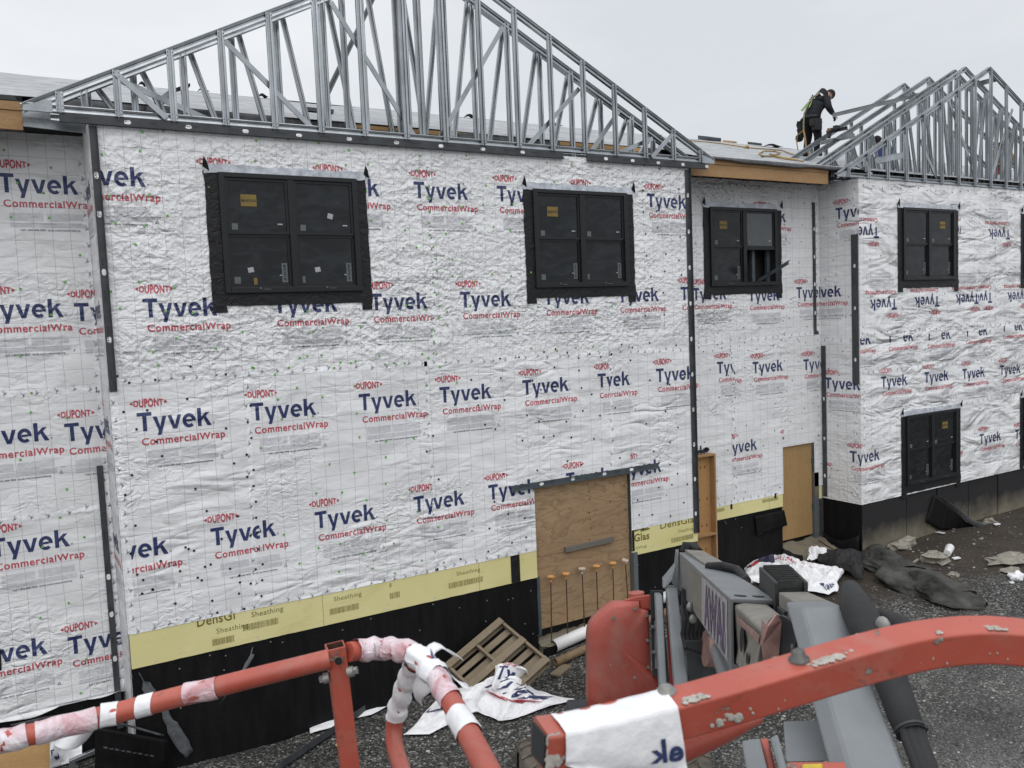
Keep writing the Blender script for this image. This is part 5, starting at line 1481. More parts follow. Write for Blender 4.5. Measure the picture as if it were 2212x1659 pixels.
truss('rearmost steel truss of the right-hand gable, bare rafters beside the worker', 2.09, B0, BC, 6.835, [15.0, 16.4, 18.4, 20.4], [], x_cut=14.3)
c5_ = crop(3232, 160, .36166)
def bar(label, q0, Y0, q1, Y1, wd=.07, m='galv'):
    p, q = atY(*c5_(*q0), Y0), atY(*c5_(*q1), Y1)
    d = (q - p).normalized(); n = (CAM - p).normalized(); s_ = n.cross(d).normalized(); n = d.cross(s_) * -1
    mb = MB(); s_ = s_ * wd / 2; n = n * .035
    for e0, e1, dn in ((-1, 1, .12), (-1, -.86, 1), (.86, 1, 1)):
        mb.hexa([p + s_ * e0, p + s_ * e1, p + s_ * e1 - n * dn, p + s_ * e0 - n * dn], [q + s_ * e0, q + s_ * e1, q + s_ * e1 - n * dn, q + s_ * e0 - n * dn])
    tag(mb.build('steel_channel', M[m]), label, 'channel', 'steel channels bracing the right-hand trusses')
bar('short level steel channel tied low across two uprights of the right-hand front truss', (590, 1310), -.09, (900, 1245), -.09, .12)
bar('long thin steel channel running from beside the worker up to the right-hand trusses', (130, 812), 2.0, (1130, 575), .85, .09)
bar('short steel channel lying on the rear trusses just below the cordless tool', (0, 1112), 1.9, (370, 1032), .9, .09)
bar('steel channel fixed near the peak of the right-hand front truss', (1580, 505), .5, (1910, 420), .05, .11)
bar('short dark steel channel under the cordless tool beside the worker', (60, 1000), 2.1, (292, 950), 1.7, .08, 'primer')

# ------------------------------------------------------------------ people
def skinned(name, joints, edges, m, parent, sub=2, rootj=0):
    me = bpy.data.meshes.new(name)
    names = list(joints)
    me.from_pydata([joints[k][0] for k in names], [(names.index(a), names.index(b)) for a, b in edges], [])
    o = bpy.data.objects.new(name, me); COL.objects.link(o)
    sk = o.modifiers.new('skin', 'SKIN'); sk.use_smooth_shade = True
    for i, k in enumerate(names):
        sv = me.skin_vertices[0].data[i]; r = joints[k][1]
        sv.radius = r if isinstance(r, tuple) else (r, r); sv.use_root = (i == rootj)
    ss = o.modifiers.new('sub', 'SUBSURF'); ss.levels = sub; ss.render_levels = sub
    dg = bpy.context.evaluated_depsgraph_get(); dg.update()
    m2 = bpy.data.meshes.new_from_object(o.evaluated_get(dg))
    bpy.data.objects.remove(o); bpy.data.meshes.remove(me)
    return m2
def person(label, loc, rz, bend=0.42, jacket='jacket', legs='trousers', hatm='hat', harness=True, scale=1.0):
    """figure facing local +Y, bent forward from the hips, forearm reaching out in front"""
    loc = Vector(loc)
    root = thing('person', label, 'person', loc, None)
    rot = Matrix.Rotation(rz, 3, 'Z')
    def W(x, y, z): return rot @ (Vector((x, y, z)) * scale) + loc
    def bt(x, y, z):                                # a torso point, leaned forward about the hips
        h = z - 0.95; c, s = math.cos(bend), math.sin(bend)
        return (x, y * c + h * s, 0.95 + h * c - y * s)
    J = dict(pelvis=(W(0, 0, .95), (.20, .16)), waist=(W(*bt(0, .0, 1.10)), (.235, .19)), chest=(W(*bt(0, -.03, 1.30)), (.28, .21)), up=(W(*bt(0, -.02, 1.44)), (.20, .15)), neck=(W(*bt(0, .04, 1.54)), .062), head0=(W(*bt(0, .09, 1.60)), .075),
             hl=(W(-.10, .0, .88), .135), kl=(W(-.15, .05, .48), .100), al=(W(-.17, -.04, .09), .055), tl=(W(-.18, .14, .035), .045), ell=(W(-.17, -.09, .05), .045),
             hr=(W(.10, .0, .88), .135), kr=(W(.13, .10, .49), .100), ar=(W(.13, .03, .09), .055), tr=(W(.14, .20, .035), .045), er=(W(.13, -.02, .05), .045),
             sl=(W(*bt(-.20, .0, 1.42)), .105), el=(W(-.31, .20, 1.06), .082), wl=(W(-.22, .40, .94), .056), sr=(W(*bt(.20, .0, 1.42)), .105), eR=(W(.33, .24, 1.08), .082), wr=(W(.24, .46, .96), .056))
    E = [('pelvis', 'waist'), ('waist', 'chest'), ('chest', 'up'), ('up', 'neck'), ('neck', 'head0'), ('pelvis', 'hl'), ('hl', 'kl'), ('kl', 'al'), ('al', 'tl'), ('al', 'ell'), ('pelvis', 'hr'), ('hr', 'kr'), ('kr', 'ar'), ('ar', 'tr'), ('ar', 'er'), ('up', 'sl'), ('sl', 'el'), ('el', 'wl'), ('up', 'sr'), ('sr', 'eR'), ('eR', 'wr')]
    me = skinned('body', J, E, None, root)
    bm = bmesh.new(); bm.from_mesh(me); bpy.data.meshes.remove(me)
    zc = loc.z + .93 * scale; zs = loc.z + .10 * scale
    mats = [M[jacket], M[legs], M['skin'], M['glove'], M['rubber']]
    for f in bm.faces:
        c = f.calc_center_median(); f.smooth = True
        l = rot.transposed() @ (c - loc) / scale
        f.material_index = 4 if l.z < .11 else (1 if l.z < .93 and abs(l.y) < .2 else 0)
    tmp = bpy.data.meshes.new('body'); bm.to_mesh(tmp); bm.free()
    # head, face, fingers joined into the same mesh
    mb = MB()
    hc = W(*bt(0, .15, 1.71)) + Vector((0, 0, .02)); hr = rot @ Matrix.Rotation(-bend - .35, 3, 'X')
    def headf(u, v):
        th, ph = 2 * math.pi * u, math.pi * v
        d = Vector((math.sin(ph) * math.cos(th), math.sin(ph) * math.sin(th), math.cos(ph)))
        k = 1.0
        if d.y > .5 and -.25 < d.z < .15 and abs(d.x) < .22: k += .10 * (1 - abs(d.x) / .22)     # nose
        if d.z < -.3: k *= .94 - .10 * (abs(d.x)) + (.07 if d.y > .3 else 0)
        return hc + hr @ Vector((d.x * .078 * k, d.y * .098 * k, d.z * .118 * k)) * scale
    mb.grid(headf, 18, 14, 2)
    for sx in (-1, 1):
        mb.ball(hc + hr @ Vector((sx * .03, .088, .012)) * scale, .011 * scale, 6, 5, 4)
        mb.ball(hc + hr @ Vector((sx * .078, 0, -.005)) * scale, .028 * scale, 6, 5, 2, (.4, .7, 1))
    mb.box(hc + hr @ Vector((0, .088, -.055)) * scale, (.04 * scale, .012 * scale, .008 * scale), hr, 4)
    for w_, e_ in (('wl', 'el'), ('wr', 'eR')):
        p = J[w_][0]; d = (p - J[e_][0]).normalized(); dn = Vector((0, 0, -1)); d = (d * .55 + dn * .75).normalized()
        s_ = d.cross(rot @ Vector((0, 1, 0))).normalized()
        pl = p + d * .05 * scale
        mb.tube([p - d * .02, p + d * .03, p + d * .085 * scale], [.032 * scale, .042 * scale, .038 * scale], 10, 3, True, True, .6, 1.0, s_.cross(d))
        fwd = rot @ Vector((0, 1, 0))
        for k in range(4):
            b = pl + d * .035 * scale + s_ * (-.03 + .02 * k) * scale; L = (.075, .085, .08, .062)[k] * scale
            mb.tube([b, b + d * L * .5 + fwd * .012, b + d * L * .85 - fwd * .005, b + d * L - fwd * .025], [.0105, .010, .009, .007], 6, 3)
        b = pl + s_ * .038 * scale
        mb.tube([b, b + (d * .5 + s_ * .6) * .035 + fwd * .02, b + d * .05 + s_ * .03 + fwd * .03], [.012, .011, .008], 6, 3)
    n0 = len(mb.v)
    vs = [v.co.copy() for v in tmp.vertices]; fs = [tuple(p.vertices) for p in tmp.polygons]; mi = [p.material_index for p in tmp.polygons]
    for f, k in zip(fs, mi): pass
    o0 = len(mb.v); mb.v += vs
    for f, k in zip(fs, mi): mb.f.append([i + o0 for i in f]); mb.m.append(k); mb.sm.append(True)
    bpy.data.meshes.remove(tmp)
    mb.build('body', mats, root)
    hb = MB()
    def capf(u, v):
        th, ph = 2 * math.pi * u, math.pi * .56 * v
        d = Vector((math.sin(ph) * math.cos(th), math.sin(ph) * math.sin(th), math.cos(ph)))
        return hc + hr @ (Vector((d.x * .098, d.y * .118 - .008, d.z * .135 + .006))) * scale
    hb.grid(capf, 18, 9)
    hd = W(*bt(0, -.06, 1.545))
    hb.grid(lambda u, v: hd + hr @ Vector((math.cos(6.283 * u) * (.145 - .025 * v), math.sin(6.283 * u) * .12 + .02 - .03 * v, -.07 + .17 * v)) * scale, 14, 5, 1)
    hb.build('hat', [M[hatm], M[jacket]], root)
    if harness:
        hn = MB()
        def bk(x, z, o=.0): return W(*bt(x, -.205 - o + .5 * x * x, z))
        def band(p, wd, m):
            for a, b in zip(p, p[1:]):
                d = (b - a).normalized(); s_ = d.cross(rot @ Vector((0, 1, 0))).normalized() * wd / 2; t = rot @ Vector((0, -.012, 0))
                hn.hexa([a - s_, a + s_, a + s_ + t, a - s_ + t], [b - s_, b + s_, b + s_ + t, b - s_ + t], m)
        band([bk(.14, 1.46), bk(.02, 1.36), bk(-.01, 1.24)], .05, 1); band([bk(-.12, 1.46), bk(.0, 1.36)], .05, 1)
        band([bk(.0, 1.38, .02), bk(.0, 1.18, .02)], .085, 1)
        band([bk(-.02, 1.24), bk(-.10, 1.14), bk(-.165, 1.0)], .06, 0); band([bk(.02, 1.24), bk(.06, 1.14), bk(.09, 1.02)], .055, 0)
        band([bk(.0, 1.2, .03), W(0, -.18, 1.02), W(-.01, -.20, .80), W(-.02, -.19, .62)], .045, 1)
        for z in (1.37, 1.31, 1.25): hn.disc(bk(0, z, .045), rot @ Vector((0, -1, 0)), .017, .008, 8, 2)
        hn.build('harness', [M['hiviz'], M['harness'], M['rubber']], root)
        tb = MB()
        tb.ball(W(-.24, -.05, .70), .17 * scale, 10, 8, 0, (.7, .8, 1.3), .5); tb.ball(W(-.34, -.05, .52), .10 * scale, 8, 6, 0, (1, .8, .9), .5)
        tb.box(W(.22, -.02, .72), (.11, .22, .26), rot, 0); tb.box(W(.22, -.15, .76), (.10, .08, .16), rot, 0)
        tb.tube([W(.19 * math.cos(a * .5236), .145 * math.sin(a * .5236), .93) for a in range(13)], .035, 6, 0)
        tb.build('tool_belt', M['rubber'], root, bevel=.012)
        ln = MB(); ln.tube([W(-.02, -.20, .64), W(.05, -.22, .45), W(.06, -.2, .2), W(.08, -.12, .03)], .022, 6)
        ln.tube([W(-.02, -.2, .62), W(-.18, -.24, .55), W(-.24, -.22, .40), W(-.2, -.22, .2)], .014, 6)
        ln.build('lanyard', M['rope'], root)
    return root
cw = crop(3080, 380, .18083)
wp = atRoof(*cw(560, 1320))
wp.z = roofz(wp.y) + .0
dirx = (atRoof(*cw(900, 1320)) - wp); 
vx = ray(*cw(760, 700)); yaw = math.atan2(-vx.x, vx.y)
person('roofer in a dark hooded jacket and lime harness bending beside the right-hand trusses', wp + Vector((.12, .0, 0)), yaw - .85, .66, scale=1.02)
for (q, lab, jk, lg) in (((3934, 640), 'person in a brown coat mostly hidden behind the uprights near the right edge', 'brown', 'rust_red'), ((3502, 640), 'person in blue mostly hidden behind the uprights to the right of the roofer', 'jacket', 'trousers')):
    d = ray(q[0] * K, q[1] * K); Yp = 3.0; p = CAM + d * ((Yp - CAM.y) / d.y); p.z = 6.62 if jk != 'brown' else 6.9
    person(lab, p, 2.6 if jk == 'brown' else 1.2, .25, jk if jk == 'brown' else 'blue', lg, 'hat', False)
# cordless tool balanced on the channels
tl_ = atY(*cw(1000, 730), 1.9)
mb = MB()
mb.tube([tl_, tl_ + Vector((.05, -.01, .006))], .042, 10, 1); mb.tube([tl_ + Vector((.05, -.01, .006)), tl_ + Vector((.30, -.03, .05))], .042, 10); mb.box(tl_ + Vector((.05, 0, -.10)), (.06, .06, .16), Matrix.Rotation(.4, 3, 'Y')); mb.box(tl_ + Vector((.28, 0, .07)), (.12, .1, .10))
tag(mb.build('power_tool', [M['rubber'], M['brown']], bevel=.008), 'cordless power tool resting on the steel channels in front of the roofer', 'power tool')

# ------------------------------------------------------------------ boom lift (the camera stands in its basket)
lift = thing('boom_lift', 'grey and red articulated boom lift, its scuffed red basket rails crossing the foreground', 'boom lift', tuple(atG(1330, 1600)))
def smooth_path(P, n):
    out = []
    for i in range(len(P) - 1):
        p0, p1, p2, p3 = P[max(0, i - 1)], P[i], P[i + 1], P[min(len(P) - 1, i + 2)]
        for k in range(n):
            t = k / n
            out.append(.5 * ((2 * p1) + (p2 - p0) * t + (2 * p0 - 5 * p1 + 4 * p2 - p3) * t * t + (3 * p1 - p0 - 3 * p2 + p3) * t ** 3))
    return out + [P[-1]]
A = crop(2250, 2100, .45208)
def PA(x, y, d): return atD(*A(x, y), d)
ND, FD = 4.4, 8.3
# main boom: outer tube
def ring(tl, tr, br, bl, k=.012):
    return [tl, tr, br, bl]
nTL, nTR, nBR, nBL = PA(1385, 565, ND), PA(1790, 582, ND * 1.01), PA(1800, 1200, ND * 1.03), PA(1390, 1185, ND * 1.02)
fTL, fTR, fBR, fBL = PA(940, 165, FD), PA(1150, 172, FD * 1.01), PA(1152, 500, FD * 1.03), PA(942, 494, FD * 1.02)
mb = MB()
cx = (nTL + nTR + nBR + nBL) / 4
ins = [p + (cx - p).normalized() * .035 for p in (nTL, nTR, nBR, nBL)]
outer_n, outer_f = [nTL, nTR, nBR, nBL], [fTL, fTR, fBR, fBL]
bk = [p.lerp(q, .25) for p, q in zip(ins, [p + (sum(outer_f, Vector()) / 4 - p).normalized() * .02 for p in outer_f])]
for i in range(4):
    j = (i + 1) % 4
    mb.quad(outer_n[i], outer_n[j], outer_f[j], outer_f[i])
    mb.quad(outer_n[j], outer_n[i], ins[i], ins[j])
    mb.quad(ins[i], bk[i], bk[j], ins[j], 1)
mb.quad(*bk, 1); mb.quad(*reversed(outer_f))
boom = mb.build('boom_section', [M['lift'], M['lift_dark']], lift, bevel=.010, weld=True)
# big worn lettering and its decal on the side of the tube
def side(u, v, e=.004):       # u along from mouth to far end, v from top to bottom
    p = nTL.lerp(fTL, u).lerp(nBL.lerp(fBL, u), v)
    n = (fTL - nTL).cross(nBL - nTL).normalized()
    if n.dot(CAM - p) < 0: n = -n
    return p + n * e
mb = MB()
mb.quad(side(.03, .06, .003), side(.40, .06, .003), side(.40, .95, .003), side(.03, .95, .003), 0)
mb.quad(side(.40, .10, .003), side(.66, .14, .003), side(.62, .8, .003), side(.40, .95, .003), 2)
rnd = random.Random(5)
P, F = fit('AWAI', 1.0, 1.0, .05, 3)
P2 = [(p[0], p[1]) for p in P]
mb.add([side(.35 - .29 * p[0], .86 - .72 * p[1], .006) for p in P2], F, 1)
for i in range(9):
    u = .05 + .033 * i
    for k in range(3):
        v = rnd.uniform(.1, .85); mb.quad(side(u, v, .008), side(u + .006, v - .01, .008), side(u + .006, v + .09, .008), side(u, v + .10, .008), 0)
mb.build('side_decal', [M['decal'], M['decal_ink'], M['lift_dirty']], boom)
mb = MB()
for k in (.28, .68):
    c = nTL.lerp(nTR, k).lerp(fTL.lerp(fTR, k), .03); mb.box(c, (.05, .04, .012), rot_to((nTR - nTL).cross(fTL - nTL)))
    c2 = ins[0].lerp(ins[1], k).lerp(bk[0].lerp(bk[1], k), .05) - Z_ * .012; mb.box(c2, (.075, .05, .03), rot_to((nTR - nTL).cross(fTL - nTL), nTR - nTL), 1)
mb.build('wear_pad', [M['lift_dark'], M['lift_dirty']], boom)
# inner tube
ED = 3.45
iT = [PA(1425, 622, ND), PA(1722, 625, ND), PA(1730, 1165, ND * 1.02), PA(1432, 1140, ND * 1.02)]
iE = [PA(1668, 842, ED), PA(1900, 760, ED * 1.03), PA(1905, 1330, ED * 1.05), PA(1580, 1330, ED * 1.02)]
mb = MB(); mb.hexa([p.lerp(q, -.5) for p, q in zip(iT, iE)], iE)
tube2 = mb.build('boom_section', M['lift_dirty'], lift, bevel=.012, label='dusty bare inner boom tube sliding out of the grey outer tube')
def side2(u, v, e=.004):
    p = iT[0].lerp(iE[0], u).lerp(iT[3].lerp(iE[3], u), v); n = (iE[0] - iT[0]).cross(iT[3] - iT[0]).normalized()
    if n.dot(CAM - p) < 0: n = -n
    return p + n * e
mb = MB()
mb.add([side2(.36 + .10 * math.cos(k * .524), .46 + .22 * math.sin(k * .524)) for k in range(12)], [tuple(range(12))], 0)
mb.add([side2(.66 + .06 * math.cos(k * .524), .66 + .10 * math.sin(k * .524)) for k in range(12)], [tuple(range(12))], 0)
mb.quad(side2(.12, .14), side2(.97, .10), side2(.97, .26), side2(.12, .24), 1)
mb.build('lightening_hole', [M['void'], M['faded']], tube2)
mb = MB()
g = [PA(1662, 980, 3.42), PA(1668, 765, 3.42), PA(1715, 812, 3.40), PA(1790, 708, 3.44), PA(1832, 760, 3.46), PA(1822, 950, 3.46), PA(1800, 1130, 3.44), PA(1690, 1180, 3.42)]
mb.extr(g, FW * .02); mb.build('guard_plate', M['faded'], tube2)
# pivot drum and jib
mb = MB()
c0, c1_ = PA(1822, 890, 3.46), PA(2090, 865, 3.55)
mb.tube([c0, c0.lerp(c1_, .12), c0.lerp(c1_, .125), c1_], [.080, .080, .066, .066], 24)
mb.build('pivot_drum', M['lift_dark'], lift, bevel=.004)
B = crop(2800, 2200, .557)
def PB(x, y, d): return atD(*B(x, y), d)
e_ = [PB(655, 345, 3.3), PB(940, 338, 3.32)]
d_ = [PB(1000, 1500, 2.45), PB(1385, 1500, 2.45)]
back = (FW + Vector((0, 0, -.10))).normalized() * .15
ext = [(d_[i] - e_[i]).normalized() * .9 for i in range(2)]
mb = MB()
sideL = -(e_[1] - e_[0]).normalized() * .03
mb.hexa([e_[0], e_[1], e_[1] + back, e_[0] + back + sideL], [d_[0] + ext[0], d_[1] + ext[1], d_[1] + ext[1] + back, d_[0] + ext[0] + back + sideL])
jib = mb.build('jib', M['lift'], lift, bevel=.014)
f_ = [PB(478, 236, 4.3), PB(690, 234, 4.32)]
dn = Vector((0, 0, -.16))
mb = MB()
mb.hexa([e_[0], e_[1], e_[1] + dn, e_[0] + dn], [f_[0], f_[1], f_[1] + dn, f_[0] + dn])
mb.build('jib_arm', M['lift_dirty'], lift, bevel=.008)
mb = MB()
mb.tube([PB(840, 1090, 2.86), PB(950, 1500, 2.58)], .018, 8); mb.build('edge_bar', M['lift_dirty'], jib)
mb = MB(); mb.hexa([PB(560, 598, 3.4), PB(690, 598, 3.4), PB(690, 652, 3.4), PB(560, 650, 3.4)], [PB(560, 598, 3.5), PB(690, 598, 3.5), PB(690, 652, 3.5), PB(560, 650, 3.5)])
mb.build('link_bar', M['lift_dirty'], lift, bevel=.01)
mb = MB()
mb.hexa([PB(520, 660, 3.6), PB(745, 650, 3.6), PB(800, 900, 3.4), PB(470, 900, 3.5)], [PB(520, 660, 3.8), PB(745, 650, 3.8), PB(800, 900, 3.6), PB(470, 900, 3.7)])
mb.build('pivot_yoke', M['lift_dark'], lift, bevel=.01)
# cable carrier
def chain(q0, q1, dA, dB, w0, w1, nlink, name):
    mb = MB()
    n0 = PB(*q0, dA); n1 = PB(q0[0] + w0, q0[1] - 4, dA); m0 = PB(*q1, dB); m1 = PB(q1[0] + w1, q1[1] - 4, dB)
    up = Vector((0, 0, 1))
    for i in range(nlink):
        t = (i + .25) / nlink; t2 = (i + .7) / nlink
        a, b, c, d = n0.lerp(m0, t), n1.lerp(m1, t), n1.lerp(m1, t2), n0.lerp(m0, t2)
        hump = .012 * math.sin(i * 2.1)
        mb.hexa([a + up * hump * .3, b, c, d], [a + up * .05, b + up * .05, c + up * .04, d + up * .04])
    for p, q, sgn in ((n0, m0, -1), (n1, m1, 1)):
        o = (n1 - n0).normalized() * .02 * sgn
        mb.hexa([p - up * .15, p + o - up * .15, p + o + up * .04, p + up * .04], [q - up * .15, q + o - up * .15, q + o + up * .03, q + up * .03])
    mb.hexa([n0 - up * .03, n1 - up * .03, n1 - up * .012, n0 - up * .012], [m0 - up * .03, m1 - up * .03, m1 - up * .012, m0 - up * .012])
    return mb.build(name, M['ribs'], lift, bevel=.004)
chain((478, 222), (362, 92), 4.32, 5.2, 180, 185, 9, 'cable_chain')
chain((545, 432), (440, 330), 3.9, 4.9, 95, 90, 9, 'cable_chain')
# hose sleeve and hoses beside the jib
mb = MB()
path = [PB(985, 215, 3.6), PB(1020, 330, 3.3), PB(1080, 450, 3.1), PB(1140, 580, 3.0), PB(1230, 760, 2.85), PB(1300, 940, 2.75), PB(1365, 1120, 2.65), PB(1420, 1240, 2.6)]
mb.tube(path, [.040, .060, .064, .060, .056, .052, .049, .046], 14)
mb.build('hose_sleeve', M['rubber'], lift)
mb = MB(); mb.tube([path[-1].lerp(path[-2], .25), path[-1].lerp(path[-2], .12)], .051, 14, 0, False); mb.build('sleeve_tie', M['lift_dark'], lift)
for k, (dx, r) in enumerate(((-35, .016), (5, .022), (45, .022), (75, .016))):
    mb = MB(); mb.tube([PB(1390 + dx, 1170, 2.62), PB(1425 + dx, 1300, 2.55), PB(1475 + dx, 1430, 2.48), PB(1540 + dx, 1620, 2.4)], r, 10); mb.build('hose', M['rubber'], lift)
mb = MB(); mb.tube([PB(1190, 430, 3.2), PB(1280, 450, 3.1), PB(1340, 490, 3.0), PB(1400, 560, 2.95)], .04, 10); mb.build('hose', M['rubber'], lift)
mb = MB(); mb.ball(PB(1215, 490, 2.98), .033, 8, 6, 0, (.6, 1, 1.3)); mb.build('bolt', M['bolt'], lift)
# dark things between the tube and the riser
def boxd(q, d0, d1, m=0, pb=PA):
    mb.hexa([pb(*p, d0) for p in q], [pb(*p, d1) for p in q], m)
def gear(name, m, q, d0, d1):
    global mb
    mb = MB(); boxd(q, d0, d1); mb.build(name, M[m], lift, bevel=.012)
gear('drive_housing', 'lift_dark', [(955, 470), (1040, 520), (1045, 900), (960, 940)], 7.6, 8.2)
gear('counterweight', 'lift_dark', [(990, 930), (1190, 930), (1215, 1340), (1020, 1345)], 7.2, 7.6)
gear('counterweight', 'lift_dark', [(1180, 1000), (1400, 1000), (1420, 1400), (1200, 1400)], 7.5, 8.0)
gear('valve_block', 'lift_dark', [(960, 760), (1200, 740), (1190, 960), (970, 960)], 7.7, 8.1)
mb = MB(); mb.tube([PA(1165, 1000, 7.1), PA(1270, 1010, 7.1)], .15, 14); mb.build('swing_drum', M['faded'], lift)
mb = MB(); mb.tube([PA(1280, 1020, 6.2), PA(1370, 1280, 5.4)], .06, 10); mb.build('lift_cylinder', M['lift'], lift)
rh = random.Random(8)
for k in range(7):
    mb = MB(); x = 960 + 34 * k; mb.tube([PA(x, 640 + 30 * (k % 3), 7.5), PA(x + 30, 760 + 20 * (k % 2), 7.3), PA(x + 10, 880, 7.4), PA(x + 40, 1010 + 12 * k, 7.2)], .022, 7); mb.build('hose', M['rubber'], lift)
for x, y in ((1035, 640), (1060, 745), (1118, 705), (1212, 860)):
    mb = MB(); mb.ball(PA(x, y, 6.9), .040, 7, 5, 0, (1, .6, 1)); mb.build('bolt', M['bolt'], lift)
# riser: bracket at the knuckle, two bars coming down
mb = MB()
mb.extr([PA(915, 150, 8.3), PA(935, 150, 8.3), PA(945, 550, 8.2), PA(910, 480, 8.2), PA(870, 420, 8.2), PA(826, 475, 8.2), PA(800, 480, 8.2), PA(798, 398, 8.25), PA(905, 268, 8.3)], FW * .06)
mb.build('knuckle_plate', M['lift'], lift, bevel=.006)
for q in (((735, 540), (795, 540), (838, 1420), (780, 1425), 8.1, 7.1), ((830, 474), (926, 474), (1025, 1390), (908, 1400), 8.2, 7.0)):
    mb = MB(); o = FW * .12
    a, b, c, d = PA(*q[0], q[4]), PA(*q[1], q[4]), PA(*q[2], q[5]), PA(*q[3], q[5])
    e = (c - b).normalized() * .6
    mb.hexa([a, b, b + o, a + o], [d + e, c + e, c + e + o, d + e + o]); mb.build('riser_bar', M['lift'], lift, bevel=.012)
mb = MB()
boxd([(686, 495), (800, 495), (806, 760), (690, 740)], 8.22, 8.4); boxd([(690, 740), (800, 740), (858, 1300), (705, 1240)], 8.3, 8.4); boxd([(722, 760), (768, 760), (775, 1180), (728, 1180)], 8.2, 8.3, 1)
boxd([(690, 800), (745, 800), (745, 830), (690, 830)], 8.15, 8.3, 1); boxd([(700, 1020), (745, 1020), (745, 1050), (700, 1050)], 8.15, 8.3, 1)
boxd([(820, 560), (848, 560), (905, 1400), (860, 1400)], 8.3, 8.5, 2)
mb.build('riser_frame', [M['lift_dark'], M['lift'], M['hood_dark']], lift, bevel=.006)
# cover plate and hoses on the far end of the boom
mb = MB()
a, b, c, d = PA(990, 140, 8.2), PA(1145, 150, 8.0), PA(1362, 268, 6.6), PA(1172, 272, 6.6)
o = Vector((0, 0, -.09)); mb.hexa([a, b, c, d], [a + o, b + o, c + o, d + o]); mb.build('cover_plate', M['lift_dirty'], lift, bevel=.006)
for k in range(4):
    mb = MB(); mb.tube([PA(1190, 285 + 10 * k, 6.4), PA(1330 + 8 * k, 280 + 14 * k, 6.2), PA(1440 + 6 * k, 310 + 10 * k, 6.0), PA(1495 + 6 * k, 370 + 4 * k, 5.8), PA(1530, 410, 5.6)], .028, 8); mb.build('hose', M['rubber'], lift)
for k in range(3):
    mb = MB(); mb.tube([PA(970 + 14 * k, 155, 8.4), PA(985 + 18 * k, 95 + 6 * k, 8.4), PA(1040 + 18 * k, 100, 8.4), PA(1110, 150, 8.3)], .03, 8); mb.build('hose', M['rubber'], lift)
# red engine hood
mb = MB()
ho = [(380, 600), (598, 598), (600, 660), (640, 668), (676, 680), (684, 700), (706, 1230), (722, 1248), (775, 1250), (782, 1415), (640, 1450), (560, 1475), (250, 1556), (154, 1592), (146, 1400), (146, 1200), (148, 1000), (150, 890), (156, 840), (170, 795), (192, 757), (222, 722), (258, 688), (300, 652), (340, 622)]
pts = [PA(x, y, 8.32 + (y - 600) / 1000 * .14) for x, y in ho]
cH = sum(pts, Vector()) / len(pts)
rings = [(1.0, .34), (1.0, .10), (.985, .045), (.95, .012), (.88, -.012), (.6, -.03), (.25, -.038)]
n_ = len(pts); vs_h = [cH + (p - cH) * k + FW * o - Z_ * (.2 * o) for k, o in rings for p in pts] + [cH - FW * .04]
fs_h = [(r * n_ + i, r * n_ + (i + 1) % n_, (r + 1) * n_ + (i + 1) % n_, (r + 1) * n_ + i) for r in range(len(rings) - 1) for i in range(n_)] + [((len(rings) - 1) * n_ + i, (len(rings) - 1) * n_ + (i + 1) % n_, len(rings) * n_) for i in range(n_)] + [tuple(reversed(range(n_)))]
mb.add(vs_h, fs_h, 0, True); mb.build('hood', M['hood'], lift)
mb = MB()
tp = [(380, 602), (470, 572), (560, 545), (690, 528), (690, 668), (600, 665), (598, 600)]
mb.extr([PA(x, y, 8.50) for x, y in tp], FW * .5 - Z_ * .25); mb.tube([PA(568, 545, 8.9), PA(565, 515, 8.9)], .085, 10)
mb.build('hood_top', M['hood'], lift, bevel=.02, label='raised rear edge of the red hood')
for x, y in ((552, 652), (655, 715), (364, 740), (358, 930), (660, 930), (342, 1140), (667, 1165), (551, 1255)):
    p = PA(x, y, 8.32 + (y - 600) / 1000 * .14 - .03); mb = MB(); mb.disc(p, -FW, .017, .008, 8); mb.build('rivet', M['bolt'], lift)
mb = MB(); mb.extr([PA(155, 1440, 8.40), PA(270, 1552, 8.40), PA(158, 1585, 8.40)], -FW * .012); mb.build('hood_wedge', M['hood_dark'], lift)  # flat wedge in a darker red on the hood's lower corner
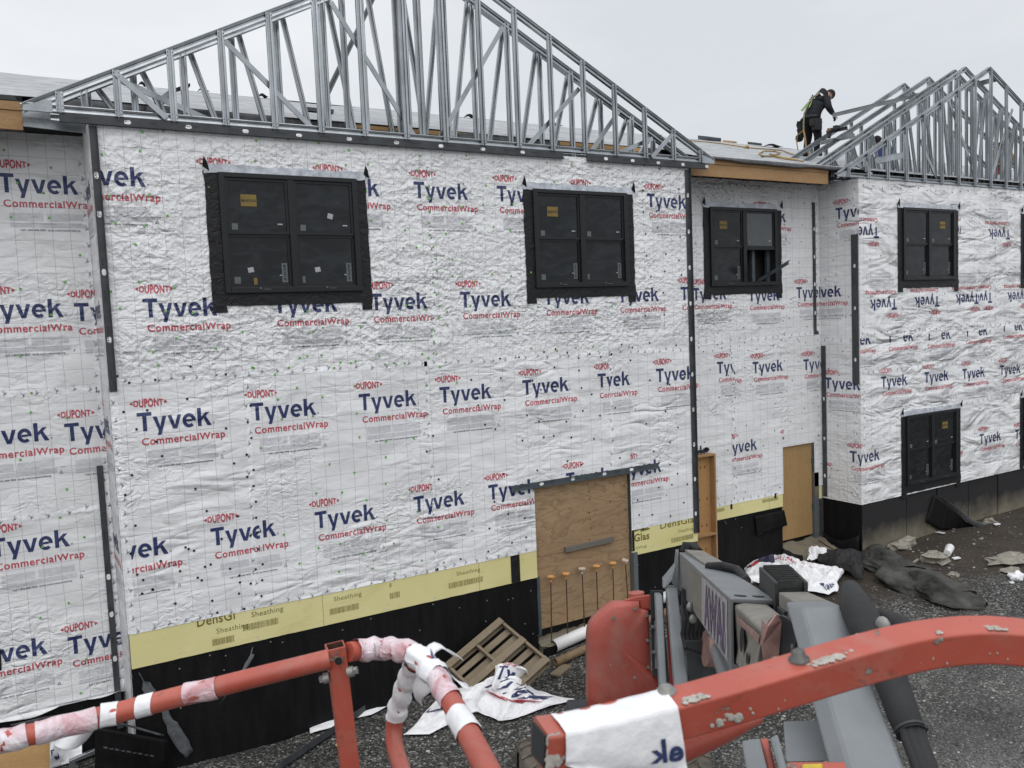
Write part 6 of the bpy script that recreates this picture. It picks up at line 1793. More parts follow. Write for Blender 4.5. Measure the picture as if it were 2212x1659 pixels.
# chassis, wheels
gp = atG(1325, 1640)
ax = (RT * 1.0).copy(); ax.z = 0; ax.normalize(); ay = Vector((-ax.y, ax.x, 0))
mb = MB()
rm = Matrix((ax, ay, Z_)).transposed()
mb.box(gp + ax * .55 + ay * .9 + Vector((0, 0, .55)), (1.3, 2.2, .35), rm); mb.build('chassis', M['lift_dark'], lift, bevel=.03)
gb = atG(1320, 1560)
mb = MB(); mb.box(PA(150, 1600, 9.2) + Vector((0, 0, -.05)), (.45, .5, .3), rm); mb.build('chassis', M['lift_dark'], lift, bevel=.03)
def wheel(c, ay_):
    c = Vector(c); ax_ = ay_.normalized(); r = .42; wd = .30
    rad = Vector((0, 0, 1)); fwd = ax_.cross(rad).normalized()
    mb = MB()
    prof = [(-wd / 2, r * .72), (-wd / 2, r * .90), (-wd / 2 + .04, r * .97), (wd / 2 - .04, r * .97), (wd / 2, r * .90), (wd / 2, r * .72)]
    n = 30
    vs = [c + ax_ * a + (fwd * math.cos(k * 2 * math.pi / n) + rad * math.sin(k * 2 * math.pi / n)) * b for k in range(n) for a, b in prof]
    m = len(prof)
    mb.add(vs, [(k * m + i, k * m + i + 1, ((k + 1) % n) * m + i + 1, ((k + 1) % n) * m + i) for k in range(n) for i in range(m - 1)], 0, True)
    for k in range(18):
        th = k * 2 * math.pi / 18
        for s in (-1, 1):
            def q(a, t, rr): return c + ax_ * a + (fwd * math.cos(th + t) + rad * math.sin(th + t)) * rr
            a0, a1 = s * wd * .48, s * .0
            t0, t1 = 0.0 + .17 * (s > 0), .15 + .17 * (s > 0)
            mb.hexa([q(a0, t0, r * .95), q(a1, t1, r * .95), q(a1, t1 + .10, r * .95), q(a0, t0 + .12, r * .95)], [q(a0, t0, r * 1.0), q(a1, t1, r * 1.03), q(a1, t1 + .09, r * 1.03), q(a0, t0 + .11, r * 1.0)])
    o = mb.build('wheel', M['mud'], lift)
    mb = MB(); mb.tube([c - ax_ * wd * .42, c - ax_ * wd * .2, c + ax_ * wd * .2, c + ax_ * wd * .42], [r * .73, r * .55, r * .55, r * .73], 20); mb.build('rim', M['lift_dirty'], o)
wt_ = atZ(1150, 1604, ground(4.6, -2.2) + .86); wc = wt_ - Z_ * .43
fwdh = Vector((FW.x, FW.y, 0)).normalized()
wheel(wc, Vector((RT.x, RT.y, 0)) + fwdh * .12); wheel(wc + ax * 1.75, Vector((RT.x, RT.y, 0))); wheel(wc + fwdh * 2.0 + ax * 1.75, Vector((RT.x, RT.y, 0)))
# ---- basket: rails round the camera
G = crop(1200, 2350, 800 / 1969)
def PG(x, y, d): return atD(*G(x, y), d)
ND_ = lambda x, y, d: atD(x * K, y * K, d)
mb = MB()
lr = [ND_(-160, 2957, 1.66), ND_(0, 2921, 1.70), ND_(174, 2880, 1.73), ND_(440, 2812, 1.78), ND_(700, 2744, 1.81), ND_(1000, 2668, 1.845), ND_(1300, 2594, 1.87)]
mb.tube(lr, .0215, 20); rail1 = mb.build('guard_rail', M['red'], lift)
mb = MB()
hoop = [(420, 535, 1.88), (520, 522, 1.90), (640, 508, 1.92), (760, 502, 1.93), (880, 506, 1.92), (980, 525, 1.90), (1070, 565, 1.87), (1160, 640, 1.83), (1250, 745, 1.78), (1340, 880, 1.72), (1430, 1035, 1.66), (1530, 1220, 1.58), (1640, 1430, 1.48), (1770, 1680, 1.38), (1900, 1950, 1.28)]
mb.tube(smooth_path([PG(*q) for q in hoop], 3), .0215, 20); rail2 = mb.build('guard_rail', M['red'], lift, label='bent rail curving down towards the basket floor')
mb = MB()
br_ = [(1090, 590, 1.93), (1040, 700, 1.98), (975, 860, 2.02), (905, 1060, 2.05), (868, 1230, 2.06), (862, 1370, 2.05), (885, 1500, 2.03), (930, 1640, 2.0), (1000, 1850, 1.95)]
mb.tube(smooth_path([PG(*q) for q in br_], 3), .0205, 20); rail3 = mb.build('guard_rail', M['red'], lift, label='inner curved brace of the basket side')
# square post, open at the top
mb = MB()
tF = [PG(218, 522, 1.86), PG(395, 478, 1.86), PG(372, 415, 1.91), PG(190, 458, 1.91)]
dwn = PG(358, 1659, 1.90) - PG(218, 522, 1.86)
dwn = dwn * 1.5
tI = [p + (sum(tF, Vector()) / 4 - p) * .16 for p in tF]
for i in range(4):
    j = (i + 1) % 4
    mb.quad(tF[i], tF[j], tF[j] + dwn, tF[i] + dwn); mb.quad(tF[j], tF[i], tI[i], tI[j]); mb.quad(tI[i], tI[i] + dwn * .2, tI[j] + dwn * .2, tI[j], 1)
mb.quad(*[p + dwn * .2 for p in tI], 1)
post = mb.build('rail_post', [M['red'], M['rust']], lift, bevel=.003, weld=True)
mb = MB()
p = PG(328, 622, 1.855); mb.disc(p, -FW, .0085, .0015, 12); mb.build('bolt_hole', M['void'], post)
for x, y, d, sgn in ((468, 720, 1.86, 1), (190, 792, 1.87, -1)):
    c = PG(x, y, d); ax_ = (tF[1] - tF[0]).normalized() * sgn
    mb = MB(); mb.tube([c - ax_ * .012, c + ax_ * .001], .0115, 12); mb.tube([c, c + ax_ * .010], .0085, 6, 0, True, False); mb.build('bolt', M['bolt'], post)
# right-hand rail: square tube
sq = []
for k in range(4):
    for t in (-.30, -.1, .1, .30):
        th = k * math.pi / 2 + t * 1.0
        c, s = math.cos(th), math.sin(th)
        m_ = (abs(c) ** 5 + abs(s) ** 5) ** (-1 / 5)
        sq.append((c * m_, s * m_))
sq = []
for k in range(4):
    th = R(45) + k * math.pi / 2; rc = .20
    cx_, cy_ = (1 - rc) * math.sqrt(2) * math.cos(th), (1 - rc) * math.sqrt(2) * math.sin(th)
    for t in (-46, -44, -22, 0, 22, 44, 46):
        a_ = th + R(t); sq.append((cx_ + rc * math.cos(a_), cy_ + rc * math.sin(a_)))
mb = MB()
Dn = lambda x, y, d: atD(x, y, d)
rr = [(1166, 1608, 1.10), (1230, 1598, 1.115), (1300, 1582, 1.13), (1400, 1557, 1.15), (1500, 1530, 1.165), (1620, 1496, 1.18), (1740, 1460, 1.20), (1860, 1425, 1.215), (1960, 1400, 1.23), (2040, 1387, 1.235), (2110, 1382, 1.235), (2170, 1384, 1.23), (2240, 1392, 1.22), (2330, 1408, 1.20)]
rpts = smooth_path([Dn(*q) for q in rr], 4)
mb.tube(rpts, .0265, 16, 0, True, True, 1, 1, Vector((0, 0, 1)) + FW * -.12, 0, sq)
rail4 = mb.build('guard_rail', M['red'], lift, label='thick square rail crossing the right foreground, splashed with concrete')
mb = MB()
rr2 = [(1210, 1690, 1.20), (1350, 1650, 1.22), (1480, 1610, 1.25), (1560, 1580, 1.28), (1640, 1552, 1.31)]
mb.tube([Dn(*q) for q in rr2], [.020, .022, .022, .018, .008], 12); mb.build('lower_rail', M['red'], lift)
mb = MB()
d0 = (rpts[1] - rpts[0]).normalized()
mb.box(rpts[0] - d0 * .001, (.042, .042, .004), rot_to(d0, (Vector((0, 0, 1)) - d0 * d0.z))); mb.build('tube_end', M['lift_dark'], rail4)
# bolts and concrete splashes on it
mb = MB()
def onrail(u, top=.0265, lat=0.0):
    t = u * (len(rpts) - 1); i = min(int(t), len(rpts) - 2); p = rpts[i].lerp(rpts[i + 1], t - i); d = (rpts[i + 1] - rpts[i]).normalized()
    up = (Vector((0, 0, 1)) - d * d.z).normalized(); return p + up * top + up.cross(d) * lat, up, d
for u, h in ((.455, .014), (.272, .009)):
    p, up, d = onrail(u, .0255, -.002 if u > .4 else .012)
    mb.tube([p, p + up * .004, p + up * .0045, p + up * h, p + up * (h + .002)], [.0145, .0145, .010, .0095, .006], 14); mb.build('bolt', M['bolt'], rail4)
mb = MB()
rnd = random.Random(9)
def splash(u, lat, n, spread, s, front=False):
    for _ in range(n):
        uu = u + rnd.gauss(0, spread); ll = lat + rnd.gauss(0, .006)
        ll = max(-.024, min(.024, ll))
        p, up, d = onrail(uu, .0255, ll)
        if front:
            p, up2, d = onrail(uu, rnd.uniform(-.02, .02), -.0265 if lat < 0 else .0265)
            up = up2.cross(d) * (-1 if lat < 0 else 1)
        sz = s * rnd.uniform(.3, 1)
        mb.ball(p - up * .0005, sz, 8, 5, 0, (1.1, 1.3, .13), .9, rot_to(up, d))
side_sign = 1 if (onrail(.5, 0, .02)[0] - CAM).length < (onrail(.5, 0, -.02)[0] - CAM).length else -1
splash(.505, .002, 260, .017, .0040); splash(.485, side_sign * .017, 90, .010, .0045); splash(.565, -side_sign * .019, 14, .006, .0035)
splash(.80, side_sign * .016, 40, .012, .0035); splash(.85, -side_sign * .010, 60, .022, .0035); splash(.665, side_sign * .022, 9, .003, .0035)
splash(.30, side_sign * .018, 30, .012, .0045); splash(.44, -side_sign * .02, 8, .004, .0035); splash(.83, -.024, 8, .006, .003)
splash(.14, side_sign, 160, .045, .0045, True); splash(.02, side_sign, 60, .012, .005, True); splash(.60, 0, 40, .16, .0016); splash(.35, side_sign, 22, .016, .0055, True); splash(.7, side_sign, 20, .14, .0016, True)
mb.build('concrete_splash', M['splash'], rail4, kind='stuff')
# wound plastic strips
def sleeve(path_fn, u0, u1, r, mats, name, parent, seed, ripple=.003, tail=None, ink=()):
    mb = MB()
    n = max(8, int((u1 - u0) * 60))
    def f(a, b):
        u = u0 + (u1 - u0) * b; p, t = path_fn(u + .006 * math.sin(6.283 * a + seed))
        x = t.cross(Vector((0, 0, 1))).normalized(); y = t.cross(x)
        th = 6.283 * a
        rr_ = r + ripple * mnoise.noise(Vector((math.cos(th) * 2.2, math.sin(th) * 2.2, u * 22 + seed))) + ripple * .6 * math.sin(th * 1 + u * 60)
        return p + (x * math.cos(th) + y * math.sin(th)) * rr_
    mb.grid(f, 24, n, 0)
    for (a0, b0, wa, wb) in ink:
        for k in range(3):
            aa, bb = a0 + .02 * k, b0 + wb * .4 * k
            q = [f(aa, bb), f(aa + wa * .35, bb), f(aa + wa, bb + wb), f(aa + wa * .65, bb + wb)]
            c = path_fn(u0 + (u1 - u0) * bb)[0]
            mb.add([v + (v - c).normalized() * .0016 for v in q], [(0, 1, 2, 3)], 1)
    return mb.build(name, mats, parent)
def pathfn(pts):
    L = len(pts) - 1
    def g(u):
        t = max(0, min(.9999, u)) * L; i = int(t)
        return pts[i].lerp(pts[i + 1], t - i), (pts[i + 1] - pts[i]).normalized()
    return g
PK = [M['pink'], M['strip_ink']]; WK = [M['white_strip'], M['strip_ink']]
f1_ = pathfn(lr); hp = [PG(*q) for q in hoop]; f2_ = pathfn(hp); f3_ = pathfn([PG(*q) for q in br_])
sleeve(f1_, .0, .27, .0235, PK, 'wrap_strip', rail1, 1)
sleeve(f1_, .30, .46, .0232, PK, 'wrap_strip', rail1, 2, .002)
sleeve(f1_, .47, .515, .0236, WK, 'wrap_strip', rail1, 3, .003, ink=((.55, .2, .05, .3), (.62, .5, .05, .2)))
sleeve(f1_, .565, .605, .0226, WK, 'paper_label', rail1, 4, .0006)
sleeve(f1_, .685, .755, .0232, PK, 'wrap_strip', rail1, 5, .0025)
sleeve(f2_, .05, .42, .0245, PK, 'wrap_strip', rail2, 6, .005, ink=((.30, .05, .10, .12), (.36, .6, .06, .1)))
sleeve(f2_, .42, .60, .0262, WK, 'wrap_strip', rail2, 7, .007, ink=((.62, .4, .06, .2),))
sleeve(f2_, .585, .705, .0236, PK, 'wrap_strip', rail2, 8, .003)
sleeve(f2_, .755, .825, .0242, WK, 'wrap_strip', rail2, 9, .003)
sleeve(f3_, .06, .46, .0238, WK, 'wrap_strip', rail3, 10, .004)
mb = MB()
def fl(u, v):
    a = f2_(.47 + .12 * u)[0]; b = PG(1060 + 60 * u, 960 + 130 * u, 1.97)
    return a.lerp(b, v) + FW * (.012 * math.sin(v * 5 + u * 3)) + RT * .006 * math.sin(v * 7)
mb.grid(fl, 10, 12, 0, True, .0012)
mb.build('loose_strip', M['white_strip'], rail2)
mb = MB()
for k in range(3):
    def fl3(u, v):
        a = f2_(.44 + .05 * k + .06 * u)[0]; return a + (RT * (.03 + .035 * v) + UP * (.018 - .03 * k + .02 * math.sin(v * 4 + k))) * (.3 + v) + FW * .01 * math.sin(u * 5 + v * 4 + k)
    mb.grid(fl3, 6, 6, 0, True, .001)
mb.build('loose_strip', M['white_strip'], rail2)
mb = MB()
def fl4(u, v):
    q = c12(640 + 740 * u, 930 - 190 * u + 260 * v * (.3 + .7 * math.sin(min(1, u * 1.4) * 3.14) ** .7) - 40 * u * v)
    return atD(q[0], q[1], 1.80 + .02 * math.sin(u * 6 + v * 3))
mb.grid(fl4, 16, 8, 0, True, .0012); 
mb.add([fl4(u, v) - FW * .003 for u, v in ((.62, .3), (.74, .25), (.72, .5), (.8, .6), (.66, .62))], [(0, 1, 2, 3, 4)], 1)
mb.build('loose_strip', WK, rail1)
# strip draped over the left end of the square rail
mb = MB()
def dr(u, v):
    p, up, d = onrail(.045 + .225 * u, 0, 0)
    lat = up.cross(d) * side_sign
    prof = [(-.028, -.012), (-.029, .018), (-.020, .029), (.010, .030), (.0305, .026), (.033, .005), (.034, -.010 - .020 * u), (.032, -.014 - .040 * u), (.030 + .006 * math.sin(u * 7), -.016 - .062 * u * (1 - .25 * max(0, u - .8) * 5))]
    t = v * (len(prof) - 1); i = min(int(t), len(prof) - 2); a = prof[i]; b = prof[i + 1]; k = t - i
    x, y = a[0] + (b[0] - a[0]) * k, a[1] + (b[1] - a[1]) * k
    w_ = .0018 * mnoise.noise(Vector((u * 9, v * 6, 2)))
    return p + lat * (x + w_) + up * (y + w_)
mb.grid(dr, 26, 28)
# two printed letters, upside down on the hanging flap
P, F = fit('ek', 1.0, 1.0, .03, 3)
Q = []
for x, y in P:
    u_, v_ = .985 - .24 * x, .84 - .16 * y
    c_ = dr(u_, v_); n_ = (dr(u_ + .02, v_) - c_).cross(dr(u_, v_ - .02) - c_).normalized()
    if n_.dot(CAM - c_) < 0: n_ = -n_
    Q.append(c_ + n_ * .0022)
mb.add(Q, F, 1)
mb.build('wrap_strip', [M['white_strip'], M['strip_ink']], rail4)
# basket floor bracket seen under the rail
mb = MB()
mb.hexa([PB(215, 1290, 2.3), PB(345, 1270, 2.3), PB(400, 1500, 2.0), PB(250, 1500, 2.0)], [PB(215, 1290, 2.6), PB(345, 1270, 2.6), PB(400, 1500, 2.3), PB(250, 1500, 2.3)])
mb.hexa([PB(415, 1270, 2.3), PB(470, 1240, 2.3), PB(540, 1500, 2.1), PB(480, 1500, 2.1)], [PB(415, 1270, 2.6), PB(470, 1240, 2.6), PB(540, 1500, 2.4), PB(480, 1500, 2.4)])
mb.hexa([PB(510, 1150, 3.0), PB(870, 1140, 3.0), PB(960, 1425, 2.7), PB(530, 1435, 2.7)], [PB(510, 1150, 3.2), PB(870, 1140, 3.2), PB(960, 1425, 2.9), PB(530, 1435, 2.9)], 0)
mb.hexa([PB(345, 1275, 2.42), PB(400, 1265, 2.42), PB(465, 1510, 2.2), PB(405, 1510, 2.2)], [PB(345, 1275, 2.5), PB(400, 1265, 2.5), PB(465, 1510, 2.3), PB(405, 1510, 2.3)], 1)
mb.hexa([PB(530, 1438, 2.5), PB(960, 1438, 2.5), PB(980, 1620, 2.4), PB(530, 1620, 2.4)], [PB(530, 1438, 2.8), PB(960, 1438, 2.8), PB(980, 1620, 2.7), PB(530, 1620, 2.7)], 1)
mb.hexa([PB(640, 1452, 2.47), PB(790, 1448, 2.47), PB(790, 1500, 2.46), PB(640, 1500, 2.46)], [PB(640, 1452, 2.49), PB(790, 1448, 2.49), PB(790, 1500, 2.48), PB(640, 1500, 2.48)], 2)
mb.build('basket_mount', [M['lift'], M['red'], M['label_yellow']], lift, bevel=.006)
# dark support under the rails, out of the picture: basket floor
mb = MB()
fc = CAM + FW * .2 + Vector((0, 0, -1.25))
mb.box(fc, (1.7, .8, .05), rm); mb.build('basket_floor', M['lift_dark'], lift)

# ------------------------------------------------------------------ the ground
mb = MB()
def axis(a, b, n, lo, hi, far):
    pts = [lo - far * (1.6 ** -k) for k in range(0, 8)]; pts = sorted(pts)
    mid = [a + (b - a) * i / n for i in range(n + 1)]
    return sorted({round(q, 3) for q in [lo - far, lo - far * .5, lo - far * .2, lo - far * .08] + mid + [hi + far * .08, hi + far * .2, hi + far * .5, hi + far]})
gx = axis(-7, 26, 190, -7, 26, 260); gy = axis(-13, 1.2, 90, -13, 1.2, 260)
vs = [(x, y, ground(max(-10, min(40, x)), max(-20, min(1.2, y))) + (0.012 * mnoise.noise(Vector((x * 7, y * 7, 1))) if -7 < x < 26 and -13 < y < 1.2 else 0)) for y in gy for x in gx]
W = len(gx)
mb.add(vs, [(j * W + i, j * W + i + 1, (j + 1) * W + i + 1, (j + 1) * W + i) for j in range(len(gy) - 1) for i in range(W - 1)], 0, True)
g = mb.build('ground', M['ground']); g['kind'] = 'structure'
mb = MB(); rnd = random.Random(3)
ico = [(0, 0, 1), (.89, 0, .45), (.28, .85, .45), (-.72, .53, .45), (-.72, -.53, .45), (.28, -.85, .45), (.72, .53, -.45), (-.28, .85, -.45), (-.89, 0, -.45), (-.28, -.85, -.45), (.72, -.53, -.45), (0, 0, -1)]
icf = [(0, 1, 2), (0, 2, 3), (0, 3, 4), (0, 4, 5), (0, 5, 1), (1, 6, 2), (2, 7, 3), (3, 8, 4), (4, 9, 5), (5, 10, 1), (6, 7, 2), (7, 8, 3), (8, 9, 4), (9, 10, 5), (10, 6, 1), (11, 7, 6), (11, 8, 7), (11, 9, 8), (11, 10, 9), (11, 6, 10)]
def pebble(p, s):
    rz = Matrix.Rotation(rnd.random() * 6.3, 3, 'Z'); sx, sy, sz = rnd.uniform(.7, 1.4), rnd.uniform(.6, 1.1), rnd.uniform(.4, .8)
    mb.add([Vector(p) + rz @ Vector((v[0] * sx, v[1] * sy, v[2] * sz)) * s * rnd.uniform(.8, 1.15) for v in ico], icf)
for _ in range(17000):
    q = (rnd.uniform(300, 2300), rnd.uniform(1090, 1700))
    p = atG(*q)
    if p.y > (-.15 if not (BW + .1 < p.x < RX0) else .8) or p.x > 26: continue
    pebble(p, min(.035, max(.006, abs(rnd.gauss(0, .012)))))
for _ in range(160):
    p = Vector((rnd.uniform(13.6, 21), rnd.uniform(-3.0, -.05), 0)); p.z = ground(p.x, p.y); pebble(p, rnd.uniform(.02, .05))
tag(mb.build('loose_gravel', M['stone']), 'loose grey stones scattered over the yard', 'gravel')['kind'] = 'stuff'

def stone(label, q, s, sc, name='rock', m='rubble', cat='rock'):
    p = atG(*q); mb = MB(); mb.ball(p + Vector((0, 0, s * sc[2] * .35)), s, 12, 8, 0, sc, .9)
    for i, v in enumerate(mb.v): mb.v[i] = v + Vector((0, 0, .02 * mnoise.noise(v * 9)))
    for i in range(len(mb.sm)): mb.sm[i] = False
    tag(mb.build(name, M[m], weld=True), label, cat)
r6 = lambda x, y: ((3400 + x * 632 / 1104) * K, (1500 + y * 632 / 1104) * K)
stone('large flat concrete chunk leaning near the right-hand foundation', r6(275, 1150), .30, (1, .55, .5), 'concrete_chunk', cat='rubble')
stone('rounded brown rock beside the white plastic cup', r6(500, 1235), .26, (1, .8, .55), 'rock', 'rubble')
stone('small pale stone at the left foot of the large concrete chunk', r6(197, 1150), .11, (1, .8, .6))
stone('small round grey stone lying alone on the bare soil', r6(624, 1342), .10, (1, .9, .55))
stone('pale stone against the right-hand foundation by the curled membrane', r6(862, 975), .16, (1.2, .7, .4))
stone('flat pale rubble patch at the right edge of the soil', r6(990, 1235), .42, (1.3, .6, .18), 'rubble_patch', cat='rubble')
stone('thin pale slab below the rubble patch at right', r6(1000, 1305), .20, (1.2, .6, .15), 'rubble_patch', cat='rubble')
p = atG(*r6(575, 1215)); d = atG(*r6(600, 1170)) - p
mb = MB(); mb.tube([p + Z_ * .08, p + d.normalized() * .34 + Z_ * .10], [.07, .085], 14)
tag(mb.build('plastic_cup', M['pipe'], bevel=.005), 'white plastic cup lying on its side on the soil', 'cup')
p = atG(*r6(1045, 1365)); mb = MB(); mb.ball(p + Z_ * .06, .14, 10, 7, 0, (1, .8, .55), 1.2)
tag(mb.build('paper_ball', M['loose_wrap']), 'crumpled white paper ball on the soil near the right edge', 'paper')
for i, (a, b, lab) in enumerate((((1690 - 3400 * 0, 0), (0, 0), ''),)): pass
def stick(label, q0, q1, w_, m, name='wood_strip', cat='strip', h=.02):
    a, b = atG(*q0, .02), atG(*q1, .03); d = (b - a).normalized(); s_ = d.cross(Z_).normalized() * w_ / 2
    mb = MB(); mb.hexa([a - s_, a + s_, a + s_ + Z_ * h, a - s_ + Z_ * h], [b - s_, b + s_, b + s_ + Z_ * h, b - s_ + Z_ * h]); tag(mb.build(name, M[m]), label, cat)
stick('thin pale wood strip on the soil above the filter fabric', r6(278, 1272), r6(325, 1252), .05, 'rubble')
stick('short pale wood strip on the soil left of the white cup', r6(345, 1252), r6(378, 1228), .05, 'rubble')
stick('small white scrap lying right of the brown rock', r6(615, 1225), r6(660, 1218), .09, 'loose_wrap', 'scrap', 'scrap')
stick('white scrap at the foot of the right-hand foundation, left of the curled membrane', r6(505, 1043), r6(552, 1050), .08, 'loose_wrap', 'scrap', 'scrap')
stick('small white scrap on the soil near the rubble patch at right', r6(900, 990), r6(935, 985), .09, 'loose_wrap', 'scrap', 'scrap')
stick('small white scrap just below the paper ball', r6(1008, 1392), r6(1032, 1388), .06, 'loose_wrap', 'scrap', 'scrap')

# pallet leaning against the foundation
kq = 1.345
def pp(v): return CAM + (Vector(v) - CAM) * kq
PBt, PT, PL, PR = pp((3.047, -3.676, .028)), pp((3.551, -2.959, .698)), pp((2.836, -2.971, .341)), pp((3.762, -3.664, .385))
pal = thing('pallet', 'weathered wooden pallet leaning on one corner against the black foundation', 'pallet', PBt)
U = PT - PL; V = PL - PBt; Nn = U.cross(V).normalized()
if Nn.dot(CAM - PBt) < 0: Nn = -Nn
def bd(name, u0, v0, u1, v1, z0, z1, m='oldwood'):
    mb = MB(); c = lambda u, v, z: PBt + U * u + V * v + Nn * z
    j = random.uniform(-.004, .004)
    mb.hexa([c(u0, v0, z0), c(u1, v0 + j, z0), c(u1, v1 + j, z0), c(u0, v1, z0)], [c(u0, v0, z1), c(u1, v0 + j, z1), c(u1, v1 + j, z1), c(u0, v1, z1)])
    mb.build(name, M[m], pal, bevel=.004)
for k in range(7): bd('deck_board', 0, k * .15 + .0, 1, k * .15 + .098, -.055, -.035)
for k in range(3): bd('stringer', 0.0 + k * .48, 0, .04 + k * .48, 1, -.035, .055)
for v0 in (0.0, .45, .90): bd('bottom_board', 0, v0, 1, v0 + .105, .055, .075)

# pipes by the doorway
a, b = atG(1197, 1396, .105), atG(1290, 1354, .105)
d = (b - a).normalized()
def pipe(label, name, a, b, r, m, t=.008):
    mb = MB(); n = 24; d = (b - a).normalized(); x = d.cross(Z_).normalized(); y = x.cross(d)
    prof = [(0, r), (1, r)]
    for rr_, fl_ in ((r, 0), (r - t, 1)):
        mb.grid(lambda u, v: a.lerp(b, v) + (x * math.cos(6.2832 * u) + y * math.sin(6.2832 * u)) * rr_, n, 4, 0, True)
    for e in (0, 1):
        mb.grid(lambda u, v: a.lerp(b, e) + (x * math.cos(6.2832 * u) + y * math.sin(6.2832 * u)) * (r - t * v), n, 1)
    tag(mb.build(name, M[m], weld=True), label, 'pipe')
pipe('white plastic pipe lying at the foot of the boarded doorway', 'plastic_pipe', a, a + d * 2.6, .10, 'pipe')
a2, b2 = atG(1200, 1431, .07), atG(1290, 1390, .08)
pipe('brown cardboard tube lying on the ground below the white pipe', 'cardboard_tube', a2, a2 + (b2 - a2).normalized() * 2.4, .065, 'cardboard')
a3 = atG(1212, 1448, .02); mb = MB(); mb.box(a3, (.42, .16, .03), Matrix.Rotation(.5, 3, 'Z')); tag(mb.build('wood_scrap', M['oldwood']), 'flat brown wood scrap on the gravel below the pipes', 'scrap')

# sheets of wrap on the ground
def atGP(x, y, up=0.0):
    """on the ground, or on the pallet where the pallet is in the way"""
    p = atG(x, y, up); d = ray(x, y)
    den = d.dot(Nn)
    if abs(den) > 1e-6:
        t = (PBt - CAM).dot(Nn) / den; q = CAM + d * t - PBt
        uu, vv = q.dot(U) / U.dot(U), q.dot(V) / V.dot(V)
        if -.08 < uu < 1.05 and -.08 < vv < 1.05 and t < (p - CAM).dot(FW): return CAM + d * t + Nn * (.085 + up)
    return p
def sheet(label, outline, seed, amp=.05, name='wrap_sheet', m='loose_wrap', inks=(), nu=26, nv=18, lift=.03, mats=None):
    """soft sheet over the ground between two edges given as picture polylines (near the wall / near the camera)"""
    top, bot = outline
    T = [atGP(*q, .01) for q in top]; Bm = [atGP(*q, .01) for q in bot]
    def pl(P, u):
        t = u * (len(P) - 1); i = min(int(t), len(P) - 2); return P[i].lerp(P[i + 1], t - i)
    def f(u, v):
        p = pl(T, u).lerp(pl(Bm, u), v)
        e = math.sin(math.pi * min(1, max(0, v))) ** .4 * math.sin(math.pi * min(1, max(0, u))) ** .4
        n_ = 1.3 * abs(mnoise.noise(Vector((p.x * 3.1 + p.y, p.y * 2.2, seed + 7)))) + mnoise.noise(Vector((p.x * 2.1, p.y * 2.1, seed))) + .6 * abs(mnoise.noise(Vector((p.x * 5, p.y * 5, seed + 3)))) + .35 * mnoise.noise(Vector((p.x * 12, p.y * 12, seed)))
        return p + Vector((.05 * mnoise.noise(p * 3 + Vector((seed, 0, 0))), .05 * mnoise.noise(p * 3 + Vector((0, seed, 0))), lift * .4 + (lift + amp * max(0, n_ + .4)) * (.25 + .75 * e)))
    mb = MB(); mb.grid(f, nu, nv, 0, False, .003)
    for (txt, u, v, su, sv, mi, rot) in inks:
        P, F = fit(txt, 1, 1, .03, 2); c, s = math.cos(rot), math.sin(rot)
        pts = []
        for x, y in P:
            x, y = (x - .5) * su, (y - .5) * sv
            uu, vv = u + x * c - y * s, v - (x * s + y * c)
            pts.append(f(max(0, min(1, uu)), max(0, min(1, vv))) + (CAM - f(.5, .5)).normalized() * .012)
        mb.add(pts, F, mi)
    o = mb.build(name, mats or [M[m], M['navy'], M['red_ink'], M['black_ink']])
    tag(o, label, 'wrap sheet'); return o
sheet('crumpled white wrap sheet with blue and red print below the pallet', ([(925, 1545), (960, 1500), (1020, 1498), (1075, 1466), (1125, 1478), (1170, 1500), (1238, 1512)], [(868, 1592), (930, 1590), (985, 1562), (1030, 1540), (1080, 1562), (1140, 1548), (1240, 1514)]), 4, .07,
      inks=(('Tyvek', .70, .28, .40, .42, 1, -.45), ('Wrap', .63, .60, .07, .3, 2, 1.2), ('T', .14, .45, .10, .42, 1, .6), ('k', .86, .42, .05, .3, 1, .3)), nu=44, nv=24)
sheet('white wrap pulled up against the lower corner of the pallet', ([(1072, 1462), (1100, 1466), (1140, 1470)], [(1066, 1510), (1110, 1520), (1150, 1508)]), 9, .12, inks=(('DUPONT', .55, .2, .5, .2, 2, 0), ('Ty', .35, .55, .5, .5, 1, -.3)), nu=14, nv=10, lift=.14)
sheet('long white wrap strip on the gravel along the left foundation', ([(665, 1570), (720, 1545), (780, 1513), (860, 1480)], [(672, 1590), (735, 1566), (800, 1546), (865, 1515)]), 14, .02, nu=30, nv=8)
st0, st1 = atG(600, 1660, .04), atG(870, 1478, .06)
mb = MB(); d = (st1 - st0).normalized(); s_ = d.cross(Z_).normalized()
for (a_, b_, h) in ((-.055, .055, .012), (.043, .055, .10)):
    mb.hexa([st0 + s_ * a_, st0 + s_ * b_, st0 + s_ * b_ + Z_ * h, st0 + s_ * a_ + Z_ * h], [st1 + s_ * a_, st1 + s_ * b_, st1 + s_ * b_ + Z_ * h, st1 + s_ * a_ + Z_ * h])
tag(mb.build('steel_angle', M['primer'], bevel=.003), 'long grey steel angle lying on the white strip beside the left foundation', 'steel angle')
a4 = atG(740, 1608, .03); mb = MB(); mb.ball(a4, .09, 8, 6, 0, (1, .7, .5), .8); tag(mb.build('wood_chip', M['osb']), 'pale tan wood chip on the gravel below the steel angle', 'scrap')
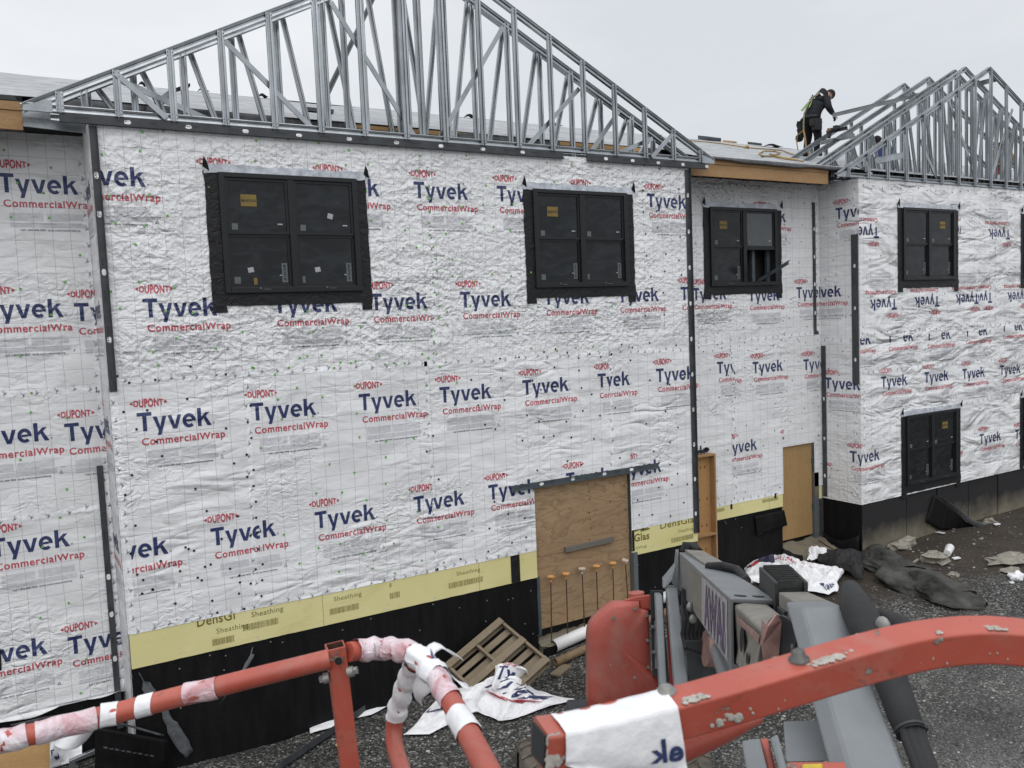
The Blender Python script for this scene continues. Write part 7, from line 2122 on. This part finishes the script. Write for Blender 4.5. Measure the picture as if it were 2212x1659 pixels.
# litter in the recess
c6 = crop(2800, 2080, 600 / 2212)
def s6(*pts): return [c6(*p) for p in pts]
sheet('large white wrap sheets heaped on the ground in front of the recess', (s6((470, 600), (850, 400), (1030, 440), (1300, 545), (1700, 640), (1970, 620)), s6((560, 800), (900, 900), (1350, 960), (1700, 1005), (1850, 950), (1840, 800))), 17, .13,
      inks=(('Commercial', .40, .30, .30, .10, 2, -.25), ('W', .62, .36, .03, .1, 2, 0.5), ('Tyvek', .66, .86, .16, .12, 1, .3)), nu=44, nv=22, lift=.06)
sheet('small white wrap piece standing beside the black rubbish under the narrow doorway', (s6((1390, 470), (1430, 380), (1560, 420), (1740, 420)), s6((1370, 530), (1460, 540), (1570, 500), (1745, 470))), 23, .16, nu=14, nv=8, lift=.10)
bp = atG(*c6(640, 560)); 
bag = thing('cement_bag', 'torn navy paper bag with red and white print on the white sheets', 'bag', bp)
def bagf(u, v):
    q = c6(520 + 380 * u + 60 * v, 380 + 250 * v + 60 * abs(u - .5) - 40 * u * (1 - v) + 150 * (1 - u) * (1 - v)); base = atG(*c6(600 + 260 * u, 640))
    t = base.copy(); d = ray(*q); tt = (base - CAM).dot(FW) - .1 + .12 * mnoise.noise(Vector((u * 3, v * 3, 1)))
    return CAM + d * tt
mb = MB(); mb.grid(bagf, 20, 14, 0, True, .01); mb.build('sack', M['bag_navy'], bag)
mb = MB()
tw = (CAM - bp).normalized() * .025
for (u0, u1, v0, v1, m) in ((.12, .42, -.02, .22, 0), (.05, .75, .78, .95, 1), (.55, .8, .9, 1.0, 0)):
    mb.grid(lambda u, v: bagf(u0 + (u1 - u0) * u, max(0, v0 + (v1 - v0) * v)) + tw, 8, 4, m)
P, F = fit('GUIKRI', 1, 1, .04, 2); mb.add([bagf(.10 + .35 * p[0], .42 - .16 * p[1] ) + tw for p in P], F, 1)
P, F = fit('AJUMANI', 1, 1, .04, 2); mb.add([bagf(.22 + .62 * p[0], .62 - .15 * p[1] - .03 * p[0]) + tw for p in P], F, 1)
mb.build('bag_print', [M['bag_red'], M['bag_white']], bag)
mb = MB(); a5, b5 = atG(*c6(470, 760), .07), atG(*c6(740, 720), .07); mb.tube([a5, b5], .085, 14); tag(mb.build('paper_roll', M['loose_wrap']), 'white roll of wrap lying between the boom and the cable chain', 'roll')
sheet('heap of crumpled black membrane scraps beside the right-hand corner', (s6((1540, 440), (1750, 430), (1980, 430), (2212, 470)), s6((1560, 560), (1800, 640), (2050, 760), (2200, 800))), 31, .16, 'membrane_scrap', 'rubber', nu=30, nv=18, lift=.10)
def rod(label, q0, z0, q1, z1, r=.014):
    mb = MB(); mb.tube([atG(*c6(*q0), z0), atG(*c6(*q1), z1)], r, 7); tag(mb.build('rebar_stake', M['rust']), label, 'rebar')
rod('bent rebar leaning from the narrow doorway sill to the white sheet', (1290, 290), .1, (1465, 500), .12)
rod('thin rebar beside the other one under the narrow doorway', (1340, 200), .2, (1425, 365), .2, .011)
rod('long pale rod lying against the black membrane flap', (1550, 170), .35, (1895, 385), .06, .013)
# filter fabric: a long twisted black roll
ft = [(1868, 1208, .10), (1900, 1222, .14), (1945, 1240, .18), (1985, 1262, .20), (2030, 1282, .19), (2075, 1300, .14), (2130, 1312, .06)]
P_ = [atG(x, y, .0) for x, y, r in ft]
def ff(u, v):
    t = v * (len(P_) - 1); i = min(int(t), len(P_) - 2); p = P_[i].lerp(P_[i + 1], t - i); r = ft[i][2] + (ft[i + 1][2] - ft[i][2]) * (t - i)
    d = (P_[i + 1] - P_[i]).normalized(); x = d.cross(Z_).normalized(); th = 6.2832 * u
    k = 1 + .30 * mnoise.noise(Vector((math.cos(th) * 1.6, math.sin(th) * 1.6, v * 5))) + .13 * math.sin(th * 3 + v * 16) + .22 * abs(mnoise.noise(Vector((math.cos(th) * 3 + v * 4, math.sin(th) * 3, v * 11))))
    h = math.sin(th) * r * k * 1.0
    return p + x * (math.cos(th) * r * k * 2.7) + Z_ * (max(-.02, h * .9 + r * .25))
mb = MB(); mb.grid(ff, 60, 90); 
def ff2(u, v):
    a = P_[0] + Vector((-.4, .1, 0)); 
    p = P_[0].lerp(P_[2], v) + Vector((-.25 + .3 * u, -.55 * u, 0)); return p + Z_ * (.10 + .30 * math.sin(u * 2.6) * (1 - .5 * v) + .05 * mnoise.noise(Vector((u * 5, v * 5, 3))))
mb.grid(ff2, 16, 16, 0, True, .004)
def ff3(u, v):
    p = P_[4].lerp(P_[6] + Vector((.3, .35, 0)), v) + Vector((.35 * (u - .2), .55 * u, 0)); p.z = ground(p.x, p.y)
    return p + Z_ * (.03 + .17 * abs(math.sin(u * 4 + v * 2)) * (1 - v * .6) + .04 * mnoise.noise(Vector((u * 7, v * 7, 6))))
mb.grid(ff3, 22, 20, 0, True, .004)
tag(mb.build('filter_fabric', M['tarp']), 'long twisted roll of dusty black filter fabric lying on the ground at right', 'fabric')
mb = MB(); p = atG(2360 * .0 + 1873, 1232, .02)
